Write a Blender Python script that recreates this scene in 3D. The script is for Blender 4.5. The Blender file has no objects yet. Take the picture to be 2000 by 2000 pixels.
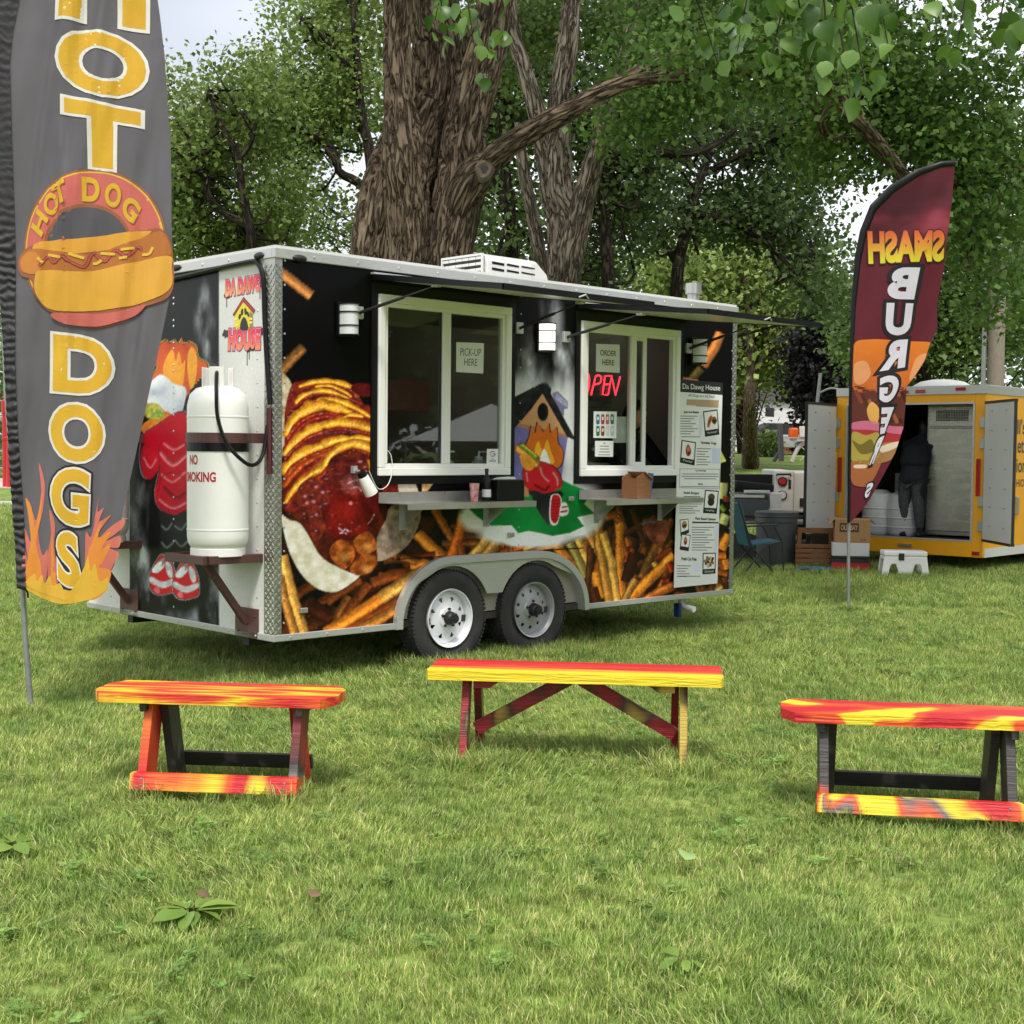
import bpy, bmesh, math, random
import numpy as np
from mathutils import Vector, Matrix, Euler
from mathutils.geometry import tessellate_polygon
random.seed(7); rng = np.random.default_rng(11)
scn = bpy.context.scene
col = scn.collection
PI = math.pi
# ------------------------------------------------------------------ camera, sky, sun, exposure
cam_d = bpy.data.cameras.new('camera'); cam = bpy.data.objects.new('camera', cam_d); col.objects.link(cam)
cam_d.sensor_width = 36; cam_d.lens = 36*2707.2/2000; cam_d.clip_start = .05; cam_d.clip_end = 3000
CR = np.array([.999947790, .000458572, .010208293]); CU = np.array([-.010218590, .044873940, .998940390]); CF = np.array([0, .998992550, -.044876290])
CH = 1.5753
cam.matrix_world = Matrix(((CR[0], CU[0], -CF[0], 0), (CR[1], CU[1], -CF[1], 0), (CR[2], CU[2], -CF[2], CH), (0, 0, 0, 1)))
scn.camera = cam
SUN_EL, SUN_AZ = math.radians(57), math.radians(180)          # azimuth from north (+Y), clockwise: behind the camera
w = bpy.data.worlds.new('World'); scn.world = w; w.use_nodes = True
nt = w.node_tree; N = nt.nodes; K = nt.links; N.clear()
out = N.new('ShaderNodeOutputWorld'); bg = N.new('ShaderNodeBackground'); bg.inputs[1].default_value = .1
sky = N.new('ShaderNodeTexSky'); sky.sky_type = 'NISHITA'; sky.sun_disc = False
sky.sun_elevation = SUN_EL; sky.sun_rotation = SUN_AZ; sky.dust_density = 3; sky.air_density = 1.2
tc = N.new('ShaderNodeTexCoord'); mp = N.new('ShaderNodeMapping'); mp.inputs['Scale'].default_value = (1, 1, 1.6); mp.inputs['Location'].default_value = (10.2, 13.8, 0)
nz = N.new('ShaderNodeTexNoise'); nz.inputs['Scale'].default_value = 1.25; nz.inputs['Detail'].default_value = 5
rp = N.new('ShaderNodeValToRGB')
rp.color_ramp.elements[0].position = .3; rp.color_ramp.elements[0].color = (2.3, 2.5, 2.9, 1)
rp.color_ramp.elements[1].position = .76; rp.color_ramp.elements[1].color = (9.6, 9.6, 9.8, 1)
mx = N.new('ShaderNodeMixRGB'); mx.inputs[0].default_value = .9
K.new(tc.outputs['Generated'], mp.inputs[0]); K.new(mp.outputs[0], nz.inputs['Vector']); K.new(nz.outputs[0], rp.inputs[0])
K.new(sky.outputs[0], mx.inputs[1]); K.new(rp.outputs[0], mx.inputs[2]); K.new(mx.outputs[0], bg.inputs[0]); K.new(bg.outputs[0], out.inputs[0])
sd = bpy.data.lights.new('sun', 'SUN'); sd.energy = 1.5; sd.angle = math.radians(11); sd.color = (1, .96, .9)
sun = bpy.data.objects.new('sun', sd); col.objects.link(sun)
sv = Vector((math.sin(SUN_AZ)*math.cos(SUN_EL), math.cos(SUN_AZ)*math.cos(SUN_EL), math.sin(SUN_EL)))
sun.rotation_euler = sv.to_track_quat('Z', 'Y').to_euler()
vs = scn.view_settings; vs.view_transform = 'Standard'; vs.look = 'None'; vs.gamma = 1; vs.use_curve_mapping = False; vs.exposure = 1.25
try:
    scn.cycles.max_bounces = 8; scn.cycles.transparent_max_bounces = 12; scn.cycles.diffuse_bounces = 4; scn.cycles.sample_clamp_indirect = 5
    scn.cycles.use_denoising = True
except Exception: pass

# ------------------------------------------------------------------ helpers
def L(r, g=None, b=None):
    if g is None: r, g, b = r
    f = lambda c: (c/255/12.92) if c/255 <= .04045 else ((c/255+.055)/1.055)**2.4
    return (f(r), f(g), f(b))
def lin(a):
    a = np.clip(np.asarray(a, float)/255, 0, 1); return np.where(a <= .04045, a/12.92, ((a+.055)/1.055)**2.4)
def at(px, py, Y):                                             # a point of the photograph, at Y metres from the camera
    d = CF + CR*(px-1000)/2707.2 - CU*(py-1000)/2707.2; t = Y/d[1]; return np.array([0, 0, CH])+d*t
def link(o, parent=None):
    col.objects.link(o)
    if parent is not None: o.parent = parent
    return o
def tag(o, label=None, cat=None, group=None, kind=None):
    if label: o['label'] = label
    if cat: o['category'] = cat
    if group: o['group'] = group
    if kind: o['kind'] = kind
    return o
def thing(name, label, cat, loc=(0, 0, 0), rz=0, group=None):
    o = bpy.data.objects.new(name, None); col.objects.link(o); o.location = loc; o.rotation_euler = (0, 0, rz); o.empty_display_size = .1
    return tag(o, label, cat, group)
def copy_tree(o, parent=None):
    c = o.copy(); link(c, parent)
    for ch in list(o.children): copy_tree(ch, c)
    return c
_h = {}
def vnoise(p, seed=0):                                         # value noise on (n,3) points, 0..1
    p = np.asarray(p, float); i = np.floor(p).astype(np.int64); f = p-i; f = f*f*(3-2*f); r = 0
    for dx in (0, 1):
        for dy in (0, 1):
            for dz in (0, 1):
                q = (i[:, 0]+dx)*374761393+(i[:, 1]+dy)*668265263+(i[:, 2]+dz)*2147483647+seed*1274126177
                q = (q ^ (q >> 13))*1274126177 & 0xffffffff; q = (q ^ (q >> 16)) & 0xffff
                r = r+q/65535.*(f[:, 0] if dx else 1-f[:, 0])*(f[:, 1] if dy else 1-f[:, 1])*(f[:, 2] if dz else 1-f[:, 2])
    return r
def fbm(p, o=4, seed=0):
    p = np.asarray(p, float); a = .5; s = 0; t = 0
    for k in range(o): s = s+a*vnoise(p*2**k, seed+k); t += a; a *= .5
    return s/t
def n2(x, y, o=4, seed=0): return fbm(np.stack([x, y, np.zeros_like(x)+.37], -1), o, seed)

# ------------------------------------------------------------------ materials
def nodes(name):
    m = bpy.data.materials.new(name); m.use_nodes = True; t = m.node_tree; t.nodes.clear()
    o = t.nodes.new('ShaderNodeOutputMaterial'); b = t.nodes.new('ShaderNodeBsdfPrincipled'); t.links.new(b.outputs[0], o.inputs[0])
    return m, t, b, o
def mat(name, c, rough=.6, metal=0, var=.12, scale=8, bump=0, bscale=60, stretch=(1, 1, 1), spec=.5, c2=None, coat=0):
    """principled with noise-varied colour (to c2 if given) and fine bump"""
    m, t, b, o = nodes(name); nd, lk = t.nodes, t.links
    tc = nd.new('ShaderNodeTexCoord'); mp = nd.new('ShaderNodeMapping'); mp.inputs['Scale'].default_value = stretch; lk.new(tc.outputs['Object'], mp.inputs[0])
    nz = nd.new('ShaderNodeTexNoise'); nz.inputs['Scale'].default_value = scale; nz.inputs['Detail'].default_value = 6; nz.inputs['Roughness'].default_value = .6; lk.new(mp.outputs[0], nz.inputs['Vector'])
    r = nd.new('ShaderNodeValToRGB'); e = r.color_ramp.elements; e[0].position = .32; e[1].position = .76
    d = c2 if c2 else tuple(min(1, x*(1+var)) for x in c); a = c if c2 else tuple(x*(1-var) for x in c)
    e[0].color = (*a, 1); e[1].color = (*d, 1); lk.new(nz.outputs[0], r.inputs[0]); lk.new(r.outputs[0], b.inputs['Base Color'])
    b.inputs['Roughness'].default_value = rough; b.inputs['Metallic'].default_value = metal; b.inputs['Specular IOR Level'].default_value = spec; b.inputs['Coat Weight'].default_value = coat
    rr = nd.new('ShaderNodeMapRange'); rr.inputs[3].default_value = max(.02, rough-.08); rr.inputs[4].default_value = min(1, rough+.1); lk.new(nz.outputs[0], rr.inputs[0]); lk.new(rr.outputs[0], b.inputs['Roughness'])
    if bump:
        n = nd.new('ShaderNodeTexNoise'); n.inputs['Scale'].default_value = bscale; n.inputs['Detail'].default_value = 4; lk.new(mp.outputs[0], n.inputs['Vector'])
        bp = nd.new('ShaderNodeBump'); bp.inputs['Strength'].default_value = bump; bp.inputs['Distance'].default_value = .01; lk.new(n.outputs[0], bp.inputs['Height']); lk.new(bp.outputs[0], b.inputs['Normal'])
    return m
def attr_mat(name, rough=.4, var=.08, scale=40, bump=0, bscale=200, transl=0, metal=0, spec=.4, attr='Col', stretch=(1, 1, 1)):
    """colour from the printed/per-leaf colour attribute, a little mottled"""
    m, t, b, o = nodes(name); nd, lk = t.nodes, t.links
    a = nd.new('ShaderNodeAttribute'); a.attribute_name = attr
    tc = nd.new('ShaderNodeTexCoord'); mp = nd.new('ShaderNodeMapping'); mp.inputs['Scale'].default_value = stretch; lk.new(tc.outputs['Object'], mp.inputs[0])
    nz = nd.new('ShaderNodeTexNoise'); nz.inputs['Scale'].default_value = scale; nz.inputs['Detail'].default_value = 5; lk.new(mp.outputs[0], nz.inputs['Vector'])
    rr = nd.new('ShaderNodeMapRange'); rr.inputs[1].default_value = .3; rr.inputs[2].default_value = .7; rr.inputs[3].default_value = 1-var; rr.inputs[4].default_value = 1+var; lk.new(nz.outputs[0], rr.inputs[0])
    mu = nd.new('ShaderNodeMixRGB'); mu.blend_type = 'MULTIPLY'; mu.inputs[0].default_value = 1; lk.new(a.outputs['Color'], mu.inputs[1]); lk.new(rr.outputs[0], mu.inputs[2])
    lk.new(mu.outputs[0], b.inputs['Base Color']); b.inputs['Roughness'].default_value = rough; b.inputs['Metallic'].default_value = metal; b.inputs['Specular IOR Level'].default_value = spec
    if bump:
        n = nd.new('ShaderNodeTexNoise'); n.inputs['Scale'].default_value = bscale; n.inputs['Detail'].default_value = 4; lk.new(mp.outputs[0], n.inputs['Vector'])
        bp = nd.new('ShaderNodeBump'); bp.inputs['Strength'].default_value = bump; bp.inputs['Distance'].default_value = .01; lk.new(n.outputs[0], bp.inputs['Height']); lk.new(bp.outputs[0], b.inputs['Normal'])
    if transl:
        tr = nd.new('ShaderNodeBsdfTranslucent'); lk.new(mu.outputs[0], tr.inputs[0]); ms = nd.new('ShaderNodeMixShader'); ms.inputs[0].default_value = transl
        lk.new(b.outputs[0], ms.inputs[1]); lk.new(tr.outputs[0], ms.inputs[2]); lk.new(ms.outputs[0], o.inputs[0])
    return m
def emit(name, c, s):
    m, t, b, o = nodes(name); b.inputs['Base Color'].default_value = (*c, 1); b.inputs['Emission Color'].default_value = (*c, 1); b.inputs['Emission Strength'].default_value = s
    return m
def glass_mat(name, tint=(.86, .89, .87), refl=.02):
    m, t, b, o = nodes(name); nd, lk = t.nodes, t.links; nd.remove(b)
    tr = nd.new('ShaderNodeBsdfTransparent'); tr.inputs[0].default_value = (*tint, 1); gl = nd.new('ShaderNodeBsdfGlossy'); gl.inputs['Roughness'].default_value = .015
    lw = nd.new('ShaderNodeLayerWeight'); lw.inputs[0].default_value = .5; pw = nd.new('ShaderNodeMath'); pw.operation = 'POWER'; pw.inputs[1].default_value = 5; lk.new(lw.outputs['Facing'], pw.inputs[0]); ad = nd.new('ShaderNodeMath'); ad.operation = 'ADD'; ad.inputs[1].default_value = .04+refl; ad.use_clamp = True
    ms = nd.new('ShaderNodeMixShader'); lk.new(pw.outputs[0], ad.inputs[0]); lk.new(ad.outputs[0], ms.inputs[0]); lk.new(tr.outputs[0], ms.inputs[1]); lk.new(gl.outputs[0], ms.inputs[2]); lk.new(ms.outputs[0], o.inputs[0])
    return m
M = {}
M['black'] = mat('black_paint', L(10, 10, 11), .4, var=.25, spec=.3); M['rubber'] = mat('tyre_rubber', L(38, 38, 39), .85, var=.2, bump=.3, bscale=90, c2=L(58, 56, 52))
M['white'] = mat('white_paint', L(206, 206, 202), .35, var=.03, scale=3, bump=.02, bscale=30); M['vinyl'] = mat('white_vinyl_frame', L(234, 234, 229), .4, var=.03, scale=5)
M['alu'] = mat('brushed_aluminium', L(188, 189, 186), .34, .45, var=.06, scale=14, stretch=(1, 1, 6)); M['steel'] = mat('stainless_steel', L(176, 176, 172), .3, .7, var=.1, scale=9)
M['tread'] = mat('tread_plate', L(172, 172, 166), .36, .8, var=.12, scale=12); M['wheel'] = mat('wheel_paint', L(226, 228, 230), .3, var=.04); M['wheel_silver'] = mat('silver_wheel_paint', L(170, 171, 172), .32, .3, var=.06)
M['brown'] = mat('brown_steel_paint', L(84, 54, 50), .5, var=.12, scale=20, bump=.1, bscale=120); M['dark'] = mat('dark_metal', L(34, 33, 32), .5, var=.2); M['grey'] = mat('grey_plastic', L(70, 73, 76), .5, var=.08)
M['tankw'] = mat('white_enamel', L(234, 234, 228), .38, var=.03, scale=4, bump=.04, bscale=25); M['frost'] = mat('frosted_lamp_glass', L(206, 208, 208), .3, var=.04)
M['yellow'] = mat('yellow_paint', L(236, 164, 12), .35, var=.05, scale=4); M['inner'] = mat('trailer_lining', L(150, 144, 132), .6, var=.05, scale=3); M['ply'] = mat('floor_ply', L(60, 52, 46), .7, var=.2)
M['glass'] = glass_mat('window_glass'); M['red'] = mat('red_paint', L(176, 22, 30), .4, var=.1); M['redlens'] = mat('red_lens', L(170, 14, 20), .2, var=.1, coat=.4)
M['paper'] = mat('paper', L(222, 224, 221), .7, var=.03, scale=6); M['print'] = attr_mat('flat_print', .4, .05, 60); M['vinylwrap'] = attr_mat('vinyl_wrap_print', .38, .07, 55, spec=.16)
M['skin'] = mat('skin', L(206, 152, 126), .5, var=.08); M['hair'] = mat('dark_hair', L(30, 23, 20), .5, var=.4, scale=60); M['jacket'] = mat('black_cloth', L(22, 22, 25), .85, var=.25, scale=14, bump=.3, bscale=40)
M['card'] = mat('cardboard', L(168, 126, 84), .8, var=.07, scale=12); M['pole'] = mat('galvanised_pole', L(150, 152, 150), .38, .6, var=.12, scale=30); M['navy'] = mat('navy_cloth', L(28, 30, 40), .85, var=.25, scale=20, bump=.3, bscale=50)
M['wood'] = mat('weathered_wood', L(128, 84, 50), .7, var=.25, scale=10, stretch=(1, 8, 8), bump=.3, bscale=30); M['amber'] = mat('amber_lens', L(240, 96, 20), .25, var=.05)

# ------------------------------------------------------------------ mesh builder
class MB:
    def __init__(s): s.v = []; s.f = []
    def add(s, v, f):
        n = len(s.v); s.v += [tuple(map(float, x)) for x in v]; s.f += [tuple(i+n for i in q) for q in f]; return s
    def box(s, c, d, rot=None):
        x, y, z = d[0]/2, d[1]/2, d[2]/2
        v = [Vector(q) for q in ((-x, -y, -z), (x, -y, -z), (x, y, -z), (-x, y, -z), (-x, -y, z), (x, -y, z), (x, y, z), (-x, y, z))]
        if rot is not None: R_ = Euler(rot).to_matrix(); v = [R_ @ q for q in v]
        return s.add([q+Vector(c) for q in v], [(0, 3, 2, 1), (4, 5, 6, 7), (0, 1, 5, 4), (1, 2, 6, 5), (2, 3, 7, 6), (3, 0, 4, 7)])
    def span(s, a, b): return s.box([(a[i]+b[i])/2 for i in range(3)], [abs(b[i]-a[i]) for i in range(3)])
    def bar(s, p, q, w_, h_, up=(0, 0, 1)):
        p, q = Vector(p), Vector(q); d = (q-p).normalized(); u = Vector(up); a = d.cross(u)
        if a.length < 1e-4: a = d.cross(Vector((1, 0, 0)))
        a.normalize(); b = a.cross(d); v = []
        for e in (p, q):
            for i, j in ((-1, -1), (1, -1), (1, 1), (-1, 1)): v.append(e+a*i*w_/2+b*j*h_/2)
        return s.add(v, [(0, 1, 2, 3), (7, 6, 5, 4), (0, 4, 5, 1), (1, 5, 6, 2), (2, 6, 7, 3), (3, 7, 4, 0)])
    def tube(s, path, r, seg=8, cap=True):
        P_ = [Vector(p) for p in path]; n = len(P_); rr = r if hasattr(r, '__len__') else [r]*n; v = []; f = []; a = None
        for i, p in enumerate(P_):
            d = (P_[min(i+1, n-1)]-P_[max(i-1, 0)]).normalized()
            if a is None: a = d.orthogonal().normalized()
            else: a = (a-d*a.dot(d)).normalized()
            b = d.cross(a)
            for k in range(seg): t = 2*PI*k/seg; v.append(p+(a*math.cos(t)+b*math.sin(t))*rr[i])
        for i in range(n-1):
            for k in range(seg): k2 = (k+1) % seg; f.append((i*seg+k, i*seg+k2, (i+1)*seg+k2, (i+1)*seg+k))
        if cap: f.append(tuple(range(seg-1, -1, -1))); f.append(tuple((n-1)*seg+k for k in range(seg)))
        return s.add(v, f)
    def lathe(s, prof, c=(0, 0, 0), seg=32, axis='z'):
        v = []; f = []; n = len(prof)
        for r, z in prof:
            for k in range(seg):
                t = 2*PI*k/seg; x, y = r*math.cos(t), r*math.sin(t)
                q = (x, y, z) if axis == 'z' else ((x, z, y) if axis == 'y' else (z, x, y)); v.append((q[0]+c[0], q[1]+c[1], q[2]+c[2]))
        for i in range(n-1):
            for k in range(seg): k2 = (k+1) % seg; f.append((i*seg+k, i*seg+k2, (i+1)*seg+k2, (i+1)*seg+k))
        return s.add(v, f)
    def prism(s, poly, y0, y1, axis='y'):                      # polygon in the plane across the axis, extruded y0..y1
        n = len(poly); g = {'y': lambda a, b, t: (a, t, b), 'x': lambda a, b, t: (t, a, b), 'z': lambda a, b, t: (a, b, t)}[axis]
        v = [g(a, b, y0) for a, b in poly]+[g(a, b, y1) for a, b in poly]; f = []
        for tri in tessellate_polygon([[Vector((a, b, 0)) for a, b in poly]]): f.append(tuple(tri)); f.append(tuple(i+n for i in reversed(tri)))
        for i in range(n): j = (i+1) % n; f.append((i, j, j+n, i+n))
        return s.add(v, f)
    def build(s, name, m, parent=None, bev=0, smooth=False, fix=True):
        me = bpy.data.meshes.new(name); me.from_pydata(s.v, [], s.f)
        if fix:
            bm = bmesh.new(); bm.from_mesh(me); bmesh.ops.recalc_face_normals(bm, faces=bm.faces); bm.to_mesh(me); bm.free()
        me.materials.append(m); o = bpy.data.objects.new(name, me); link(o, parent)
        if smooth:
            me.polygons.foreach_set('use_smooth', [True]*len(me.polygons))
            md = o.modifiers.new('es', 'EDGE_SPLIT'); md.split_angle = math.radians(smooth if smooth > 1 else 40)
        if bev: md = o.modifiers.new('bevel', 'BEVEL'); md.width = bev; md.segments = 2; md.limit_method = 'ANGLE'
        return o
def arrays_obj(name, V, F, m, parent=None, cols=None, smooth=False):   # numpy verts (n,3), equal-size faces (k,c), point colours (n,3) linear
    me = bpy.data.meshes.new(name); V = np.ascontiguousarray(V, np.float32); F = np.ascontiguousarray(F, np.int32); k, c = F.shape
    me.vertices.add(len(V)); me.vertices.foreach_set('co', V.ravel()); me.loops.add(k*c); me.loops.foreach_set('vertex_index', F.ravel())
    me.polygons.add(k); me.polygons.foreach_set('loop_start', np.arange(0, k*c, c, dtype=np.int32)); me.polygons.foreach_set('loop_total', np.full(k, c, np.int32))
    if smooth: me.polygons.foreach_set('use_smooth', np.ones(k, bool))
    me.update(calc_edges=True)
    if cols is not None:
        a = me.color_attributes.new('Col', 'FLOAT_COLOR', 'POINT'); a.data.foreach_set('color', np.concatenate([cols, np.ones((len(cols), 1))], 1).astype(np.float32).ravel())
    me.materials.append(m); o = bpy.data.objects.new(name, me); link(o, parent); return o

def each(name, m, parent, spans, bev=0):                       # one object per box
    return [MB().span(*s).build(name, m, parent, bev=bev) for s in spans]
# ------------------------------------------------------------------ flat print: lettering and shapes cut as thin sheets
_tx = {}
def text_mesh(s, bold=0, shear=0, space=1.0, lead=1.0):
    k = (s, bold, shear, space, lead)
    if k not in _tx:
        c = bpy.data.curves.new('t', 'FONT'); c.body = s; c.offset = bold; c.shear = shear; c.space_character = space; c.space_line = lead; c.align_x = 'CENTER'; c.resolution_u = 5; c.fill_mode = 'FRONT'
        o = bpy.data.objects.new('t', c); me = bpy.data.meshes.new_from_object(o)
        v = np.array([x.co[:2] for x in me.vertices]).reshape(-1, 2); f = [tuple(p.vertices) for p in me.polygons]
        bpy.data.objects.remove(o); bpy.data.curves.remove(c); bpy.data.meshes.remove(me); _tx[k] = (v, f)
    return _tx[k]
def spl(pts, n=6, closed=True):                                # Catmull-Rom through the points
    P_ = [np.array(p, float) for p in pts]; m = len(P_); o = []
    for i in range(m if closed else m-1):
        g = (lambda j: P_[j % m]) if closed else (lambda j: P_[min(max(j, 0), m-1)])
        a, b, c, d = g(i-1), g(i), g(i+1), g(i+2)
        for k in range(n):
            t = k/n; o.append(.5*((2*b)+(c-a)*t+(2*a-5*b+4*c-d)*t*t+(3*b-a-3*c+d)*t**3))
    if not closed: o.append(P_[-1])
    return [tuple(x) for x in o]
def ribbon(pts, wd):                                           # outline of a tapering stroke
    P_ = [np.array(p, float) for p in pts]; n = len(P_); a, b = [], []
    for i, p in enumerate(P_):
        d = P_[min(i+1, n-1)]-P_[max(i-1, 0)]; d = d/(np.hypot(*d)+1e-9); q = np.array([-d[1], d[0]])*(wd[i] if hasattr(wd, '__len__') else wd)/2
        a.append(tuple(p+q)); b.append(tuple(p-q))
    return a+b[::-1]
class Deco:
    def __init__(s): s.items = []
    def poly(s, pts, c, layer=0):
        tr = tessellate_polygon([[Vector((p[0], p[1], 0)) for p in pts]]); s.items.append((np.array(pts, float)[:, :2], [tuple(t) for t in tr], c, layer)); return s
    def rect(s, x0, y0, x1, y1, c, layer=0): return s.poly([(x0, y0), (x1, y0), (x1, y1), (x0, y1)], c, layer)
    def text(s, t, quad, c, layer=1, bold=0, ref=None, shear=0, space=1.0, lead=1.0):
        """quad: bl, br, tr, tl corners of the inked box; ref: bold value whose box is fitted (outlines pass the fill's)"""
        v, f = text_mesh(t, bold, shear, space, lead); r = text_mesh(t, bold if ref is None else ref, shear, space, lead)[0]
        lo, hi = r.min(0), r.max(0); u = (v-lo)/(hi-lo); q = np.array(quad, float); U_, V_ = u[:, :1], u[:, 1:]
        p = q[0]*(1-U_)*(1-V_)+q[1]*U_*(1-V_)+q[2]*U_*V_+q[3]*(1-U_)*V_
        s.items.append((p, f, c, layer)); return s
    def tbox(s, t, x0, y0, x1, y1, c, layer=1, **k): return s.text(t, [(x0, y0), (x1, y0), (x1, y1), (x0, y1)], c, layer, **k)   # y0 = baseline side
    def build(s, name, fn, m, parent=None, cell=None, step=.0006):
        VV, FF, CC = [], [], []; n = 0
        for p, f, c, layer in s.items:
            if cell:
                bm = bmesh.new(); bv = [bm.verts.new((x, y, 0)) for x, y in p]
                for q in f:
                    try: bm.faces.new([bv[i] for i in q])
                    except ValueError: pass
                for ax in (0, 1):
                    lo, hi = p[:, ax].min(), p[:, ax].max(); g = math.floor(lo/cell)*cell+cell
                    while g < hi:
                        no = (1, 0, 0) if ax == 0 else (0, 1, 0); bmesh.ops.bisect_plane(bm, geom=bm.verts[:]+bm.edges[:]+bm.faces[:], plane_co=(g, g, 0), plane_no=no, dist=1e-6); g += cell
                bm.verts.index_update(); p = np.array([v.co[:2] for v in bm.verts]); f = [tuple(v.index for v in q.verts) for q in bm.faces]; bm.free()
            cc = lin(c(p[:, 0], p[:, 1])) if callable(c) else np.tile(lin(c), (len(p), 1))
            VV.append(fn(p[:, 0], p[:, 1], (layer+1)*step)); CC.append(cc); FF += [tuple(i+n for i in q) for q in f]; n += len(p)
        me = bpy.data.meshes.new(name); me.from_pydata(np.concatenate(VV).tolist(), [], FF); cc = np.concatenate(CC)
        a = me.color_attributes.new('Col', 'FLOAT_COLOR', 'POINT'); a.data.foreach_set('color', np.concatenate([cc, np.ones((len(cc), 1))], 1).astype(np.float32).ravel())
        me.materials.append(m); o = bpy.data.objects.new(name, me); return link(o, parent)
def grad(y0, c0, y1, c1, ax=1):
    return lambda x, y: np.array(c0)+(np.array(c1)-np.array(c0))*np.clip(((y if ax else x)-y0)/(y1-y0), 0, 1)[:, None]
# ------------------------------------------------------------------ the food trailer
HS = np.array([[290.644539584, -1.88180941772, 535.284034622], [69.1403368737, -302.256656306, 1342.99692707], [0.0762074639334, -0.00492766769491, 1]])   # wall metres -> artwork units, long side
HF = np.array([[-127.313064269, -1.89141230981, 535.28116971], [67.3587069019, -302.263810376, 1342.98928764], [0.0790806748785, -0.0049433389931, 1]])   # the same for the end wall
def hmap(H, a, b):
    a, b = np.asarray(a, float), np.asarray(b, float); w_ = H[2, 0]*a+H[2, 1]*b+H[2, 2]
    return (H[0, 0]*a+H[0, 1]*b+H[0, 2])/w_, (H[1, 0]*a+H[1, 1]*b+H[1, 2])/w_
HSi, HFi = np.linalg.inv(HS), np.linalg.inv(HF)
sid = lambda x, y: hmap(HSi, x, y); fro = lambda x, y: hmap(HFi, x, y)
def side_fn(off): 
    def g(x, y, h): s, z = sid(x, y); return np.stack([s, np.full_like(s, -(off+h)), z], -1)
    return g
def front_fn(off):
    def g(x, y, h): t, z = fro(x, y); return np.stack([np.full_like(t, -(off+h)), t, z], -1)
    return g
def crop(x0, y0, k): return lambda *p: [(x0+a/k, y0+b/k) for a, b in p]
c1, c2, c3, c4 = crop(540, 500, 3.864), crop(960, 520, 3.864), crop(540, 920, 3.864), crop(960, 920, 3.864)
f1, f2, q2 = crop(250, 480, 4.83), crop(200, 850, 4.293), crop(0, 650, 2.576)

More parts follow.
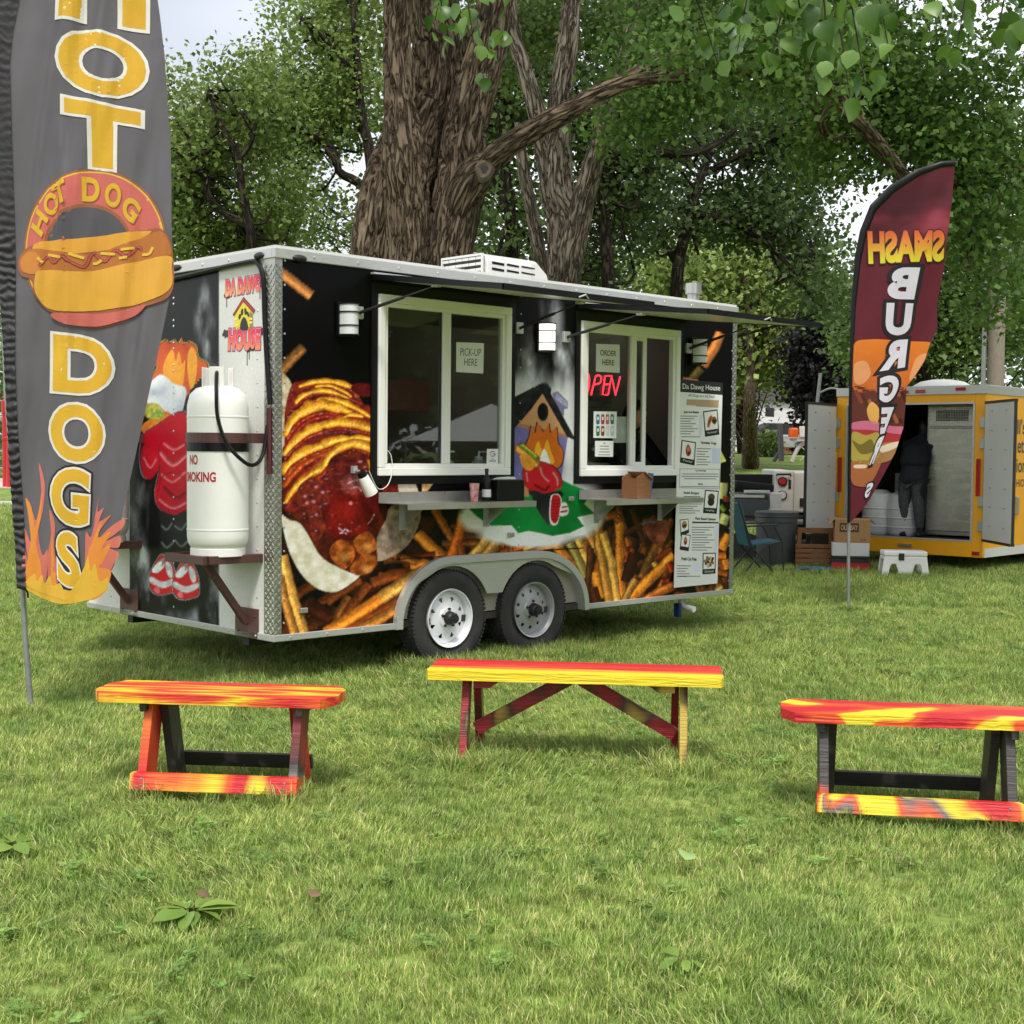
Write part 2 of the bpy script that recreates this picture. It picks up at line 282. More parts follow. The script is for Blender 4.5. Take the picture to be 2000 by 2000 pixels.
class Paint:                                                  # prints flat artwork into the points of a panel
    def __init__(s, X, Y): s.X, s.Y = X, Y; s.c = np.tile(np.array([4., 4, 5]), (len(X), 1))
    def ids(s, x0, y0, x1, y1): return np.nonzero((s.X >= x0) & (s.X <= x1) & (s.Y >= y0) & (s.Y <= y1))[0]
    def inside(s, pts):
        P_ = np.array(pts); i = s.ids(P_[:, 0].min(), P_[:, 1].min(), P_[:, 0].max(), P_[:, 1].max()); x, y = s.X[i], s.Y[i]; m = np.zeros(len(i), bool); n = len(P_)
        for k in range(n):
            (xa, ya), (xb, yb) = P_[k], P_[(k+1) % n]
            if ya == yb: continue
            h = (ya > y) != (yb > y); m ^= h & (x < (xb-xa)*(y-ya)/(yb-ya)+xa)
        return i[m]
    def fill(s, pts, c, amp=.1, fr=.12, c2=None, seed=1, mix=1.0, smooth=True):
        i = s.inside(spl(pts) if smooth else pts)
        if not len(i): return i
        n = n2(s.X[i]*fr, s.Y[i]*fr, 4, seed)[:, None]; c = np.array(c, float); k = c*(1+amp*(n-.5)*4) if c2 is None else c+(np.array(c2, float)-c)*np.clip((n-.3)/.4, 0, 1)
        s.c[i] = s.c[i]*(1-mix)+k*mix; return i
    def stroke(s, pts, w_, c, edge=None, hi=0, speck=.12, seed=3, flat=True, soft=0, mix=1.0, lightside=-.35, wob=.25):
        P_ = np.array(pts, float); ww = np.max(w_); i = s.ids(P_[:, 0].min()-ww, P_[:, 1].min()-ww, P_[:, 0].max()+ww, P_[:, 1].max()+ww)
        if not len(i): return
        x, y = s.X[i], s.Y[i]; best = np.full(len(i), 1e9); sg = np.zeros(len(i)); al = np.zeros(len(i)); W_ = np.zeros(len(i)); n = len(P_)-1; wl = w_ if hasattr(w_, '__len__') else [w_]*(n+1)
        for k in range(n):
            a, b = P_[k], P_[k+1]; d = b-a; l2 = d@d+1e-9; t = ((x-a[0])*d[0]+(y-a[1])*d[1])/l2; tr = t
            t = np.clip(t, 0, 1) if not flat else np.where((k > 0) & (t < 0), 0, np.where((k < n-1) & (t > 1), 1, t))
            qx, qy = a[0]+d[0]*np.clip(t, 0, 1), a[1]+d[1]*np.clip(t, 0, 1); ds = np.hypot(x-qx, y-qy); side = np.sign((x-a[0])*d[1]-(y-a[1])*d[0]); ok = (t >= 0) & (t <= 1)
            m = ok & (ds < best); best[m] = ds[m]; sg[m] = side[m]; al[m] = (k+np.clip(t, 0, 1)[m]); W_[m] = wl[k]+(wl[k+1]-wl[k])*np.clip(t, 0, 1)[m]
        n_ = n2(x*.35, y*.35, 3, seed); W_ = W_*(1+wob*(2*n2(x*.06, y*.06, 2, seed+9)-1)); m = best < W_; j = i[m]; u = (best[m]/W_[m])*sg[m]; nn = n_[m]
        sh = .70+.42*np.exp(-((u-lightside)/.5)**2); c = np.array(c, float); e = np.array(edge if edge is not None else c*.62, float); ee = np.clip((np.abs(u)-.62)/.38, 0, 1)[:, None]
        k = (c*(1-ee)+e*ee)*(sh*(1+speck*(nn-.5)*4))[:, None]
        if hi: g = np.clip(1-np.abs(u-lightside)/.28, 0, 1)*np.clip((nn-.45)*5, 0, 1)*hi; k = k*(1-g[:, None])+np.array([255, 245, 230])*g[:, None]
        mm = mix*(np.clip((1-np.abs(u))/soft, 0, 1) if soft else np.ones(len(j))); s.c[j] = s.c[j]*(1-mm[:, None])+k*mm[:, None]
    def smoke(s, x, y, rx, ry, a, seed, c=(215, 220, 226), fr=.03, st=.4):
        i = s.ids(x-rx, y-ry, x+rx, y+ry); d = np.clip(1-((s.X[i]-x)/rx)**2-((s.Y[i]-y)/ry)**2, 0, 1); n = n2(s.X[i]*fr, s.Y[i]*fr*st, 5, seed); g = (np.clip(d*1.3, 0, 1)*np.clip((n-.44)*3.6, 0, 1)*a)[:, None]; s.c[i] = s.c[i]*(1-g)+np.array(c)*g
    def glow(s, x, y, rx, ry, a, c):
        i = s.ids(x-rx, y-ry, x+rx, y+ry); d = np.clip(1-((s.X[i]-x)/rx)**2-((s.Y[i]-y)/ry)**2, 0, 1)[:, None]*a; s.c[i] = s.c[i]*(1-np.clip(d, 0, 1))+np.array(c)*np.clip(d, 0, 1)

FT = thing('food_trailer', 'black food trailer wrapped in hot dog and fries pictures with two serving windows', 'food trailer', (-1.5494, 9.0336, 0), .76679)
TL, TW, ZB, ZT = 4.91, 2.576, .30, 2.868
# windows: (left, right, bottom, top) of the casings, metres along the wall and up
WIN = [(.838, 2.103, 1.385, 2.64), (2.877, 4.10, 1.37, 2.602)]
AX0, AX1, AZ, AB = 1.52, 2.385, .33, .435
def arch(s): return AZ+AB*np.sqrt(np.clip(1-np.where(s < AX0, (s-AX0)/.49, np.where(s > AX1, (s-AX1)/.56, 0))**2, 0, 1))
def panel_grid(a0, a1, zs, da):
    a = np.arange(a0, a1+da*.5, da); a[-1] = a1; A, Z = np.meshgrid(a, zs); na, nz = len(a), len(zs)
    i = np.arange(nz-1)[:, None]*na+np.arange(na-1)[None, :]; F = np.stack([i, i+1, i+1+na, i+na], -1).reshape(-1, 4); return A.ravel(), Z.ravel(), F
def side_art(P):
    fr_ = lambda pts, wd, c, **k: P.stroke(pts, np.array(wd)/2/3.864, c, **k)
    Yl, O, B, O2 = (246, 180, 80), (246, 142, 44), (130, 74, 32), (226, 110, 34)
    # gloomy brown depths behind the fries
    i = P.ids(540, 1010, 1440, 1260); n = n2(P.X[i]*.03, P.Y[i]*.03, 4, 5)[:, None]; P.c[i] = P.c[i]+np.clip((n-.35)*3, 0, 1)*np.array([50, 24, 8])
    # steam over the little house
    for x, y, rx, ry, a, sd_ in ((1010, 735, 70, 90, .75, 3), (1085, 730, 70, 95, .85, 4), (1075, 625, 32, 70, .6, 5), (1060, 760, 110, 60, .6, 6), (1000, 690, 40, 80, .5, 8)): P.smoke(x, y, rx, ry, a, sd_)
    P.glow(1045, 800, 105, 85, .9, (225, 228, 230)); P.glow(1110, 880, 30, 140, .95, (228, 230, 232)); P.glow(1105, 955, 75, 40, .9, (232, 234, 232))
    # fries: a crowded dim layer first, then the picked-out ones
    rr = np.random.default_rng(21)
    for k in range(150):
        x, y = rr.uniform(770, 1440), rr.uniform(1000, 1235)
        if y < 1010+abs(x-1030)*.05 or (x < 860 and y < 1085): continue
        a = rr.uniform(-1.2, 1.2)+(PI/2 if x > 1100 else .2); l_ = rr.uniform(22, 48); P.stroke([(x-l_*math.cos(a), y-l_*math.sin(a)), (x+l_*math.cos(a), y+l_*math.sin(a))], rr.uniform(5.5, 9), tuple(np.array((150, 78, 26))*rr.uniform(.45, 1.1)), speck=.25, seed=k)
    for k in range(26):
        x, y = rr.uniform(560, 800), rr.uniform(1150, 1240); a = rr.uniform(-.9, -.3); P.stroke([(x-40*math.cos(a), y-40*math.sin(a)), (x+40*math.cos(a), y+40*math.sin(a))], rr.uniform(8, 14), tuple(np.array((120, 58, 22))*rr.uniform(.4, 1.0)), speck=.25, seed=k+200)
    # hot dog: bun behind, sauce, cheese stripes
    P.fill(c1((30, 915), (75, 910), (112, 965), (118, 1010), (80, 1110), (70, 1260), (60, 1400), (30, 1500)), (214, 206, 182), c2=(170, 140, 100), fr=.1)
    right_bun = c3((840, 300), (900, 250), (1000, 235), (1085, 270), (1075, 400), (1005, 540), (900, 630), (770, 680), (730, 620), (760, 500)); P.fill(right_bun, (122, 102, 86), c2=(168, 148, 126), fr=.08)
    P.fill(c1((800, 1705), (1045, 1705), (1075, 1790), (800, 1800)), (206, 190, 168), amp=.05, smooth=False); P.fill(c1((800, 1705), (915, 1705), (925, 1790), (800, 1800)), (104, 22, 14), smooth=False)
    P.fill(c3((1100, 85), (1190, 85), (1140, 150), (1100, 160)), (214, 168, 112), smooth=False)
    low_bun = c3((30, 330), (100, 370), (180, 400), (330, 560), (450, 640), (600, 700), (640, 770), (560, 850), (440, 912), (300, 880), (180, 765), (95, 600), (52, 440)); P.fill(low_bun, (222, 220, 206), c2=(188, 182, 150), fr=.07)
    P.fill(c3((70, 330), (140, 350), (230, 470), (330, 640), (450, 720), (600, 780), (700, 770), (760, 700), (760, 500), (840, 300), (700, 100), (300, 100), (60, 200)), (92, 30, 16), c2=(48, 14, 10), fr=.06)
    body = c1((58, 1480), (62, 1180), (110, 985), (170, 948), (270, 930), (360, 925), (450, 940), (560, 1000), (620, 1060), (660, 1120), (716, 1185), (716, 1700), (740, 1900), (500, 1960), (250, 1900), (90, 1930), (45, 1850))
    P.fill(body, (140, 40, 24), c2=(72, 16, 24), fr=.06, seed=4)
    for pts, wd, c in (((( 60, 1460), (200, 1270), (400, 1205), (705, 1250)), 40, (158, 36, 24)), (((60, 1720), (180, 1580), (330, 1500), (480, 1430), (700, 1395)), 80, (166, 62, 18)), (((70, 1840), (160, 1690), (330, 1540)), 70, (150, 46, 16)), (((300, 1090), (450, 1050), (640, 1110)), 24, (140, 30, 28)), (((120, 1180), (300, 1080), (420, 1100)), 50, (84, 20, 26)), (((250, 1360), (450, 1320), (690, 1330)), 60, (70, 16, 22))):
        P.stroke(spl(c1(*pts), 6, False), wd/2/3.864, c, flat=False, hi=.35, soft=.5)
    for pts, wd in ((((175, 985), (270, 955), (360, 945), (460, 955), (590, 1005), (612, 1060)), [14, 22, 26, 26, 30, 18]), (((300, 985), (400, 980), (520, 1030), (560, 1060)), 14), (((150, 1105), (220, 1045), (330, 1018), (430, 1030), (540, 1072)), [18, 26, 24, 18, 10]), (((320, 1088), (400, 1078), (480, 1100), (600, 1150), (705, 1212)), [24, 30, 30, 28, 18]),
                    (((80, 1330), (140, 1230), (240, 1160), (360, 1130), (480, 1152), (570, 1185)), [34, 56, 60, 52, 40, 14]), (((500, 1222), (560, 1200), (650, 1212)), [12, 22, 10]), (((62, 1490), (130, 1410), (250, 1320), (400, 1272), (520, 1262), (705, 1298)), [24, 40, 44, 44, 50, 40]), (((68, 1620), (120, 1545), (250, 1470), (420, 1405), (560, 1372), (705, 1382)), [40, 46, 44, 40, 32, 20]),
                    (((75, 1850), (140, 1750), (270, 1640), (345, 1600), (400, 1520), (480, 1450), (600, 1415), (705, 1452)), [22, 28, 40, 58, 36, 40, 44, 44]), (((680, 1560), (712, 1640)), [30, 30])):
        s_ = c1(*pts); w_ = np.array(wd if hasattr(wd, '__len__') else [wd]*len(pts), float)/2/3.864*1.75; t = np.linspace(0, 1, len(spl(s_, 6, False))); ws = np.interp(t, np.linspace(0, 1, len(pts)), w_); Q_ = spl(s_, 6, False); P.stroke(Q_, ws, (252, 176, 48), edge=(222, 112, 24), flat=False, hi=.6, speck=.10, lightside=-.1, wob=.75, seed=int(np.sum(ws)*7) % 90); P.stroke([(a+.5, b+np.max(ws)*.95) for a, b in Q_], ws*.42, (150, 34, 20), flat=False, hi=.5, speck=.3, soft=.7, seed=int(wd[0] if hasattr(wd, '__len__') else wd))
    # the glossy cut end of the sausage and chili meat
    end = c3((400, 60), (520, 20), (640, 30), (730, 140), (770, 280), (730, 400), (620, 480), (480, 512), (400, 470), (365, 360), (375, 180)); P.fill(end, (126, 22, 14), c2=(74, 8, 12), fr=.04)
    P.fill(c1((380, 1720), (400, 1540), (520, 1470), (620, 1470), (690, 1560), (690, 1700), (560, 1760)), (66, 14, 18), c2=(110, 34, 18), fr=.09)
    P.glow(*c3((600, 100))[0], 34, 26, .8, (176, 112, 108)); P.glow(*c3((585, 230))[0], 40, 40, .5, (140, 24, 18))
    for q in (((470, 430), (500, 452), (520, 440), (545, 455)), ((480, 470), (505, 462), (530, 474)), ((690, 400), (720, 360), (735, 330)), ((540, 90), (600, 70), (650, 90)), ((560, 130), (610, 120), (640, 150))): P.stroke(spl(c3(*q), 5, False), [2.2, 3, 1.2, 1.5][:1]*13 if 0 else 1.7, (214, 176, 182), flat=False, soft=.7, speck=.5)
    P.fill(c3((145, 190), (190, 90), (290, 50), (370, 100), (400, 190), (380, 270), (340, 320), (370, 420), (310, 530), (260, 480), (240, 330), (170, 260)), (76, 18, 26), c2=(128, 46, 22), fr=.14, seed=9)
    for a, b in ((215, 190), (300, 120), (230, 240), (350, 160), (300, 330), (280, 230), (560, 1900 - 1720+60)): P.glow(*c3((a, b))[0], 5, 4, .8, (214, 150, 160))
    for q in (((400, 600), (470, 520), (560, 550), (592, 640), (520, 738), (440, 690)), ((582, 520), (680, 455), (735, 500), (752, 590), (650, 632), (600, 590)), ((555, 740), (640, 635), (740, 640), (758, 700), (690, 772), (610, 788))):
        P.fill(c3(*q), (176, 96, 34), c2=(112, 50, 18), fr=.1); cx, cy = np.mean(c3(*q), 0); P.glow(cx+4, cy+7, 14, 11, .7, (196, 142, 70))
    for pts, wd, c in ((((40, 640), (100, 880), (215, 1240)), 84, Yl), (((30, 800), (70, 1000), (140, 1250)), 70, (206, 138, 60)), (((430, 1180), (470, 1060), (545, 945)), 60, B), (((230, 1010), (400, 1100)), 120, (58, 24, 12)), (((720, 850), (860, 790), (1010, 770)), 90, (128, 62, 24)), (((480, 1215), (760, 1070), (970, 950)), 70, (158, 70, 26)), (((370, 1225), (640, 1055), (800, 950), (1000, 820)), 96, O), (((790, 960), (930, 870), (1095, 760)), 88, Yl), (((620, 1195), (800, 1105), (950, 1015)), 80, (206, 128, 48)),
                       (((1250, 545), (1400, 545), (1520, 540)), 50, B), (((1190, 280), (1270, 430), (1370, 580)), 66, (172, 96, 40)), (((1060, 470), (1160, 565), (1290, 700)), 92, O), (((1420, 330), (1375, 480), (1310, 670)), 84, O2), (((1430, 490), (1560, 490), (1690, 515)), 58, (92, 58, 34)), (((1390, 560), (1400, 660)), 60, (150, 74, 26)), (((1610, 470), (1540, 580), (1440, 680)), 74, Yl), (((1700, 470), (1630, 570), (1560, 670)), 84, (198, 146, 70)), (((1650, 650), (1800, 580), (1935, 545)), 56, (204, 92, 30)), (((1010, 720), (1110, 690), (1200, 730)), 60, O), (((940, 650), (1060, 690)), 50, (178, 104, 40)), (((1080, 640), (1200, 620)), 40, (120, 40, 24)), (((1760, 640), (1770, 520)), 50, (150, 84, 40)), (((1860, 590), (1960, 540)), 50, Yl)): fr_(c3(*pts), wd, c, seed=int(wd)+pts[0][0])
    for pts, wd, c in ((((400, 650), (560, 720)), 90, (112, 56, 24)), (((270, 640), (400, 575), (520, 550)), 50, O), (((490, 570), (560, 650), (620, 730)), 74, O), (((650, 510), (700, 620), (745, 720)), 62, Yl), (((590, 545), (650, 660), (710, 800)), 66, (176, 158, 82)), (((560, 720), (640, 800)), 80, (176, 150, 74)), (((790, 760), (835, 960)), 110, O), (((705, 420), (760, 520), (830, 650)), 66, (214, 144, 62)), (((965, 390), (966, 600), (970, 760), (985, 990)), 66, O), (((800, 380), (815, 560), (850, 760), (890, 1000)), 74, (208, 142, 58)), (((840, 470), (905, 680), (950, 990)), 70, Yl), (((750, 580), (735, 780), (715, 1010)), 54, (98, 54, 30)), (((760, 880), (800, 1000)), 80, (96, 46, 22)), (((860, 350), (920, 330), (975, 380)), 74, (160, 84, 30)), (((1070, 590), (1010, 690)), 36, (160, 60, 26)), (((1080, 620), (1010, 840)), 90, (58, 28, 16)), (((1235, 580), (1185, 690), (1130, 810)), 72, (128, 82, 36)), (((1360, 590), (1230, 680)), 60, (110, 44, 24)), (((1220, 690), (1250, 730)), 44, Yl), (((1380, 640), (1200, 810), (1020, 985)), 84, O), (((1330, 690), (1370, 760)), 60, (168, 60, 28)), (((1090, 820), (1040, 900), (1010, 980)), 60, (176, 128, 60)), (((1380, 860), (1260, 920), (1140, 990)), 76, (208, 112, 40)), (((1290, 830), (1340, 820)), 40, (150, 40, 26)), (((1380, 930), (1500, 940)), 50, (170, 70, 30)),
                       (((1790, 480), (1730, 590)), 74, O), (((1690, 640), (1770, 640)), 60, O2), (((1760, 670), (1780, 740)), 60, O), (((1700, 760), (1780, 780)), 46, (196, 96, 40)), (((1690, 900), (1740, 870)), 40, (188, 150, 70)), (((1600, 920), (1660, 900)), 50, (140, 90, 40)), (((1745, 90), (1735, 210)), 80, (214, 206, 130)), (((1770, 330), (1740, 400)), 80, (206, 206, 124)), (((1725, 260), (1760, 300)), 46, (120, 140, 40)), (((1775, 190), (1765, 230)), 50, (150, 54, 30))): fr_(c4(*pts), wd, c, seed=int(wd)+pts[0][0])
    saus = c4((1140, 375), (1230, 365), (1320, 372), (1335, 470), (1275, 560), (1190, 510)); P.fill(saus, (84, 34, 22), c2=(128, 70, 40), fr=.07); P.glow(*c4((1280, 500))[0], 12, 10, .7, (190, 110, 70)); P.stroke(spl(c4((1140, 400), (1180, 380), (1230, 385)), 5, False), 4, (96, 92, 110), flat=False, soft=.8)
    for pts, wd, c in ((((20, 115), (150, 210), (262, 300)), 76, (216, 138, 74)), (((30, 870), (110, 780), (205, 690)), 80, (150, 98, 50))): fr_(c1(*pts), wd, c, seed=int(wd), speck=.35 if wd > 76 else .12)
    fr_(c2((1725, 500), (1680, 620), (1590, 750)), 76, (232, 140, 70), seed=6); fr_(c2((1580, 770), (1510, 850)), 66, (150, 120, 62), seed=7); P.fill(c2((1425, 850), (1430, 830), (1560, 862), (1560, 900)), (232, 150, 110), smooth=False)
    P.fill(c1((560, 1000), (600, 962), (680, 965), (750, 985), (750, 1040), (640, 1060)), (84, 14, 18)); P.fill(c2((1720, 1370), (1770, 1470), (1720, 1490)), (206, 212, 110), smooth=False)
    g = np.random.default_rng(8)
    for k in range(70):
        x, y = g.uniform(560, 735), g.uniform(755, 1040); i = P.ids(x-1, y-1, x+1, y+1)
        if len(i) and P.c[i[0]][0] > 55 and P.c[i[0]][1] < 70: P.glow(x, y, g.uniform(1.5, 6), g.uniform(1, 3), g.uniform(.3, .9), (226, 176, 170))
    warm = np.nonzero((P.c[:, 0] > P.c[:, 1]*1.12) & (P.c[:, 0] > 36) & (P.Y > 730))[0]; n = n2(P.X[warm]*.5, P.Y[warm]*.5, 4, 77)[:, None]; m = n2(P.X[warm]*.08, P.Y[warm]*.08, 3, 78)[:, None]; P.c[warm] *= 1+(n-.5)*.75+(m-.5)*.7
    # lawn, white mist below it, and the little house
    for x, y, rx, ry in ((930, 1010, 40, 34), (985, 1040, 60, 26), (1050, 1050, 80, 24), (1120, 1025, 55, 34), (1150, 1000, 40, 40), (1010, 1056, 30, 14)): P.glow(x, y, rx, ry, 1.6, (236, 238, 236))
    G_ = [(912, 990), (920, 972), (955, 965), (980, 952), (997, 949), (1003, 967), (1025, 968), (1060, 962), (1092, 948), (1097, 937), (1116, 946), (1141, 956), (1152, 968), (1141, 984), (1162, 1003), (1128, 1010), (1141, 1028), (1113, 1041), (1079, 1047), (1058, 1042), (1032, 1037), (1012, 1042), (999, 1026), (960, 1027), (950, 1022), (962, 1014), (944, 1018), (930, 1008)]
    P.fill(G_, (14, 142, 62), c2=(8, 118, 50), fr=.03, smooth=False)
    tan, bl, blk = (206, 158, 112), (128, 126, 178), (18, 18, 20)
    P.fill(c2((20, 1210), (300, 1190), (575, 1290), (525, 1620), (20, 1640)), bl, c2=(96, 92, 150), fr=.02, smooth=False); P.fill(c2((-60, 1630), (85, 1640), (270, 1620), (285, 1740), (150, 1730), (-60, 1690)), (196, 140, 104), amp=.05, smooth=False)
    P.fill(c2((458, 960), (500, 942), (580, 1025), (575, 1075), (548, 1080), (548, 1130), (500, 1100)), (112, 108, 138), amp=.06, smooth=False); P.fill(c2((490, 958), (575, 1030), (572, 1066), (480, 1000)), (146, 150, 176), smooth=False)
    P.fill(c2((380, 955), (575, 1290), (190, 1210)), tan, c2=(186, 134, 92), fr=.02, smooth=False); P.fill(c2((190, 1178), (575, 1272), (575, 1296), (190, 1210)), (168, 116, 84), smooth=False)
    P.fill(c2((-40, 1080), (155, 995), (380, 880), (420, 882), (452, 925), (448, 960), (628, 1295), (618, 1310), (570, 1288), (385, 962), (300, 1080), (160, 1240), (-40, 1280)), blk, c2=(44, 44, 48), fr=.12, smooth=False)
    th = np.linspace(0, 2*PI, 20)[:-1]; P.fill([c2((388+42*math.cos(t), 1100+70*math.sin(t)))[0] for t in th], (30, 24, 22), smooth=False); P.fill([c2((378+28*math.cos(t), 1098+60*math.sin(t)))[0] for t in th], (6, 6, 7), smooth=False)
def side_front_art(P):                                         # plain flames and a bun standing where the cartoon figure was
    red, pk, dk = (196, 26, 40), (236, 118, 120), (134, 10, 26); K_ = (18, 16, 18)
    for d, c in ((7, K_), (0, (206, 104, 30))):
        o = d/3.864; P.fill([(x+(o if x > 1060 else -o), y+(o if y > 880 else -o)) for x, y in c2((290, 1500), (255, 1380), (285, 1290), (300, 1210), (330, 1260), (350, 1180), (390, 1250), (430, 1190), (445, 1260), (490, 1220), (500, 1330), (540, 1400), (500, 1520))], c, amp=.03)
    P.fill(c2((340, 1480), (325, 1390), (355, 1320), (385, 1390), (420, 1310), (450, 1400), (470, 1490)), (238, 168, 44), amp=.04); P.fill(c2((370, 1490), (375, 1420), (400, 1380), (425, 1430), (440, 1500)), (240, 240, 236), amp=.02)
    for d, c in ((6, K_), (0, red)):
        o = d/3.864; P.fill([(x+(o if x > 1060 else -o), y+(o if y > 960 else -o)) for x, y in c2((345, 1470), (440, 1500), (510, 1560), (530, 1660), (480, 1690), (420, 1740), (360, 1700), (290, 1690), (245, 1640), (240, 1540), (270, 1490))], c, amp=.05)
    P.stroke(spl(c2((370, 1520), (390, 1580), (430, 1620)), 5, False), 3, pk, flat=False); P.stroke(spl(c2((470, 1560), (500, 1610), (500, 1650)), 5, False), 3, pk, flat=False); P.stroke(spl(c2((265, 1560), (275, 1620)), 5, False), 2.5, pk, flat=False); P.stroke(spl(c2((430, 1660), (400, 1690), (330, 1650)), 5, False), 2.5, dk, flat=False)
    P.fill(c4((300, 150), (400, 170), (440, 230), (440, 400), (390, 360), (330, 260)), (24, 24, 28), c2=(52, 52, 58), fr=.06); P.fill(c4((330, 190), (520, 150), (530, 200), (440, 230), (380, 220)), (28, 28, 32))
    P.fill(c4((445, 200), (475, 175), (510, 180), (530, 230), (515, 340), (490, 405), (450, 400), (436, 340)), (232, 232, 230), amp=.02); P.fill(c4((455, 200), (480, 178), (512, 190), (524, 240), (510, 340), (486, 395), (456, 380), (444, 320)), red, amp=.03)
    for k in range(7): P.stroke(c4((450, 225+k*24), (470, 218+k*24), (490, 228+k*24), (515, 218+k*24)), .8, (120, 10, 18), flat=False)
    P.fill(c4((525, 250), (560, 240), (582, 290), (570, 330), (515, 335)), (226, 226, 226), amp=.03); P.stroke(c4((530, 275), (575, 268)), 1.6, red); P.stroke(c4((520, 310), (575, 300)), 1.8, red)
    P.stroke(spl(c2((215, 1375), (270, 1420), (330, 1480)), 5, False), 11, (232, 168, 74), edge=(176, 96, 30), flat=False); P.stroke(spl(c2((225, 1350), (280, 1395), (345, 1450)), 5, False), 5.5, (84, 142, 44), c, speck=.4, flat=False); P.stroke(spl(c2((235, 1348), (290, 1390), (340, 1435)), 5, False), 2, (230, 214, 80), flat=False); P.fill(c2((215, 1430), (260, 1420), (330, 1480), (300, 1540), (240, 1520)), (226, 150, 50))
zs = np.concatenate([np.arange(.345, 2.05, .0075), np.arange(2.05, 2.79, .014), [2.80]])
A, Z, F = panel_grid(.05, 4.86, zs, .0075); 
def supersampled(H, A, Z, d, art):                            # four samples a point, so edges in the print are clean
    t = 0
    for da, dz in ((-.3, -.12), (.12, -.3), (.3, .12), (-.12, .3)):
        X, Y = hmap(H, A+da*d, Z+dz*d); P = Paint(X, Y)
        for f in art: f(P)
        t = t+lin(P.c)/4
    return t
side_cols = supersampled(HS, A, Z, .0085, (side_art, side_front_art))
fa, fz = A[F].mean(1), Z[F].mean(1); keep = fz > arch(fa)*((fa > AX0-.49) & (fa < AX1+.56))
for a, b, c, d in WIN: keep &= ~((fa > a+.03) & (fa < b-.03) & (fz > c+.03) & (fz < d-.03))
arrays_obj('printed_side_wall', np.stack([A, np.zeros_like(A), Z], -1), F[keep], M['vinylwrap'], FT, side_cols, smooth=True)

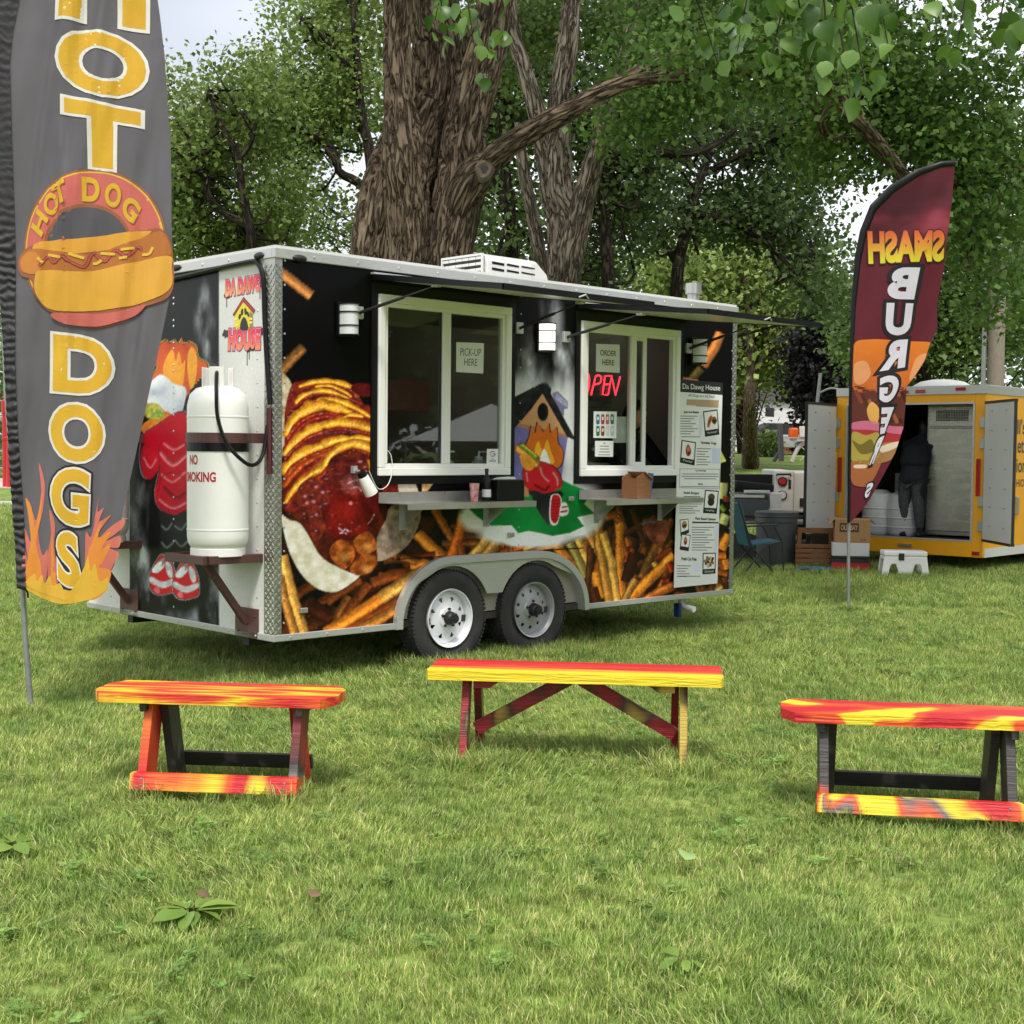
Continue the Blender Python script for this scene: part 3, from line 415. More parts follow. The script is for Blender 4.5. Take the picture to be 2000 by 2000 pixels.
def front_art(P):
    P.c[:] = (214, 214, 209); n = n2(P.X*.02, P.Y*.01, 4, 2)[:, None]; P.c += (n-.5)*10
    i = P.inside([(253, 520), (428, 520), (428, 1320), (253, 1320)]); P.c[i] = (10, 10, 11)
    for x, y, rx, ry, a, sd_ in ((400, 620, 26, 90, .6, 1), (415, 690, 22, 80, .85, 2), (268, 1000, 26, 70, .8, 3), (272, 1110, 26, 90, .95, 4), (290, 1190, 40, 70, .9, 5), (415, 1160, 20, 80, .7, 6), (395, 1215, 40, 40, .7, 7), (280, 940, 20, 60, .6, 8), (340, 1215, 60, 30, .4, 9), (265, 700, 30, 120, .4, 10)): P.smoke(x, y, rx, ry, a, sd_, (196, 202, 208), .05, .35)
    P.glow(489, 1192, 9, 12, .35, (150, 110, 70))
    red, pk, dk, K_, wt = (204, 18, 40), (240, 110, 120), (140, 8, 26), (14, 12, 12), (236, 238, 240)
    head = f1((285, 1150), (262, 1130), (290, 960), (350, 900), (400, 920), (440, 900), (470, 930), (505, 880), (520, 930), (580, 915), (640, 960), (660, 1060), (740, 1110), (730, 1180), (560, 1400), (470, 1640), (400, 1700), (330, 1500), (200, 1600), (60, 1500))
    P.fill([(x+(x-345)*.05, y+(y-760)*.03) for x, y in head], (232, 200, 40)); P.fill([(x+(x-345)*.03, y+(y-760)*.02) for x, y in head], K_); P.fill(head, (216, 92, 26), c2=(180, 58, 16), fr=.03)
    P.fill(f1((330, 1200), (360, 1060), (420, 980), (450, 1080), (480, 1000), (510, 1120), (540, 1080), (520, 1300), (470, 1420), (400, 1400)), (240, 160, 40), amp=.05); P.fill(f1((590, 1350), (560, 1150), (570, 1000), (610, 960), (650, 1060), (640, 1250)), (236, 160, 44), amp=.05)
    P.fill(f1((120, 1400), (250, 1250), (330, 1220), (430, 1300), (540, 1340), (540, 1450), (470, 1690), (400, 1700), (330, 1540), (180, 1480)), wt, c2=(170, 176, 190), fr=.03)
    P.fill(f1((140, 1690), (250, 1610), (340, 1560), (420, 1600), (400, 1700), (300, 1760), (140, 1760)), (226, 138, 40), c2=(200, 104, 26), fr=.15); P.fill(f1((170, 1520), (250, 1480), (340, 1560), (300, 1640), (180, 1620)), (88, 150, 70), c2=(226, 190, 70), fr=.3)
    sweat = f2((345, 20), (420, -60), (720, -160), (730, 640), (600, 665), (480, 610), (440, 480), (475, 290), (430, 350), (385, 368), (340, 330), (318, 190)); P.fill([(x+(x-325)*.06, y+(y-925)*.02) for x, y in sweat], (150, 150, 152)); P.fill([(x+(x-325)*.03, y+(y-925)*.015) for x, y in sweat], K_); P.fill(sweat, red, c2=(170, 10, 34), fr=.03)
    for pts, wd, c in ((((490, 150), (590, 250), (700, 170)), 40, pk), (((520, 70), (600, 120), (680, 80)), 30, pk), (((500, 330), (590, 390), (690, 310)), 26, pk), (((480, 540), (590, 610), (710, 560)), 26, pk), (((470, 470), (500, 350), (600, 310), (680, 360)), 8, dk), (((350, 190), (400, 270), (450, 200)), 22, pk), (((470, 80), (478, 290), (450, 420)), 8, dk), (((520, 440), (620, 530), (700, 480)), 30, dk)): P.stroke(spl(f2(*pts), 6, False), wd/2/4.293, c, flat=False, soft=.3)
    for k in range(9): P.stroke(f2((500+k*26, 605+min(k, 6)*5), (505+k*26, 645+min(k, 6)*3)), .8, dk)
    P.fill(f2((485, 640), (600, 670), (720, 640), (720, 930), (700, 1060), (600, 1090), (485, 1000), (490, 800)), (34, 38, 38), c2=(22, 24, 25), fr=.04)
    for pts in (((500, 760), (540, 790), (580, 740)), ((610, 760), (660, 790), (700, 740)), ((500, 900), (540, 940), (590, 900)), ((610, 880), (660, 930), (710, 890))): P.stroke(spl(f2(*pts), 5, False), 3, (104, 110, 112), flat=False, soft=.6)
    for dx, dy, w_ in ((0, 0, 1), (205, 40, .98)):
        S_ = lambda *p: f2(*[(a*w_+dx, b+dy) for a, b in p]); s_ = S_((395, 1200), (420, 1120), (490, 1010), (560, 1050), (605, 1150), (610, 1290), (560, 1320), (470, 1335), (410, 1290))
        P.fill([(x+(x-np.mean([q[0] for q in s_]))*.09, y+(y-np.mean([q[1] for q in s_]))*.07) for x, y in s_], (176, 178, 180)); P.fill([(x+(x-np.mean([q[0] for q in s_]))*.05, y+(y-np.mean([q[1] for q in s_]))*.04) for x, y in s_], K_); P.fill(s_, (210, 26, 36), amp=.04)
        P.fill(S_((420, 1120), (480, 1060), (520, 1090), (470, 1150), (425, 1150)), wt); P.fill(S_((540, 1060), (580, 1100), (590, 1180), (560, 1190), (530, 1110)), wt, c2=(180, 180, 184), fr=.1); P.fill(S_((395, 1195), (420, 1190), (500, 1230), (608, 1200), (608, 1240), (520, 1280), (450, 1260), (396, 1225)), wt, c2=(190, 192, 196), fr=.1); P.stroke(S_((470, 1060), (520, 1030), (500, 1090), (530, 1060)), 1.6, (150, 154, 158), flat=False)
        P.fill(S_((430, 1290), (470, 1270), (480, 1320), (450, 1320)), pk)
A, Z, F = panel_grid(.09, 2.56, np.arange(.345, 2.81, .009), .0105); end_cols = supersampled(HF, A, Z, .0105, (front_art,))
arrays_obj('printed_end_wall', np.stack([np.zeros_like(A), A, Z], -1), F[:, ::-1], M['vinylwrap'], FT, end_cols, smooth=True)

# graffiti lettering and the paw-print kennel on the white strip
D = Deco(); rg = grad(590, (214, 30, 50), 610, (240, 190, 70)); kk = (16, 12, 14)
def graff(t, x0, y0, x1, y1, dy, a, b):
    q = [(x0, y1), (x1, y1+dy), (x1, y0+dy), (x0, y0)]
    for lay, bd, c in ((1, .13, kk), (2, .10, (236, 120, 150)), (3, .045, grad(y0, a, y1, b))): D.text(t, q, c, lay, bold=bd, ref=.02, shear=.08, space=1.12)
for x, y in ((444, 576), (510, 552), (441, 652), (509, 648), (485, 680)): D.poly([(x+6*math.cos(t)*(1+.3*math.sin(5*t)), y+8*math.sin(t)*(1+.3*math.cos(7*t))) for t in np.linspace(0, 6.1, 15)], (28, 26, 28), 0)
for x, y, l in ((443, 580, 20), (508, 560, 24), (512, 556, 16), (483, 676, 38), (487, 680, 22)): D.rect(x-.7, y, x+.7, y+l, (36, 30, 40), 0)
graff('DA DAWG', 441, 549, 508, 578, -11, (218, 34, 56), (240, 196, 90)); graff('HOUSE', 447, 645, 509, 682, -2, (218, 30, 60), (236, 150, 90))
D.poly(f1((1008, 650), (1090, 520), (1180, 640), (1180, 790), (1008, 790)), (226, 206, 40), 1); D.poly(f1((1150, 620), (1180, 640), (1180, 790), (1150, 790)), (150, 120, 60), 2)
D.poly(f1((990, 650), (1092, 482), (1202, 605), (1190, 640), (1090, 530), (1005, 665)), kk, 2); D.poly(f1((1000, 640), (1092, 495), (1195, 608), (1186, 628), (1092, 522), (1004, 652)), (190, 26, 36), 3)
th = np.linspace(0, 2*PI, 18)[:-1]
for x, y, rx, ry, r in ((1058, 668, 11, 26, .2), (1080, 625, 11, 33, .1), (1112, 620, 11, 33, -.1), (1136, 645, 10, 26, -.3)): D.poly(f1(*[(x+rx*math.cos(t)*math.cos(r)-ry*math.sin(t)*math.sin(r), y+rx*math.cos(t)*math.sin(r)+ry*math.sin(t)*math.cos(r)) for t in th]), kk, 4)
D.poly(f1(*spl([(1066, 790), (1068, 720), (1098, 672), (1128, 720), (1132, 790)], 5)), kk, 4)
for x, y in ((1010, 680), (1015, 740), (1150, 680), (1150, 715)): D.poly(f1((x, y), (x+26, y-2), (x+26, y+18), (x, y+20)), (240, 224, 110), 3)
D.build('logo_print', front_fn(.0008), M['print'], FT)

# shell: roof, floor, far walls, lining, rails, corner guards
MB().span((.0, 0, 2.868), (TL, TW, 2.885)).build('roof', M['white'], FT); MB().span((.03, .03, ZB+.002), (TL-.03, TW-.03, .35)).build('floor', M['ply'], FT)
MB().span((.02, TW-.03, .345), (TL-.02, TW, 2.8)).build('rear_wall', M['white'], FT); MB().span((TL-.03, .04, .345), (TL, TW-.04, 2.8)).build('far_end_wall', M['white'], FT)
li = MB().span((.04, TW-.06, .36), (TL-.04, TW-.05, 2.75)).span((.04, .06, .36), (.05, TW-.06, 2.75)).span((TL-.05, .06, .36), (TL-.04, TW-.06, 2.75)).span((.04, .06, 2.75), (TL-.04, TW-.06, 2.76))
xs = [.05]+[v for a, b, c, d in WIN for v in (a+.05, b-.05)]+[TL-.05]
for k in (0, 2, 4): li.span((xs[k], .045, .36), (xs[k+1], .055, 2.75))
for k, (a, b, c, d) in enumerate(WIN): li.span((a+.05, .045, .36), (b-.05, .055, c+.05)).span((a+.05, .045, d-.05), (b-.05, .055, 2.75))
li.build('lining', M['inner'], FT, fix=False)
MB().span((-.014, -.014, 2.80), (TL+.014, .02, ZT)).span((-.014, .02, 2.80), (.02, TW+.014, ZT)).span((TL-.02, .02, 2.80), (TL+.014, TW+.014, ZT)).build('top_rail', M['alu'], FT, bev=.006)
each('bottom_rail', M['alu'], FT, [((-.012, -.012, ZB), (AX0-.5, .03, .345)), ((AX1+.57, -.012, ZB), (TL+.012, .03, .345)), ((-.012, .03, ZB), (.03, TW, .345)), ((TL-.02, .03, ZB), (TL+.012, TW, .345))], .004)
for x in (0, TL):
    e = -1 if x == 0 else 1
    g = MB().span((x+e*.006, -.006, .345), (x-e*.052, .0-.0, 2.80)).span((x+e*.006, 0, .345), (x, .112, 2.80)); o = g.build('corner_guard', M['tread'], FT)
    t = MB(); r = 0
    for k in range(96):
        z = .36+k*.0252
        for q in range(2):
            a = PI/4 if (k+q) % 2 else -PI/4; t.box((x-e*(.012+q*.027), -.0075, z), (.03, .0045, .0085), (0, a, 0))
        for q in range(4):
            a = PI/4 if (k+q) % 2 else -PI/4; t.box((x+e*.0075, .012+q*.027, z), (.0045, .03, .0085), (a, 0, 0))
    tag(t.build('tread_pattern', M['tread'], o, fix=False), kind='stuff')
sc_ = MB()
for s in np.arange(.075, 4.86, 4.78/1): 
    for z in np.arange(.42, 2.8, .158): sc_.lathe([(0, -.0045), (.006, -.004), (.008, 0)], (s, 0, z), 8, 'y')
for s in (2.225,):
    for z in np.arange(.85, 2.8, .135): sc_.lathe([(0, -.0045), (.005, -.004), (.0065, 0)], (s, 0, z), 8, 'y')
for s in (3.36,):
    for z in np.arange(.5, 1.2, .135): sc_.lathe([(0, -.0045), (.005, -.004), (.0065, 0)], (s, 0, z), 8, 'y')
for t_, z0 in ((1.27, .42), (.2, .42), (1.27, 1.8), (2.2, .42)):
    for z in np.arange(z0, 2.75, .158): sc_.lathe([(0, -.0045), (.006, -.004), (.009, 0)], (0, t_, z), 8, 'x')
for s in np.arange(.3, 4.9, .36): sc_.lathe([(0, -.019), (.008, -.018), (.011, -.014)], (s, 0, 2.832), 8, 'y')
for s in list(np.arange(.12, .95, .3))+list(np.arange(3.05, 4.9, .36)): sc_.lathe([(0, -.017), (.008, -.016), (.011, -.012)], (s, 0, .322), 8, 'y')
for t_ in np.arange(.2, 2.5, .33): sc_.lathe([(0, -.019), (.008, -.018), (.011, -.014)], (0, t_, 2.832), 8, 'x').lathe([(0, -.017), (.008, -.016), (.011, -.012)], (0, t_, .322), 8, 'x')
tag(sc_.build('screws', M['alu'], FT), kind='stuff')
for px, py, on in ((510, 500, 1), (583, 505, 0), (345, 524, 1)):
    a, z = fro(px, py) if on else sid(px, py)
    m = MB()
    if on: m.lathe([(.0, -.035), (.022, -.032), (.036, -.022), (.038, -.0145)], (0, 0, 0), 16, 'x')
    else: m.lathe([(.0, -.035), (.022, -.032), (.036, -.022), (.038, -.0145)], (0, 0, 0), 16, 'y')
    m.v = [(x if on else x*1.5+a, y*1.5*(1.6 if px == 345 else 1)+a if on else y, zz*.62+z) for x, y, zz in m.v]; m.build('marker_lamp', M['dark'], FT, smooth=True)
# fender, skirt, wheels
def arc(off, n=14):
    p = []
    for k in range(n+1): t = PI-PI/2*k/n; p.append((AX0+(.49+off)*math.cos(t), AZ+(AB+off)*math.sin(t)))
    for k in range(n+1): t = PI/2-PI/2*k/n; p.append((AX1+(.56+off)*math.cos(t), AZ+(AB+off)*math.sin(t)))
    return p
fd = MB(); a_, b_ = arc(.035), arc(-.02); a_ = [(a_[0][0], .302)]+a_+[(a_[-1][0], .302)]; b_ = [(b_[0][0], .302)]+b_+[(b_[-1][0], .302)]; n = len(a_)
prof = lambda i: [(a_[i][0], -.004, a_[i][1]), (a_[i][0], -.045, a_[i][1]), (b_[i][0], -.05, b_[i][1]), (b_[i][0], .05, b_[i][1])]
for i in range(n-1):
    v = prof(i)+prof(i+1); fd.add(v, [(j, j+1, j+5, j+4) for j in range(3)])
fd.build('fender', M['alu'], FT, smooth=50)
sk = [(p[0], p[1]+.012) for p in arc(-.03)][6:-6]; ci = []
for c_, r_, t0, t1 in ((AX1, .39, 60, 155), (AX0, .39, 25, 120)):
    for t in np.linspace(t0, t1, 12): ci.append((c_+r_*math.cos(math.radians(t))*1.0, .336+r_*math.sin(math.radians(t))))
sk = [p for p in sk if True]; MB().prism(sk+ci, -.03, -.022).build('fender_skirt', M['alu'], FT)
def wheel(x, y, kind, face=-1):
    o = MB(); prof_ = [(.215, -.07), (.27, -.098), (.318, -.1), (.342, -.085), (.350, -.06), (.350, .06), (.342, .085), (.318, .1), (.27, .098), (.215, .07)]
    t = o.lathe(prof_, (0, 0, 0), 64, 'y').build('wheel', M['rubber'], FT, smooth=35); t.location = (x, y, .342); t.name = 'wheel'
    g = MB()
    for k in range(72):
        a = 2*PI*k/72
        for yy, w_ in ((-.075, .03), (-.03, .034), (.012, .034), (.055, .034)): g.box((.352*math.cos(a+yy*.5), yy, .352*math.sin(a+yy*.5)), (.012, w_, .021), (0, -a, 0))
    tag(g.build('tread_blocks', M['rubber'], t, fix=False), kind='stuff')
    wm = M['wheel'] if kind else M['wheel_silver']; f = face
    r = MB().lathe([(.205, f*.095), (.214, f*.10), (.216, f*.092), (.198, f*.072), (.192, f*.03), (.188, f*.0)], (0, 0, 0), 56, 'y')
    n_ = 8 if kind else 10; ri, ro = (.118, .158) if kind else (.125, .155); R1, R0 = .19, .085   # disc with hand holes
    y0 = f*.035; y1 = f*.062; nh = 12; v = []; fc = []; seg = n_*nh
    rad = lambda q: q
    for ring in range(4):
        for k in range(seg):
            a = 2*PI*k/seg; u = ((k % nh)/nh-.5)*2; rr = (R0, ri, ro, R1)[ring]; hw = .36 if kind else .30
            if ring in (1, 2) and abs(u) < hw:
                c_ = math.sqrt(max(0, 1-(u/hw)**2)); mid = (ri+ro)/2; rr = mid+(rr-mid)*c_ if not (kind and ring == 1) else ri+(1-c_)*.0+abs(u)/hw*(ro-ri)*.95
            elif ring in (1, 2): rr = (ri+ro)/2+(ro-ri)*.01*(1 if ring == 2 else -1) if not kind else (ri+(ro-ri)*.95+(0 if ring == 1 else .002))
            yy = y1+(y0-y1)*((rr-R0)/(R1-R0)); v.append((rr*math.cos(a), yy, rr*math.sin(a)))
    for ring in range(3):
        for k in range(seg):
            u0, u1 = ((k % nh)/nh-.5)*2, (((k+1) % nh)/nh-.5)*2
            hw = .36 if kind else .30
            if ring == 1 and abs((k % nh+.5)/nh*2-1) < hw: continue
            k2 = (k+1) % seg; fc.append((ring*seg+k, ring*seg+k2, (ring+1)*seg+k2, (ring+1)*seg+k))
    r.add(v, fc).lathe([(R0, y1), (.075, f*.075), (.05, f*.078)], (0, 0, 0), 40, 'y'); rim = r.build('rim', wm, t, smooth=30)
    MB().lathe([(.184, f*.01), (.0, f*.005)], (0, 0, 0), 30, 'y').build('brake_drum', M['black'], t)
    h = MB().lathe([(.052, f*.07), (.05, f*.10), (.043, f*.125), (.036, f*.13), (.034, f*.15), (.0, f*.153)], (0, 0, 0), 24, 'y')
    h.build('hub', M['dark'], t, smooth=True)
    for k in range(5): a = 2*PI*k/5+.3; MB().lathe([(.011, f*.07), (.011, f*.088), (.0, f*.092)], (.066*math.cos(a), 0, .066*math.sin(a)), 6, 'y').build('lug_nut', M['dark'], t)
    return t
wheel(1.52, .075, 1); wheel(2.385, .075, 0)
for x in (1.52, 2.385): wheel(x, TW-.075, 1, 1)
each('chassis_beam', M['dark'], FT, [((.1, .45, .22), (TL-.1, .53, ZB)), ((.1, TW-.53, .22), (TL-.1, TW-.45, ZB))])
[MB().bar((x, .2, .34), (x, TW-.2, .34), .08, .08).build('axle', M['dark'], FT) for x in (1.52, 2.385)]
MB().span((AX0-.5, .26, ZB), (AX1+.57, .27, .80)).span((AX0-.5, .0, .79), (AX1+.57, .27, .80)).build('wheel_well', M['black'], FT)
# windows
def framebars(a, b, c, d, w_, y0, y1): return MB().span((a, y0, c), (b, y1, c+w_)).span((a, y0, d-w_), (b, y1, d)).span((a, y0, c+w_), (a+w_, y1, d-w_)).span((b-w_, y0, c+w_), (b, y1, d-w_))
for k, (a, b, c, d) in enumerate(WIN):
    MB().span((a-.055, -.014, c-.06), (a, -.002, d+.07)).span((b, -.014, c-.06), (b+.055, -.002, d+.07)).span((a, -.014, c-.06), (b, -.002, c)).span((a, -.014, d), (b, -.002, d+.07)).build('window_surround', M['black'], FT)
    o = framebars(a, b, c, d, .055, -.034, .03).build('window_frame', M['vinyl'], FT, bev=.006)
    q = framebars(a+.055, b-.055, c+.055, d-.055, .03, -.02, .03); q.build('inner_frame', M['vinyl'], o, bev=.004)
    px = [(755, 860, 876, 978)] if k == 0 else [(1141, 1228, 1238, 1256)]
    x0, x1 = a+.085, b-.085; z0, z1 = c+.085, d-.085
    if k == 0:
        mid = (sid(860, 760)[0], sid(876, 760)[0]); MB().span((mid[0], -.026, z0), (mid[1], .02, z1)).build('mullion', M['vinyl'], o, bev=.004)
        MB().span((x0, -.006, z0), (mid[0], -.002, z1)).build('pane', M['glass'], o); MB().span((mid[1], .006, z0), (x1, .010, z1)).build('pane', M['glass'], o)
        MB().span((mid[0]-.018, -.012, z0), (mid[0], -.0065, z1)).build('gasket', M['dark'], o)
    else:
        m0, m1, m2, m3 = [float(sid(v, 780)[0]) for v in (1228, 1238, 1256, 1263)]
        MB().span((m0, -.026, z0), (m1, .02, z1)).build('mullion', M['vinyl'], o, bev=.004); MB().span((x0, -.006, z0), (m0, -.002, z1)).build('pane', M['glass'], o)
        MB().span((m1, .012, z0), (m2, .015, z1)).build('pane', M['glass'], o); MB().span((m2, .004, z0), (m3, .028, z1)).span((m1, .004, z0), (m2, .028, z0+.03)).span((m1, .004, z1-.03), (m2, .028, z1)).build('sliding_sash', M['vinyl'], o, bev=.003)
# awnings on gas struts
for s0, s1, zh in ((.79, 2.22, 2.735), (2.83, 4.25, 2.70)):
    e, zo = 1.31, 2.572; th_ = .03
    aw = MB().prism([(-.03, zh), (-e, zo), (-e, zo+th_), (-.03, zh+th_)], s0, s1, 'x').build('awning', M['white'], FT)
    MB().prism([(-.03, zh-.005), (-e-.005, zo-.005), (-e-.005, zo+th_+.004), (-.03, zh+th_+.004)], s0-.012, s0-.001, 'x').prism([(-.03, zh-.005), (-e-.005, zo-.005), (-e-.005, zo+th_+.004), (-.03, zh+th_+.004)], s1+.001, s1+.012, 'x').span((s0, -e-.012, zo-.006), (s1, -e-.001, zo+th_+.004)).build('awning_edge', M['black'], aw)
    MB().span((s0-.02, -.05, zh+.032), (s1+.02, -.015, zh+.045)).build('hinge', M['alu'], aw)
    for ss, sb in ((s0+.03, s0-.125), (s1-.03, s1-.03)):
        zz = zh-.16*.5-.01; p, q = (sb, -.03, zh-.24), (ss, -.65, zz); m_ = [p[i]+(q[i]-p[i])*.58 for i in range(3)]
        MB().tube([p, m_], .012, 8).tube([m_, q], .006, 8).build('gas_strut', M['dark'], aw, smooth=True)
        MB().box((sb, -.016, zh-.24), (.07, .03, .085)).build('strut_bracket', M['alu'], aw, bev=.004); MB().box((ss, -.65, zz), (.05, .06, .02)).build('strut_bracket', M['alu'], aw, bev=.004)
    MB().tube([((s0+s1)/2-.05, -e-.02, zo+.0), ((s0+s1)/2, -e-.035, zo+.02), ((s0+s1)/2+.04, -e-.02, zo)], .006, 6).build('latch', M['alu'], aw)
# shelves
for s0, s1, e, z in ((.85, 2.08, .33, 1.2), (2.875, 4.085, .31, 1.19)):
    sh = MB().span((s0, -e, z-.006), (s1, -.018, z)).span((s0, -e-.003, z-.042), (s1, -e, z+.001)).span((s0, -.018, z-.006), (s1, -.0155, z+.07)).build('serving_shelf', M['steel'], FT)
    for s in (s0+.22, s1-.2): MB().prism([(-.004, z-.008), (-e+.05, z-.008), (-.004, z-.2)], s-.003, s+.003, 'x').span((s-.03, -.006, z-.2), (s+.03, -.003, z-.008)).build('shelf_bracket', M['steel'], sh)
    D = Deco(); x0 = 742 if s0 < 1 else 1130; D.rect(x0, 966, x0+22, 976, (232, 236, 240)); D.rect(x0+3, 968.5, x0+11, 971, (60, 90, 120), 1); D.rect(x0+14, 969, x0+18, 973, (150, 170, 180), 1); D.build('label_sticker', side_fn(.0165), M['print'], sh)
# wall lamps
for s, lit in ((.56, 0), (2.455, 1), (4.325, 0)):
    z = 2.44; lp = MB().span((s-.075, -.03, z-.115), (s+.075, -.002, z+.115)).build('wall_lamp', M['black'], FT, bev=.004)
    pr = [(.066*math.cos(t), -.035-.085*math.sin(t)) for t in np.linspace(0, PI, 16)]; MB().prism([(s+a, b) for a, b in pr], z-.1, z+.1, 'z').build('lamp_diffuser', emit('lit_lamp_glass', (1, .95, .82), .75) if lit else M['frost'], lp, smooth=True)
    b = MB(); p2 = [(s+.072*math.cos(t), -.035-.092*math.sin(t)) for t in np.linspace(0, PI, 16)]; p3 = [(s+.067*math.cos(t), -.035-.0855*math.sin(t)) for t in np.linspace(PI, 0, 16)]
    for zz in (z-.108, z-.045, z+.045, z+.1): b.prism(p2+p3, zz, zz+.008, 'z')
    tag(b.build('lamp_bands', M['black'], lp), kind='stuff')
# roof gear
ac = MB().prism([(.86, 2.886), (.86, 3.13), (.89, 3.19), (1.34, 3.19), (1.38, 3.12), (1.38, 2.886)], 2.66, 3.2, 'x').prism([(3.2, 2.886), (3.2, 3.19), (3.26, 3.185), (3.4, 3.08), (3.44, 2.886)], .88, 1.36, 'y').build('air_conditioner', M['white'], FT, bev=.02)
MB().span((2.636, .885, 2.90), (2.659, 1.36, 3.17)).build('grille_recess', M['dark'], ac); lou = None
for r_ in range(6):
    for k in range(6):
        g = MB().span((2.62, .875+k*.083, 2.902+r_*.048), (2.634, .951+k*.083, 2.926+r_*.048)) if lou is None else None
        if lou is None: lou = g.build('louvre', M['white'], ac, bev=.003)
        else: c = lou.copy(); link(c, ac); c.location = (0, k*.083, r_*.048)
MB().span((2.615, .868, 2.89), (2.636, .880, 3.19)).span((2.615, 1.368, 2.89), (2.636, 1.38, 3.19)).span((2.615, .88, 3.172), (2.636, 1.368, 3.19)).build('grille_frame', M['white'], ac)
sl = MB()
for r_, (zz) in enumerate((3.12, 3.07, 3.02, 2.97)):
    x = 2.72
    for l_, h_ in ((.14, .022), (.14, .018), (.16, .014)):
        sl.add([(x, .857, zz-h_/2), (x+l_, .857, zz-h_/2-.004), (x+l_, .857, zz+h_/2-.006), (x, .857, zz+h_/2)], [(0, 1, 2, 3)]); x += l_+.03
tag(sl.build('side_vent_slots', M['black'], ac, fix=False), kind='stuff')
MB().lathe([(.055, 2.885), (.055, 3.0)], (4.74, .36, 0), 24).lathe([(.056, 2.99), (.073, 2.995), (.075, 3.085), (.07, 3.09), (0, 3.092)], (4.74, .36, 0), 24).build('flue', M['steel'], FT, smooth=True)
# gas bottle racks on the end wall
def rack(t0, t1):
    r = MB().bar((-.0, t0, .845), (-.43, t0, .845), .05, .055).bar((-.43, t0-.025, .845), (-.43, t1+.025, .845), .05, .055).bar((-.405, t1, .845), (0, t1, .845), .05, .055).span((-.41, t0+.026, .855), (-.01, t1-.026, .862)).build('gas_rack', M['brown'], FT, bev=.003)
    tm = (t0+t1)/2-.06; MB().bar((-.33, tm, .82), (-.015, tm, .40), .045, .045).build('brace', M['brown'], r, bev=.003); MB().span((-.012, tm-.13, .302), (-.0015, tm+.14, .50)).build('mounting_plate', M['brown'], r)
    b = MB()
    for y_, z_ in ((-.1, .45), (-.1, .34), (.1, .45), (.1, .34)): b.lathe([(0, -.02), (.009, -.018), (.01, -.012)], (0, tm+y_, z_), 6, 'x')
    tag(b.build('bolts', M['brown'], r), kind='stuff')
    zz = 1.60; MB().lathe([(.203, zz), (.207, zz), (.207, zz+.065), (.203, zz+.065)], (-.25, (t0+t1)/2-.085, 0), 40).span((-.12, t0-.06, zz), (-.002, t0-.045, zz+.065)).span((-.12, t1-.14, zz), (-.002, t1-.125, zz+.065)).build('strap', M['brown'], r)
    MB().lathe([(.2015, zz-.055), (.2035, zz-.055), (.2035, zz+.0), (.2015, zz+.0)], (-.25, (t0+t1)/2-.085, 0), 40).build('rubber_pad', M['black'], r)
rack(.154, .58); rack(1.75, 2.17)
def tank(t, label, txt):
    T = thing('propane_tank', label, 'gas tank', (0, 0, 0), 0, 'propane tanks on the trailer end racks'); p = FT.matrix_basis
    w_ = Vector((-1.5494, 9.0336, 0))+Vector((math.cos(.76679)*-.25-math.sin(.76679)*t, math.sin(.76679)*-.25+math.cos(.76679)*t, 0)); T.location = (w_.x, w_.y, .863); T.rotation_euler = (0, 0, .76679)
    MB().lathe([(.17, 0), (.178, .003), (.178, .05), (.172, .055)], (0, 0, 0), 40).build('foot_ring', M['tankw'], T, smooth=True)
    MB().lathe([(0, .03), (.12, .035), (.172, .055), (.193, .09), (.198, .13), (.198, .168), (.2005, .17), (.2005, .178), (.198, .18), (.198, .9), (.2005, .902), (.2005, .91), (.198, .912), (.197, .98), (.18, 1.05), (.14, 1.09), (.08, 1.108), (0, 1.11)], (0, 0, 0), 56).build('cylinder', M['tankw'], T, smooth=50)
    c = MB()
    for a0, a1 in ((-2.7, -1.75), (1.2, 2.75), (-.9, .3)):
        n = 10; v = []
        for k in range(n+1):
            a = a0+(a1-a0)*k/n
            for r_, z in ((.097, 1.08), (.097, 1.225), (.103, 1.23), (.103, 1.08)): v.append((r_*math.cos(a), r_*math.sin(a), z))
        c.add(v, [(k*4+j, k*4+(j+1) % 4, k*4+4+(j+1) % 4, k*4+4+j) for k in range(n) for j in range(4)]+[(0, 1, 2, 3), (n*4, n*4+3, n*4+2, n*4+1)])
    c.build('collar', M['tankw'], T, bev=.002)
    MB().lathe([(.028, 1.105), (.028, 1.14), (.02, 1.145), (.02, 1.2)], (0, 0, 0), 14).build('valve', M['dark'], T); MB().lathe([(.0, 1.2), (.036, 1.2), (.042, 1.207), (.036, 1.216), (.0, 1.218)], (0, 0, 0), 14).build('valve_wheel', mat('green_plastic', L(24, 74, 66), .4), T)
    if txt:
        d = Deco(); m0 = -2.36
        d.tbox('NO', -.118, .595, -.04, .66, (176, 20, 34), 0, bold=.03); d.tbox('SMOKING', -.175, .485, .085, .55, (176, 20, 34), 0, bold=.03)
        def wrap(x, y, h): a = -2.62+x/.1985; return np.stack([(.1985+h)*np.cos(a), (.1985+h)*np.sin(a), y], -1)
        d.build('lettering', wrap, M['print'], T, cell=.02)
    return T
tank(.282, 'white propane tank lettered NO SMOKING in red on the brown rack', True); tank(1.875, 'white propane tank on the rack behind the hot dog flag', False)
wl = lambda x, t, z: (x, t, z)
MB().tube(spl([wl(-.265, .26, 2.06), (-.33, .17, 2.04), (-.385, .085, 1.92), (-.39, .06, 1.76), (-.35, .02, 1.60), (-.26, -.02, 1.49), (-.16, .0, 1.46), (-.07, .03, 1.53), (-.03, .04, 1.72)], 8, False), .0125, 8).build('gas_hose', M['black'], FT, smooth=True)
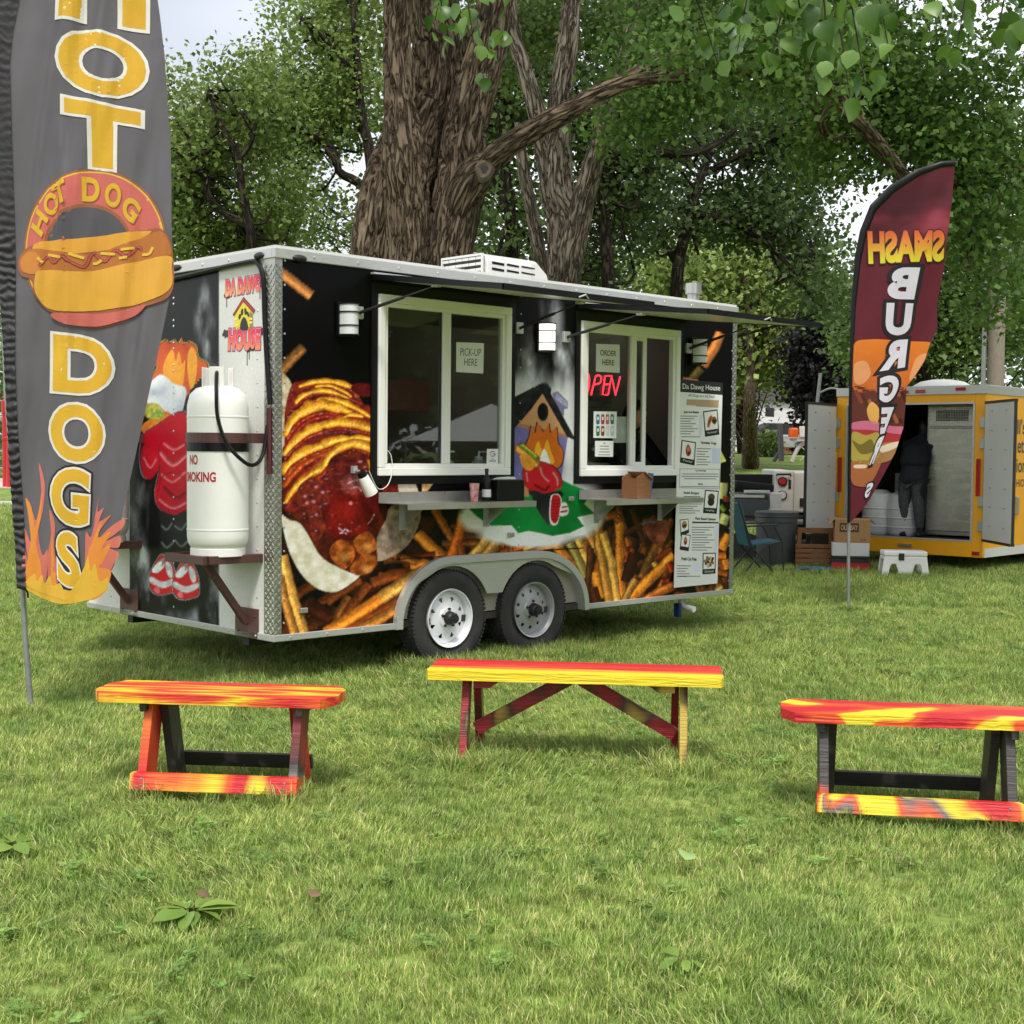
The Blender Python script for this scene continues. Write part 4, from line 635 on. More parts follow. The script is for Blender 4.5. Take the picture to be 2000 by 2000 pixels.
cv = [fro(x, y) for x, y in ((330, 548), (380, 537), (440, 523), (500, 511), (512, 514), (520, 530), (524, 560), (526, 620), (530, 700), (534, 760), (536, 790))]
MB().tube(spl([(-.022, float(t)+.02, float(z)) for t, z in cv], 5, False), .017, 8).build('cable_conduit', M['black'], FT, smooth=True); MB().tube(spl([(-.02, .035, 1.83), (-.022, .03, 1.6), (-.02, .03, 1.4)], 5, False), .02, 8).build('conduit_sleeve', mat('dark_red_sleeve', L(70, 20, 28), .4), FT, smooth=True)
MB().tube([(4.35, .15, .30), (4.35, .1, .22), (4.35, -.02, .20)], .028, 10).build('drain_pipe', M['vinyl'], FT, smooth=True); MB().box((4.27, .1, .19), (.03, .06, .12)).build('drain_valve', mat('blue_plastic', L(20, 50, 110), .4), FT)
for px, py in ((591, 1192), (996, 1044), (1113, 974)): s, z = map(float, sid(px, py)); MB().span((s-.03, -.022, z-.018), (s+.03, -.002, z+.018)).build('marker_lamp', M['steel'], FT, bev=.005)
MB().span((-.012, 2.2, .62), (-.002, 2.36, .80)).build('socket_plate', M['black'], FT, bev=.004)
# ------------------------------------------------------------------ things hung on, taped to and standing on the food trailer
YAW = .76679
def fw(x, y, z): return (-1.54942+math.cos(YAW)*x-math.sin(YAW)*y, 9.03362+math.sin(YAW)*x+math.cos(YAW)*y, z)
def on_trailer(name, label, cat, p, group=None): return thing(name, label, cat, fw(*p), YAW, group)
def shifted(fn, p): return lambda x, y, h: fn(x, y, h)-np.array(p)
def hanging(name, label, cat, pts, y, c, draw, group=None, m='paper', th_=.0012):
    """a flat sheet on the long wall: corners in artwork units, standing y metres in front of it"""
    s, z = sid(*np.array(pts, float).T); p = (float(s.mean()), -y, float(z.min())); T = on_trailer(name, label, cat, p, group)
    MB().prism([(a-p[0], b-p[2]) for a, b in zip(s, z)], 0, th_).build('sheet', M[m], T)
    if draw:
        D = Deco(); draw(D); D.build('lettering', shifted(side_fn(y+.0002), p), M['print'], T)
    return T
ink = (40, 42, 44)
def d_(D): D.text('PICK-UP', c1((1388, 752), (1545, 755), (1545, 700), (1390, 695)), ink, 0, bold=-.004, shear=.05); D.text('HERE', c1((1418, 825), (1518, 830), (1518, 778), (1418, 773)), ink, 0, bold=-.004, shear=.05)
hanging('paper_sign', 'white paper reading PICK-UP HERE taped inside the left serving window', 'sign', c1((1360, 650), (1568, 658), (1562, 887), (1358, 875)), -.003, None, d_, 'paper notices in the serving windows')
def d_(D): D.text('ORDER', c2((815, 674), (935, 680), (935, 640), (815, 630)), ink, 0, bold=.012, shear=.05); D.text('HERE', c2((828, 746), (920, 750), (920, 710), (828, 701)), ink, 0, bold=.012, shear=.05)
hanging('paper_sign', 'white paper reading ORDER HERE above the red neon sign', 'sign', c2((785, 586), (962, 592), (962, 805), (783, 795)), .008, None, d_, 'paper notices in the serving windows')
def d_(D):
    G_ = [(66, 133, 244), (52, 168, 83), (251, 188, 5), (234, 67, 53)]; x0, y0 = c1((1634, 1493))[0]
    for a0, a1, c in ((-.1, .9, G_[0]), (.9, 2.2, G_[1]), (2.2, 3.5, G_[2]), (3.5, 5.6, G_[3])):
        t = np.linspace(a0, a1, 8); D.poly([(x0+5.6*math.cos(a), y0+5.6*math.sin(a)) for a in t]+[(x0+3.8*math.cos(a), y0+3.8*math.sin(a)) for a in t[::-1]], c, 0)
    D.rect(x0, y0-.9, x0+5.6, y0+.9, G_[0], 0)
    for k, w_ in ((9.5, 5), (12.5, 10), (14.5, 10)): D.rect(x0-w_/1.6, y0+k, x0+w_/1.6, y0+k+1, (120, 124, 128), 0)
hanging('sticker', 'small white square sticker with a four-coloured letter G low in the pick-up window', 'sticker', c1((1592, 1456), (1678, 1456), (1676, 1578), (1588, 1572)), -.004, None, d_)
def d_(D):
    cc = [(40, 110, 150), (150, 66, 54), (180, 96, 70), (54, 110, 110), (30, 110, 70), (120, 60, 50), (200, 200, 200), (170, 186, 196)]
    for k in range(8):
        x, y = 785+(k % 4)*36, 1118+(k//4)*88; D.poly(c2(*spl([(x, y+6), (x+12, y), (x+24, y+6), (x+24, y+68), (x+12, y+74), (x, y+68)], 3)), cc[k], 0); D.poly(c2((x+5, y+18), (x+19, y+18), (x+19, y+40), (x+5, y+46)), (226, 214, 208), 1)
hanging('drinks_chart', 'white sheet showing eight coloured drink cans in two rows under the neon sign', 'sign', c2((766, 1095), (940, 1097), (936, 1298), (764, 1295)), .008, None, d_, 'paper notices in the serving windows')
def d_(D):
    for k, (a, b) in enumerate(((835, 855), (810, 880), (812, 880), (806, 884), (800, 888))): D.poly(c2((a, 1332+k*22), (b, 1333+k*22), (b, 1339+k*22), (a, 1338+k*22)), (120, 122, 124), 0)
hanging('paper_sign', 'small white notice with grey lines at the bottom of the order window', 'sign', c2((776, 1318), (914, 1318), (912, 1438), (776, 1436)), .008, None, d_, 'paper notices in the serving windows')
hanging('paper_sign', 'blank pale sheet behind the glass right of the drink cans chart', 'sign', c2((936, 1135), (1085, 1135), (1082, 1332), (934, 1332)), -.03, None, None, 'paper notices in the serving windows')
# neon
NE = on_trailer('neon_sign', 'glowing red OPEN neon sign inside the order window', 'neon sign', (2.95, .02, 1.9))
ne = MB(); S_ = [[(720, 812), (745, 815), (752, 870), (740, 940), (712, 968), (706, 920), (712, 850), (722, 812)], [(766, 972), (788, 880), (802, 828), (834, 826), (842, 846), (832, 880), (792, 892)], [(908, 826), (870, 828), (852, 968), (892, 970)], [(861, 892), (896, 890)], [(895, 966), (920, 826), (950, 972), (985, 832)]]
for s_ in S_:
    q = [sid(*p) for p in c2(*s_)]; q = [(float(a)-2.95, 0, float(b)-1.9) for a, b in q]; ne.tube(spl(q, 3, False) if len(q) > 6 else q, .0075, 6)
ne.build('neon_tube', emit('neon_red', (1, .03, .06), 1.3), NE); MB().span((-.0, .01, .02), (.34, .016, .2)).build('backing', M['glass'], NE)
# menu board
MP = c2((1403, 852), (1730, 880), (1690, 2392), (1362, 2425))
def bars(D, x0, y0, x1, n, dy=20, c=(110, 112, 116), j=0, k_=c2):
    for k in range(n):
        w_ = (x1-x0)*(1-.5*((k*7+j) % 5)/5); D.poly(k_((x0, y0+k*dy), (x0+w_, y0+k*dy+1), (x0+w_, y0+k*dy+7), (x0, y0+k*dy+6)), c, 0)
def photo(D, q, kind, cap):
    q = [np.array(p, float) for p in q]; D.poly(q, (24, 26, 28), 0); b = lambda u, v: tuple((q[0]*(1-u)+q[1]*u)*(1-v)+(q[3]*(1-u)+q[2]*u)*v); D.poly([b(.07, .05), b(.93, .05), b(.93, .76), b(.07, .76)], (228, 229, 226), 1)
    el = lambda x, y, rx, ry, c, l: D.poly([b(x+rx*math.cos(t), y+ry*math.sin(t)) for t in np.linspace(0, 6.1, 14)], c, l)
    if kind == 'b': el(.5, .36, .28, .24, (150, 96, 50), 2); el(.5, .42, .29, .10, (60, 40, 26), 3); el(.5, .28, .22, .10, (196, 130, 70), 3)
    elif kind == 'd': D.poly([b(*p) for p in spl([(.2, .6), (.3, .35), (.5, .2), (.62, .3), (.45, .5), (.32, .66)], 4)], (176, 110, 50), 2); D.poly([b(*p) for p in spl([(.27, .58), (.38, .38), (.52, .27), (.42, .45)], 4)], (110, 40, 20), 3); el(.72, .42, .17, .16, (130, 84, 44), 2); el(.72, .44, .18, .06, (50, 32, 22), 3)
    elif kind == 'h': D.poly([b(*p) for p in spl([(.45, .14), (.65, .3), (.7, .5), (.55, .66), (.4, .6), (.32, .4)], 4)], (150, 60, 40), 2); el(.5, .35, .1, .12, (200, 120, 90), 3); el(.55, .52, .08, .08, (90, 26, 18), 3)
    elif kind == 'k': el(.5, .3, .25, .16, (86, 64, 46), 2); el(.5, .5, .24, .18, (30, 26, 24), 3)
    elif kind == 'f':
        for k in range(16): el(.5+.34*math.sin(k*2.4)*(k/16)**.5, .42+.26*math.cos(k*2.4)*(k/16)**.5, .1, .07, [(120, 90, 60), (200, 180, 140), (60, 40, 30), (150, 110, 70)][k % 4], 2+k % 3)
    if cap: D.text(cap, [b(.16, .93), b(.86, .93), b(.86, .82), b(.16, .82)], (220, 222, 222), 2, bold=-.002, shear=.2)
def d_(D):
    D.poly(c2((1403, 852), (1730, 880), (1728, 972), (1402, 948)), (38, 38, 40), 0); t_ = lambda s, x0, y0, x1, y1, c=ink, b=.01, dy=4: D.text(s, c2((x0, y1), (x1, y1+dy), (x1, y0+dy), (x0, y0)), c, 1, bold=b)
    t_('Da Dawg House', 1426, 886, 1710, 938, (226, 226, 224), .004, 14); t_('All Dogs are All Beef', 1468, 964, 1668, 988, (90, 92, 94), .0, 12); D.poly(c2((1458, 1004), (1700, 1012), (1696, 1068), (1530, 1058), (1528, 1052), (1455, 1048)), (176, 150, 118), 1); bars(D, 1590, 1025, 1680, 2, 14, (196, 176, 150))
    t_('Just the Basics', 1434, 1090, 1550, 1114, ink, .03, 2); bars(D, 1410, 1128, 1540, 8, 19); D.poly(c2((1552, 1122), (1576, 1124), (1574, 1278), (1550, 1276)), (206, 210, 226), 0); bars(D, 1415, 1284, 1560, 1)
    photo(D, c2((1580, 1095), (1690, 1080), (1704, 1270), (1596, 1288)), 'd', 'Yummy!'); photo(D, c2((1418, 1310), (1528, 1328), (1516, 1504), (1406, 1482)), 'h', 'Tasty')
    t_('Specialty Dogs', 1566, 1320, 1680, 1344, ink, .03, 6); bars(D, 1532, 1374, 1640, 7, 20); D.poly(c2((1650, 1372), (1712, 1376), (1710, 1492), (1648, 1488)), (200, 206, 228), 0)
    for a in ((1405, 1527, 1710, 1530), (1402, 1670, 1705, 1678)): D.poly(c2((a[0], a[1]), (a[2], a[3]), (a[2], a[3]+3), (a[0], a[1]+3)), (90, 100, 110), 0)
    D.poly(c2((1405, 1527), (1408, 1527), (1405, 1672), (1402, 1672)), (90, 100, 110), 0); D.poly(c2((1707, 1530), (1710, 1530), (1706, 1678), (1703, 1678)), (90, 100, 110), 0)
    t_('Top it Off for FREE', 1522, 1536, 1602, 1550, ink, .03, 3); bars(D, 1425, 1564, 1695, 1); bars(D, 1418, 1582, 1700, 1); bars(D, 1438, 1600, 1680, 1); t_('Add Ons', 1542, 1634, 1578, 1650, ink, .03, 2); bars(D, 1412, 1660, 1700, 1)
    t_('Smash Burgers', 1434, 1698, 1550, 1722, ink, .03, 4); bars(D, 1434, 1734, 1560, 1); bars(D, 1402, 1790, 1575, 5, 17); photo(D, c2((1596, 1686), (1700, 1694), (1684, 1868), (1580, 1862)), 'k', 'Tempting...')
    t_('Plant Based Options', 1522, 1892, 1676, 1918, ink, .03, 6); D.poly(c2((1500, 1926), (1698, 1930), (1698, 1940), (1500, 1938)), (40, 42, 44), 0); bars(D, 1495, 1966, 1665, 10, 19); D.poly(c2((1670, 1952), (1694, 1954), (1688, 2150), (1664, 2148)), (208, 212, 228), 0)
    photo(D, c2((1404, 1912), (1470, 1904), (1476, 2010), (1412, 2040)), 'b', ''); photo(D, c2((1418, 2018), (1488, 2028), (1472, 2150), (1404, 2138)), 'h', '')
    t_('Fresh Cut Fries', 1418, 2192, 1532, 2218, ink, .03, 4); bars(D, 1384, 2256, 1490, 5, 20); D.poly(c2((1504, 2240), (1560, 2242), (1558, 2300), (1502, 2298)), (214, 218, 234), 0); bars(D, 1386, 2334, 1560, 1); photo(D, c2((1578, 2162), (1678, 2160), (1674, 2318), (1576, 2324)), 'f', 'Delicious!')
hanging('menu_board', 'tall white menu board with black header and food photos right of the order window', 'menu board', MP, .022, None, d_, None, 'paper', .004)
# on the pick-up shelf
def stand(name, label, cat, px, py, y, z): s = float(sid(px, py)[0]); return on_trailer(name, label, cat, (s, y, z))
SZ1, SZ2 = 1.201, 1.191
t = on_trailer('paper_cup', 'small red and white patterned paper cup beside the sauce bottle on the shelf', 'cup', (1.58, -.20, SZ1)); MB().lathe([(.026, 0), (.036, .125), (.038, .128), (.036, .13), (.024, .004), (0, .004)], (0, 0, 0), 20).build('cup', mat('red_white_print', L(190, 50, 60), .5, c2=L(230, 222, 218), scale=30), t, smooth=True); tag(t)
t = on_trailer('sauce_bottle', 'dark slim sauce bottle with a white label on the pick-up shelf', 'bottle', (1.70, -.20, SZ1)); MB().lathe([(0, 0), (.031, .001), (.033, .01), (.033, .12), (.028, .15), (.013, .185), (.012, .215)], (0, 0, 0), 20).build('glass', M['black'], t, smooth=True); MB().lathe([(.0145, .21), (.0145, .235), (0, .236)], (0, 0, 0), 14).build('cap', M['dark'], t); MB().lathe([(.0336, .03), (.0336, .085)], (0, 0, 0), 20).build('paper_label', M['paper'], t)
t = on_trailer('napkin_box', 'black box dispenser with a white napkin at the right end of the pick-up shelf', 'dispenser', (1.84, -.17, SZ1)); MB().span((-.085, -.09, 0), (.19, .08, .155)).build('body', M['black'], t, bev=.008); MB().prism([(-.03, .157), (.15, .157), (.13, .175), (.02, .17)], -.04, .03).build('napkin', M['paper'], t)
t = on_trailer('napkin_house', 'house-shaped wooden napkin dispenser on the order shelf', 'dispenser', (3.38, -.17, SZ2))
MB().prism([(-.085, 0), (.085, 0), (.085, .15), (.0, .21), (-.085, .17)], -.09, -.075).build('front_board', M['wood'], t); MB().prism([(-.085, 0), (.085, 0), (.085, .15), (.0, .21), (-.085, .17)], .06, .075).build('rear_board', M['wood'], t); MB().span((-.085, -.0748, 0), (-.07, .0598, .165)).build('side_board', M['wood'], t); MB().span((-.06, -.06, .01), (.095, .05, .14)).build('napkins', M['paper'], t); MB().bar((-.005, -.01, .215), (.1, -.01, .15), .19, .008).build('roof_board', M['wood'], t)
t = on_trailer('leaflet', 'blue leaflet standing behind the wooden napkin dispenser', 'leaflet', (3.585, -.10, SZ2)); MB().prism([(0, 0), (.07, .0), (.10, .2), (.03, .205)], 0, .004).build('card', mat('blue_card', L(34, 74, 130), .5, c2=L(90, 140, 190), scale=18), t)
t = on_trailer('hanging_lamp', 'white cone spotlight dangling on a thin wire left of the pick-up shelf', 'lamp', (.70, -.10, 1.30)); R_ = Matrix.Rotation(math.radians(-32), 4, 'Y')
m = MB().lathe([(.0, .10), (.034, .10), (.036, .095), (.046, -.02), (.047, -.04), (.043, -.04), (.0, -.03)], (0, 0, 0), 20); m.v = [tuple(R_ @ Vector(v)) for v in m.v]; m.build('shade', M['vinyl'], t, smooth=True); m = MB().lathe([(.0, .14), (.03, .138), (.034, .10), (0, .10)], (0, 0, 0), 14); m.v = [tuple(R_ @ Vector(v)) for v in m.v]; m.build('socket', M['black'], t); MB().box((-.075, .07, .13), (.035, .03, .05)).bar((-.075, .06, .13), (-.06, 0, .11), .015, .015).build('bracket', M['alu'], t)
MB().tube(spl([(.0, 0, .12), (.10, .03, .0), (.20, .05, .02), (.25, .06, .12), (.24, .06, .22), (.21, .06, .26)], 6, False), .003, 5).build('wire', M['vinyl'], t)
# inside the trailer
t = on_trailer('kitchen_shelf', 'long pale shelf on the back wall inside the pick-up window', 'shelf', (.3, 2.2, 1.55)); MB().span((0, 0, 0), (2.2, .3, .03)).build('board', M['inner'], t)
for s, h_, c, lb in ((.25, .2, 'steel', 'steel jar at the left end of the inside back shelf'), (.45, .15, 'frost', 'short white jar beside the red jar on the inside back shelf'), (.62, .22, 'red', 'tall red jar on the inside back shelf'), (.85, .18, 'steel', 'steel jar right of the red jar on the inside back shelf'), (1.05, .12, 'wood', 'low brown jar on the inside back shelf'), (1.3, .2, 'frost', 'tall white jar right of the low brown jar inside'), (1.6, .16, 'card', 'tan jar at the right end of the inside back shelf')): o = on_trailer('storage_jar', lb, 'jar', (.3+s, 2.33, 1.581), 'jars on the inside shelf'); MB().lathe([(0, 0), (.05, 0), (.05, h_*.85), (.03, h_*.9), (.03, h_), (0, h_)], (0, 0, 0), 14).build('body', M[c], o)
t = on_trailer('prep_counter', 'steel counter inside the trailer behind the pick-up window', 'counter', (.4, .12, .355)); MB().span((0, 0, .9), (1.9, .55, .94)).build('top', M['steel'], t); MB().span((.02, .02, 0), (1.88, .5, .895)).build('cabinet', M['dark'], t)
for x, px in ((1.62, 0), (1.95, 1)):
    t = on_trailer('squeeze_bottle', 'pale squeeze bottle behind the glass of the pick-up window' if not px else 'second pale squeeze bottle behind the G sticker', 'bottle', (x, .16, 1.296)); MB().lathe([(0, 0), (.07, 0), (.072, .01), (.072, .15), (.05, .19), (.03, .2)], (0, 0, 0), 20).build('body', M['frost'], t, smooth=True); MB().lathe([(.032, .2), (.032, .225), (.01, .23), (.006, .27), (0, .27)], (0, 0, 0), 14).bar((0, 0, .26), (.08, 0, .262), .012, .012).build('pump', M['vinyl'], t)
t = on_trailer('cardboard_carton', 'brown carton up on the wall inside the pick-up window', 'carton', (1.95, 1.9, 2.15)); MB().span((0, 0, 0), (.45, .3, .4)).build('box', M['card'], t); MB().span((.38, -.01, -1.8), (.42, .0, 0)).build('post', M['wood'], t)
t = on_trailer('wall_notice', 'pink and white notices pinned up inside the trailer', 'notice', (2.1, 1.5, 1.9)); MB().span((0, 0, 0), (.5, .01, .25)).build('sheet', mat('pink_paper', L(200, 150, 146), .7), t)
t = on_trailer('cool_box', 'red cool box behind the order window', 'cool box', (3.2, .5, .36)); MB().span((0, 0, .0), (.6, .4, 1.05)).build('body', M['red'], t, bev=.02); MB().span((-.01, -.01, 1.052), (.61, .41, 1.11)).build('lid', M['white'], t, bev=.02)
t = on_trailer('ceiling_lamp', 'lit strip lamp on the ceiling inside the trailer', 'lamp', (4.25, 1.62, 2.70)); MB().span((-.35, -.04, 0), (.35, .04, .045)).build('tube', emit('strip_light', (1, .95, .85), 1.8), t)

# ------------------------------------------------------------------ people
def skin_body(name, chains, m, parent, sub=2):
    """one continuous skinned body: list of (joint, parent index, radius)"""
    me = bpy.data.meshes.new(name); me.from_pydata([c[0] for c in chains], [(i, c[1]) for i, c in enumerate(chains) if c[1] is not None], []); me.materials.append(m); o = bpy.data.objects.new(name, me); link(o, parent)
    md = o.modifiers.new('skin', 'SKIN'); md.use_smooth_shade = True
    for i, c in enumerate(chains): v = me.skin_vertices[0].data[i]; v.radius = (c[2], c[2]) if not hasattr(c[2], '__len__') else c[2]; v.use_root = (c[1] is None)
    s = o.modifiers.new('sub', 'SUBSURF'); s.levels = s.render_levels = sub; return o
def head(parent, p, yaw_, hair_long=0, tilt=0, hairm='hair'):
    """skull with brow, nose, chin and ears, plus hair; faces -y before yaw_"""
    R_ = Matrix.Rotation(yaw_, 3, 'Z') @ Matrix.Rotation(tilt, 3, 'X'); bm = bmesh.new(); bmesh.ops.create_uvsphere(bm, u_segments=28, v_segments=20, radius=1)
    for v in bm.verts:
        x, y, z = v.co; X_, Y_, Z_ = x*.075, y*.098, z*.115
        if z < -.2: k = (-z-.2)/.8; X_ *= 1-.38*k; Y_ = Y_*(1-.35*k)-.012*k
        if y < -.5: Y_ += .006*math.exp(-((z+.1)/.2)**2)
        Y_ -= .022*math.exp(-((x)/.13)**2-((z+.18)/.16)**2)*(y < 0); Y_ -= .008*math.exp(-(x/.25)**2-((z+.62)/.12)**2)*(y < 0)
        Y_ += .012*(math.exp(-((abs(x)-.4)/.16)**2-((z-.06)/.12)**2))*(y < 0); X_ += .014*np.sign(x)*math.exp(-((z+.08)/.22)**2-((y-.1)/.14)**2)*(abs(x) > .8); v.co = R_ @ Vector((X_, Y_, Z_))+Vector(p)
    me = bpy.data.meshes.new('head'); bm.to_mesh(me); bm.free(); me.materials.append(M['skin']); h_ = bpy.data.objects.new('head', me); link(h_, parent)
    for q in me.polygons: q.use_smooth = True
    e = MB()
    for sx in (-1, 1):
        c = R_ @ Vector((sx*.031, -.083, .008))+Vector(p); e.lathe([(0, -.011), (.008, -.007), (.011, 0), (.008, .007), (0, .011)], tuple(c), 10)
    e.build('eye', M['dark'], h_, smooth=True); c = R_ @ Vector((0, -.092, -.062))+Vector(p); MB().box(tuple(c), (.04, .012, .008), (0, 0, yaw_)).build('mouth', mat('lips', L(150, 76, 70), .5), h_)
    bm = bmesh.new(); bmesh.ops.create_uvsphere(bm, u_segments=40, v_segments=30, radius=1); n = fbm(np.array([v.co for v in bm.verts])*4, 3, 5)
    for v, k in zip(bm.verts, n):
        x, y, z = v.co; s = 1+.22*(k-.45); X_, Y_, Z_ = x*.088*s, y*.108*s+.014, z*.122*s+.016
        if hair_long and y > -.35 and z < .1: d = (.1-z)/1.1; Z_ -= hair_long*d; X_ *= 1+.55*d; Y_ += .03*d
        elif z < -.25: Z_ = -.02-.03*k; Y_ = max(Y_, .02)
        if y < -.3 and z < .45: Y_ = max(Y_, -.045); X_ = np.sign(x)*max(abs(X_), .05) if abs(x) > .2 else X_*1.0; Z_ = max(Z_, .06)
        v.co = R_ @ Vector((X_, Y_, Z_))+Vector(p)
    me = bpy.data.meshes.new('hair'); bm.to_mesh(me); bm.free(); me.materials.append(M[hairm]); o = bpy.data.objects.new('hair', me); link(o, parent)
    for q in me.polygons: q.use_smooth = True
def hand(parent, wrist, fwd, side, up, m='skin', s=1.0):
    """palm and five bent fingers of unequal length, each a skinned chain rooted in the palm"""
    w_, f, sd_, u = Vector(wrist), Vector(fwd).normalized(), Vector(side).normalized(), Vector(up).normalized(); ch = [(w_, None, .026*s), (w_+f*.045*s, 0, (.036*s, .020*s)), (w_+f*.085*s, 1, (.036*s, .017*s))]
    for k, l_ in enumerate((.075, .085, .078, .062)):
        b = w_+f*.088*s+sd_*(k-1.5)*.021*s; n = len(ch); ch.append((b, 2, .0095*s)); ch.append((b+f*l_*.5*s-u*.006*s, n, .009*s)); ch.append((b+f*l_*.78*s-u*.028*s, n+1, .008*s)); ch.append((b+f*l_*.86*s-u*.046*s, n+2, .007*s))
    n = len(ch); b = w_+f*.03*s-sd_*.034*s; ch.append((b, 1, .012*s)); ch.append((b+f*.035*s-sd_*.022*s-u*.012*s, n, .0105*s)); ch.append((b+f*.06*s-sd_*.022*s-u*.026*s, n+1, .0085*s)); return skin_body('hand', [(tuple(c[0]), c[1], c[2]) for c in ch], M[m], parent, 1)
PE = on_trailer('person', 'person in a black jacket leaning on the counter inside the order window', 'person', (4.04, .60, .36))
skin_body('body', [((0, .22, .86), None, .15), ((0, .12, 1.05), 0, .15), ((.04, -.02, 1.24), 1, (.2, .15)), ((.02, -.10, 1.36), 2, (.16, .11)), ((-.02, -.14, 1.44), 3, .06), ((.22, -.08, 1.30), 3, .085), ((.34, -.24, 1.06), 5, .062), ((.29, -.43, 1.02), 6, .045), ((-.19, -.10, 1.30), 3, .085), ((-.28, -.28, 1.08), 8, .062), ((-.12, -.43, 1.02), 9, .045),
                   ((.1, .24, .82), 0, .11), ((.12, .18, .46), 11, .08), ((.12, .24, .08), 12, .055), ((.12, .12, .04), 13, .045), ((-.1, .24, .82), 0, .11), ((-.12, .2, .46), 15, .08), ((-.12, .26, .08), 16, .055), ((-.12, .14, .04), 17, .045)], M['jacket'], PE)
head(PE, (-.06, -.24, 1.52), .2, 0, .3); hand(PE, (.29, -.44, 1.02), (-.3, -1, -.1), (1, -.3, 0), (0, 0, 1)); hand(PE, (-.12, -.44, 1.02), (.3, -1, -.1), (-1, -.3, 0), (0, 0, 1))

# ------------------------------------------------------------------ feather flags
class Sheet:
    """cloth hanging across the view: edge curves in artwork units on a plane Y metres away, with real folds"""
    def __init__(s, Y, left, right, y0, yl, yr, fold, bulge=0): s.Y, s.l, s.r, s.y0, s.yl, s.yr, s.fold, s.b = Y, np.array(left, float), np.array(right, float), y0, yl, yr, fold, bulge
    def xyz(s, px, py, h=0):
        d = CF[None]+CR[None]*((px-1000)/2707.2)[:, None]-CU[None]*((py-1000)/2707.2)[:, None]; t = s.Y/d[:, 1]; q = np.array([0, 0, CH])+d*t[:, None]; q[:, 1] += s.fold(px, py)-h; return q
    def grid(s, nu, nv):
        u, v = np.meshgrid(np.linspace(0, 1, nu), np.linspace(0, 1, nv)); yl = s.y0[0]+(s.yl-s.y0[0])*v; yr = s.y0[1]+(s.yr-s.y0[1])*v; xl = np.interp(yl, s.l[:, 1], s.l[:, 0]); xr = np.interp(yr, s.r[:, 1], s.r[:, 0])
        x = xl+(xr-xl)*u; y = yl+(yr-yl)*u+s.b*np.sin(PI*u)*v**10; i = np.arange(nv-1)[:, None]*nu+np.arange(nu-1)[None]; return x.ravel(), y.ravel(), np.stack([i, i+nu, i+nu+1, i+1], -1).reshape(-1, 4)
M['flag'] = attr_mat('flag_cloth', .5, .06, 6, bump=.05, bscale=500, transl=.28, spec=.35); M['sleeve'] = mat('black_sleeve', L(32, 30, 34), .6, var=.2, bump=.4, bscale=30)
g1, g2 = crop(0, 0, 2.76), q2
F1 = thing('feather_flag', 'tall dark grey feather flag reading HOT DOGS with flames along the bottom', 'flag', tuple(at(58, 1390, 7.973)[:2])+(0,))
f1_o = np.array(F1.location)
def fold1(x, y): return .14*(n2(x*.011+y*.0012, y*.0022, 2, 3)-.5)+.08*(n2(x*.03+y*.004, y*.003, 2, 8)-.5)*np.clip((x-20)/60, 0, 1)-.022*np.exp(-((x-122-(y-250)*.03)/9)**2)*np.clip((y-230)/60, 0, 1)*np.clip((760-y)/250, 0, 1)+.00011*(x-60)
S1 = Sheet(7.93, [(30, -320), (30, 0), (22, 60), (17, 120), (19, 200), (24, 400), (29, 700), (40, 930), (53, 1150)], [(210, -320), (285, -120), (303, 0), (318, 100), (330, 300), (335, 500), (333, 560), (305, 700), (272, 850), (240, 1000), (225, 1100), (206, 1136)], (-320, -320), 1150, 1136, fold1, 38)
def loc(o): return lambda q: q-np.array(o)
x, y, Fq = S1.grid(90, 220); V_ = S1.xyz(x, y)-f1_o; n = n2(x*.02, y*.004, 3, 6)[:, None]; arrays_obj('cloth', V_, Fq, M['flag'], F1, lin(np.array([98, 95, 100])+(n-.5)*16), smooth=True)
fl = lambda S, o: (lambda x, y, h: S.xyz(x, y, h+.004)-np.array(o))
D = Deco(); gold, cream = grad(0, (226, 184, 60), 300, (214, 166, 42), 0), (232, 229, 220)
def big(t, *q):
    q = [q[3], q[2], q[1], q[0]]; D.text(t, q, cream, 0, bold=.075, ref=.04); D.text(t, q, gold, 1, bold=.04)
big('H', *g1((322, -330), (768, -300), (768, 140), (316, 88))); big('O', *g1((316, 140), (772, 205), (778, 535), (322, 480))); big('T', *g1((350, 528), (750, 598), (745, 925), (352, 880)))
big('D', *g2((268, 5), (565, 40), (560, 318), (262, 292))); big('O', *g2((250, 345), (520, 375), (515, 660), (250, 636)))
for lay, bd, c in ((0, .1, (44, 40, 44)), (1, .07, cream), (2, .04, gold)):
    D.text('G', g2((262, 950), (440, 982), (456, 690), (248, 678)), c, lay, bold=bd, ref=.04); D.text('S', g2((290, 1262), (400, 1292), (384, 1010), (282, 998)), c, lay, bold=bd, ref=.04)
pk, br, bu, ye = (204, 108, 98), (158, 98, 66), (226, 164, 62), (226, 190, 70)
el = lambda cx, cy, rx, ry, r=0, n=40, a0=0, a1=2*PI: [(cx+rx*math.cos(t)*math.cos(r)-ry*math.sin(t)*math.sin(r), cy+rx*math.cos(t)*math.sin(r)+ry*math.sin(t)*math.cos(r)) for t in np.linspace(a0, a1, n)]
for rx, ry, c, lay in ((388, 430, br, 0), (376, 418, ye, 1), (368, 410, pk, 2)): D.poly(g1(*el(510, 1340, rx, ry, .05, 60)[:-1]), c, lay)
D.poly(g1(*el(480, 1330, 232, 232, 0, 50)[:-1]), br, 3); D.poly(g1(*el(480, 1335, 218, 218, 0, 50)[:-1]), grad(380, (92, 89, 94), 470, (88, 86, 92)), 4)
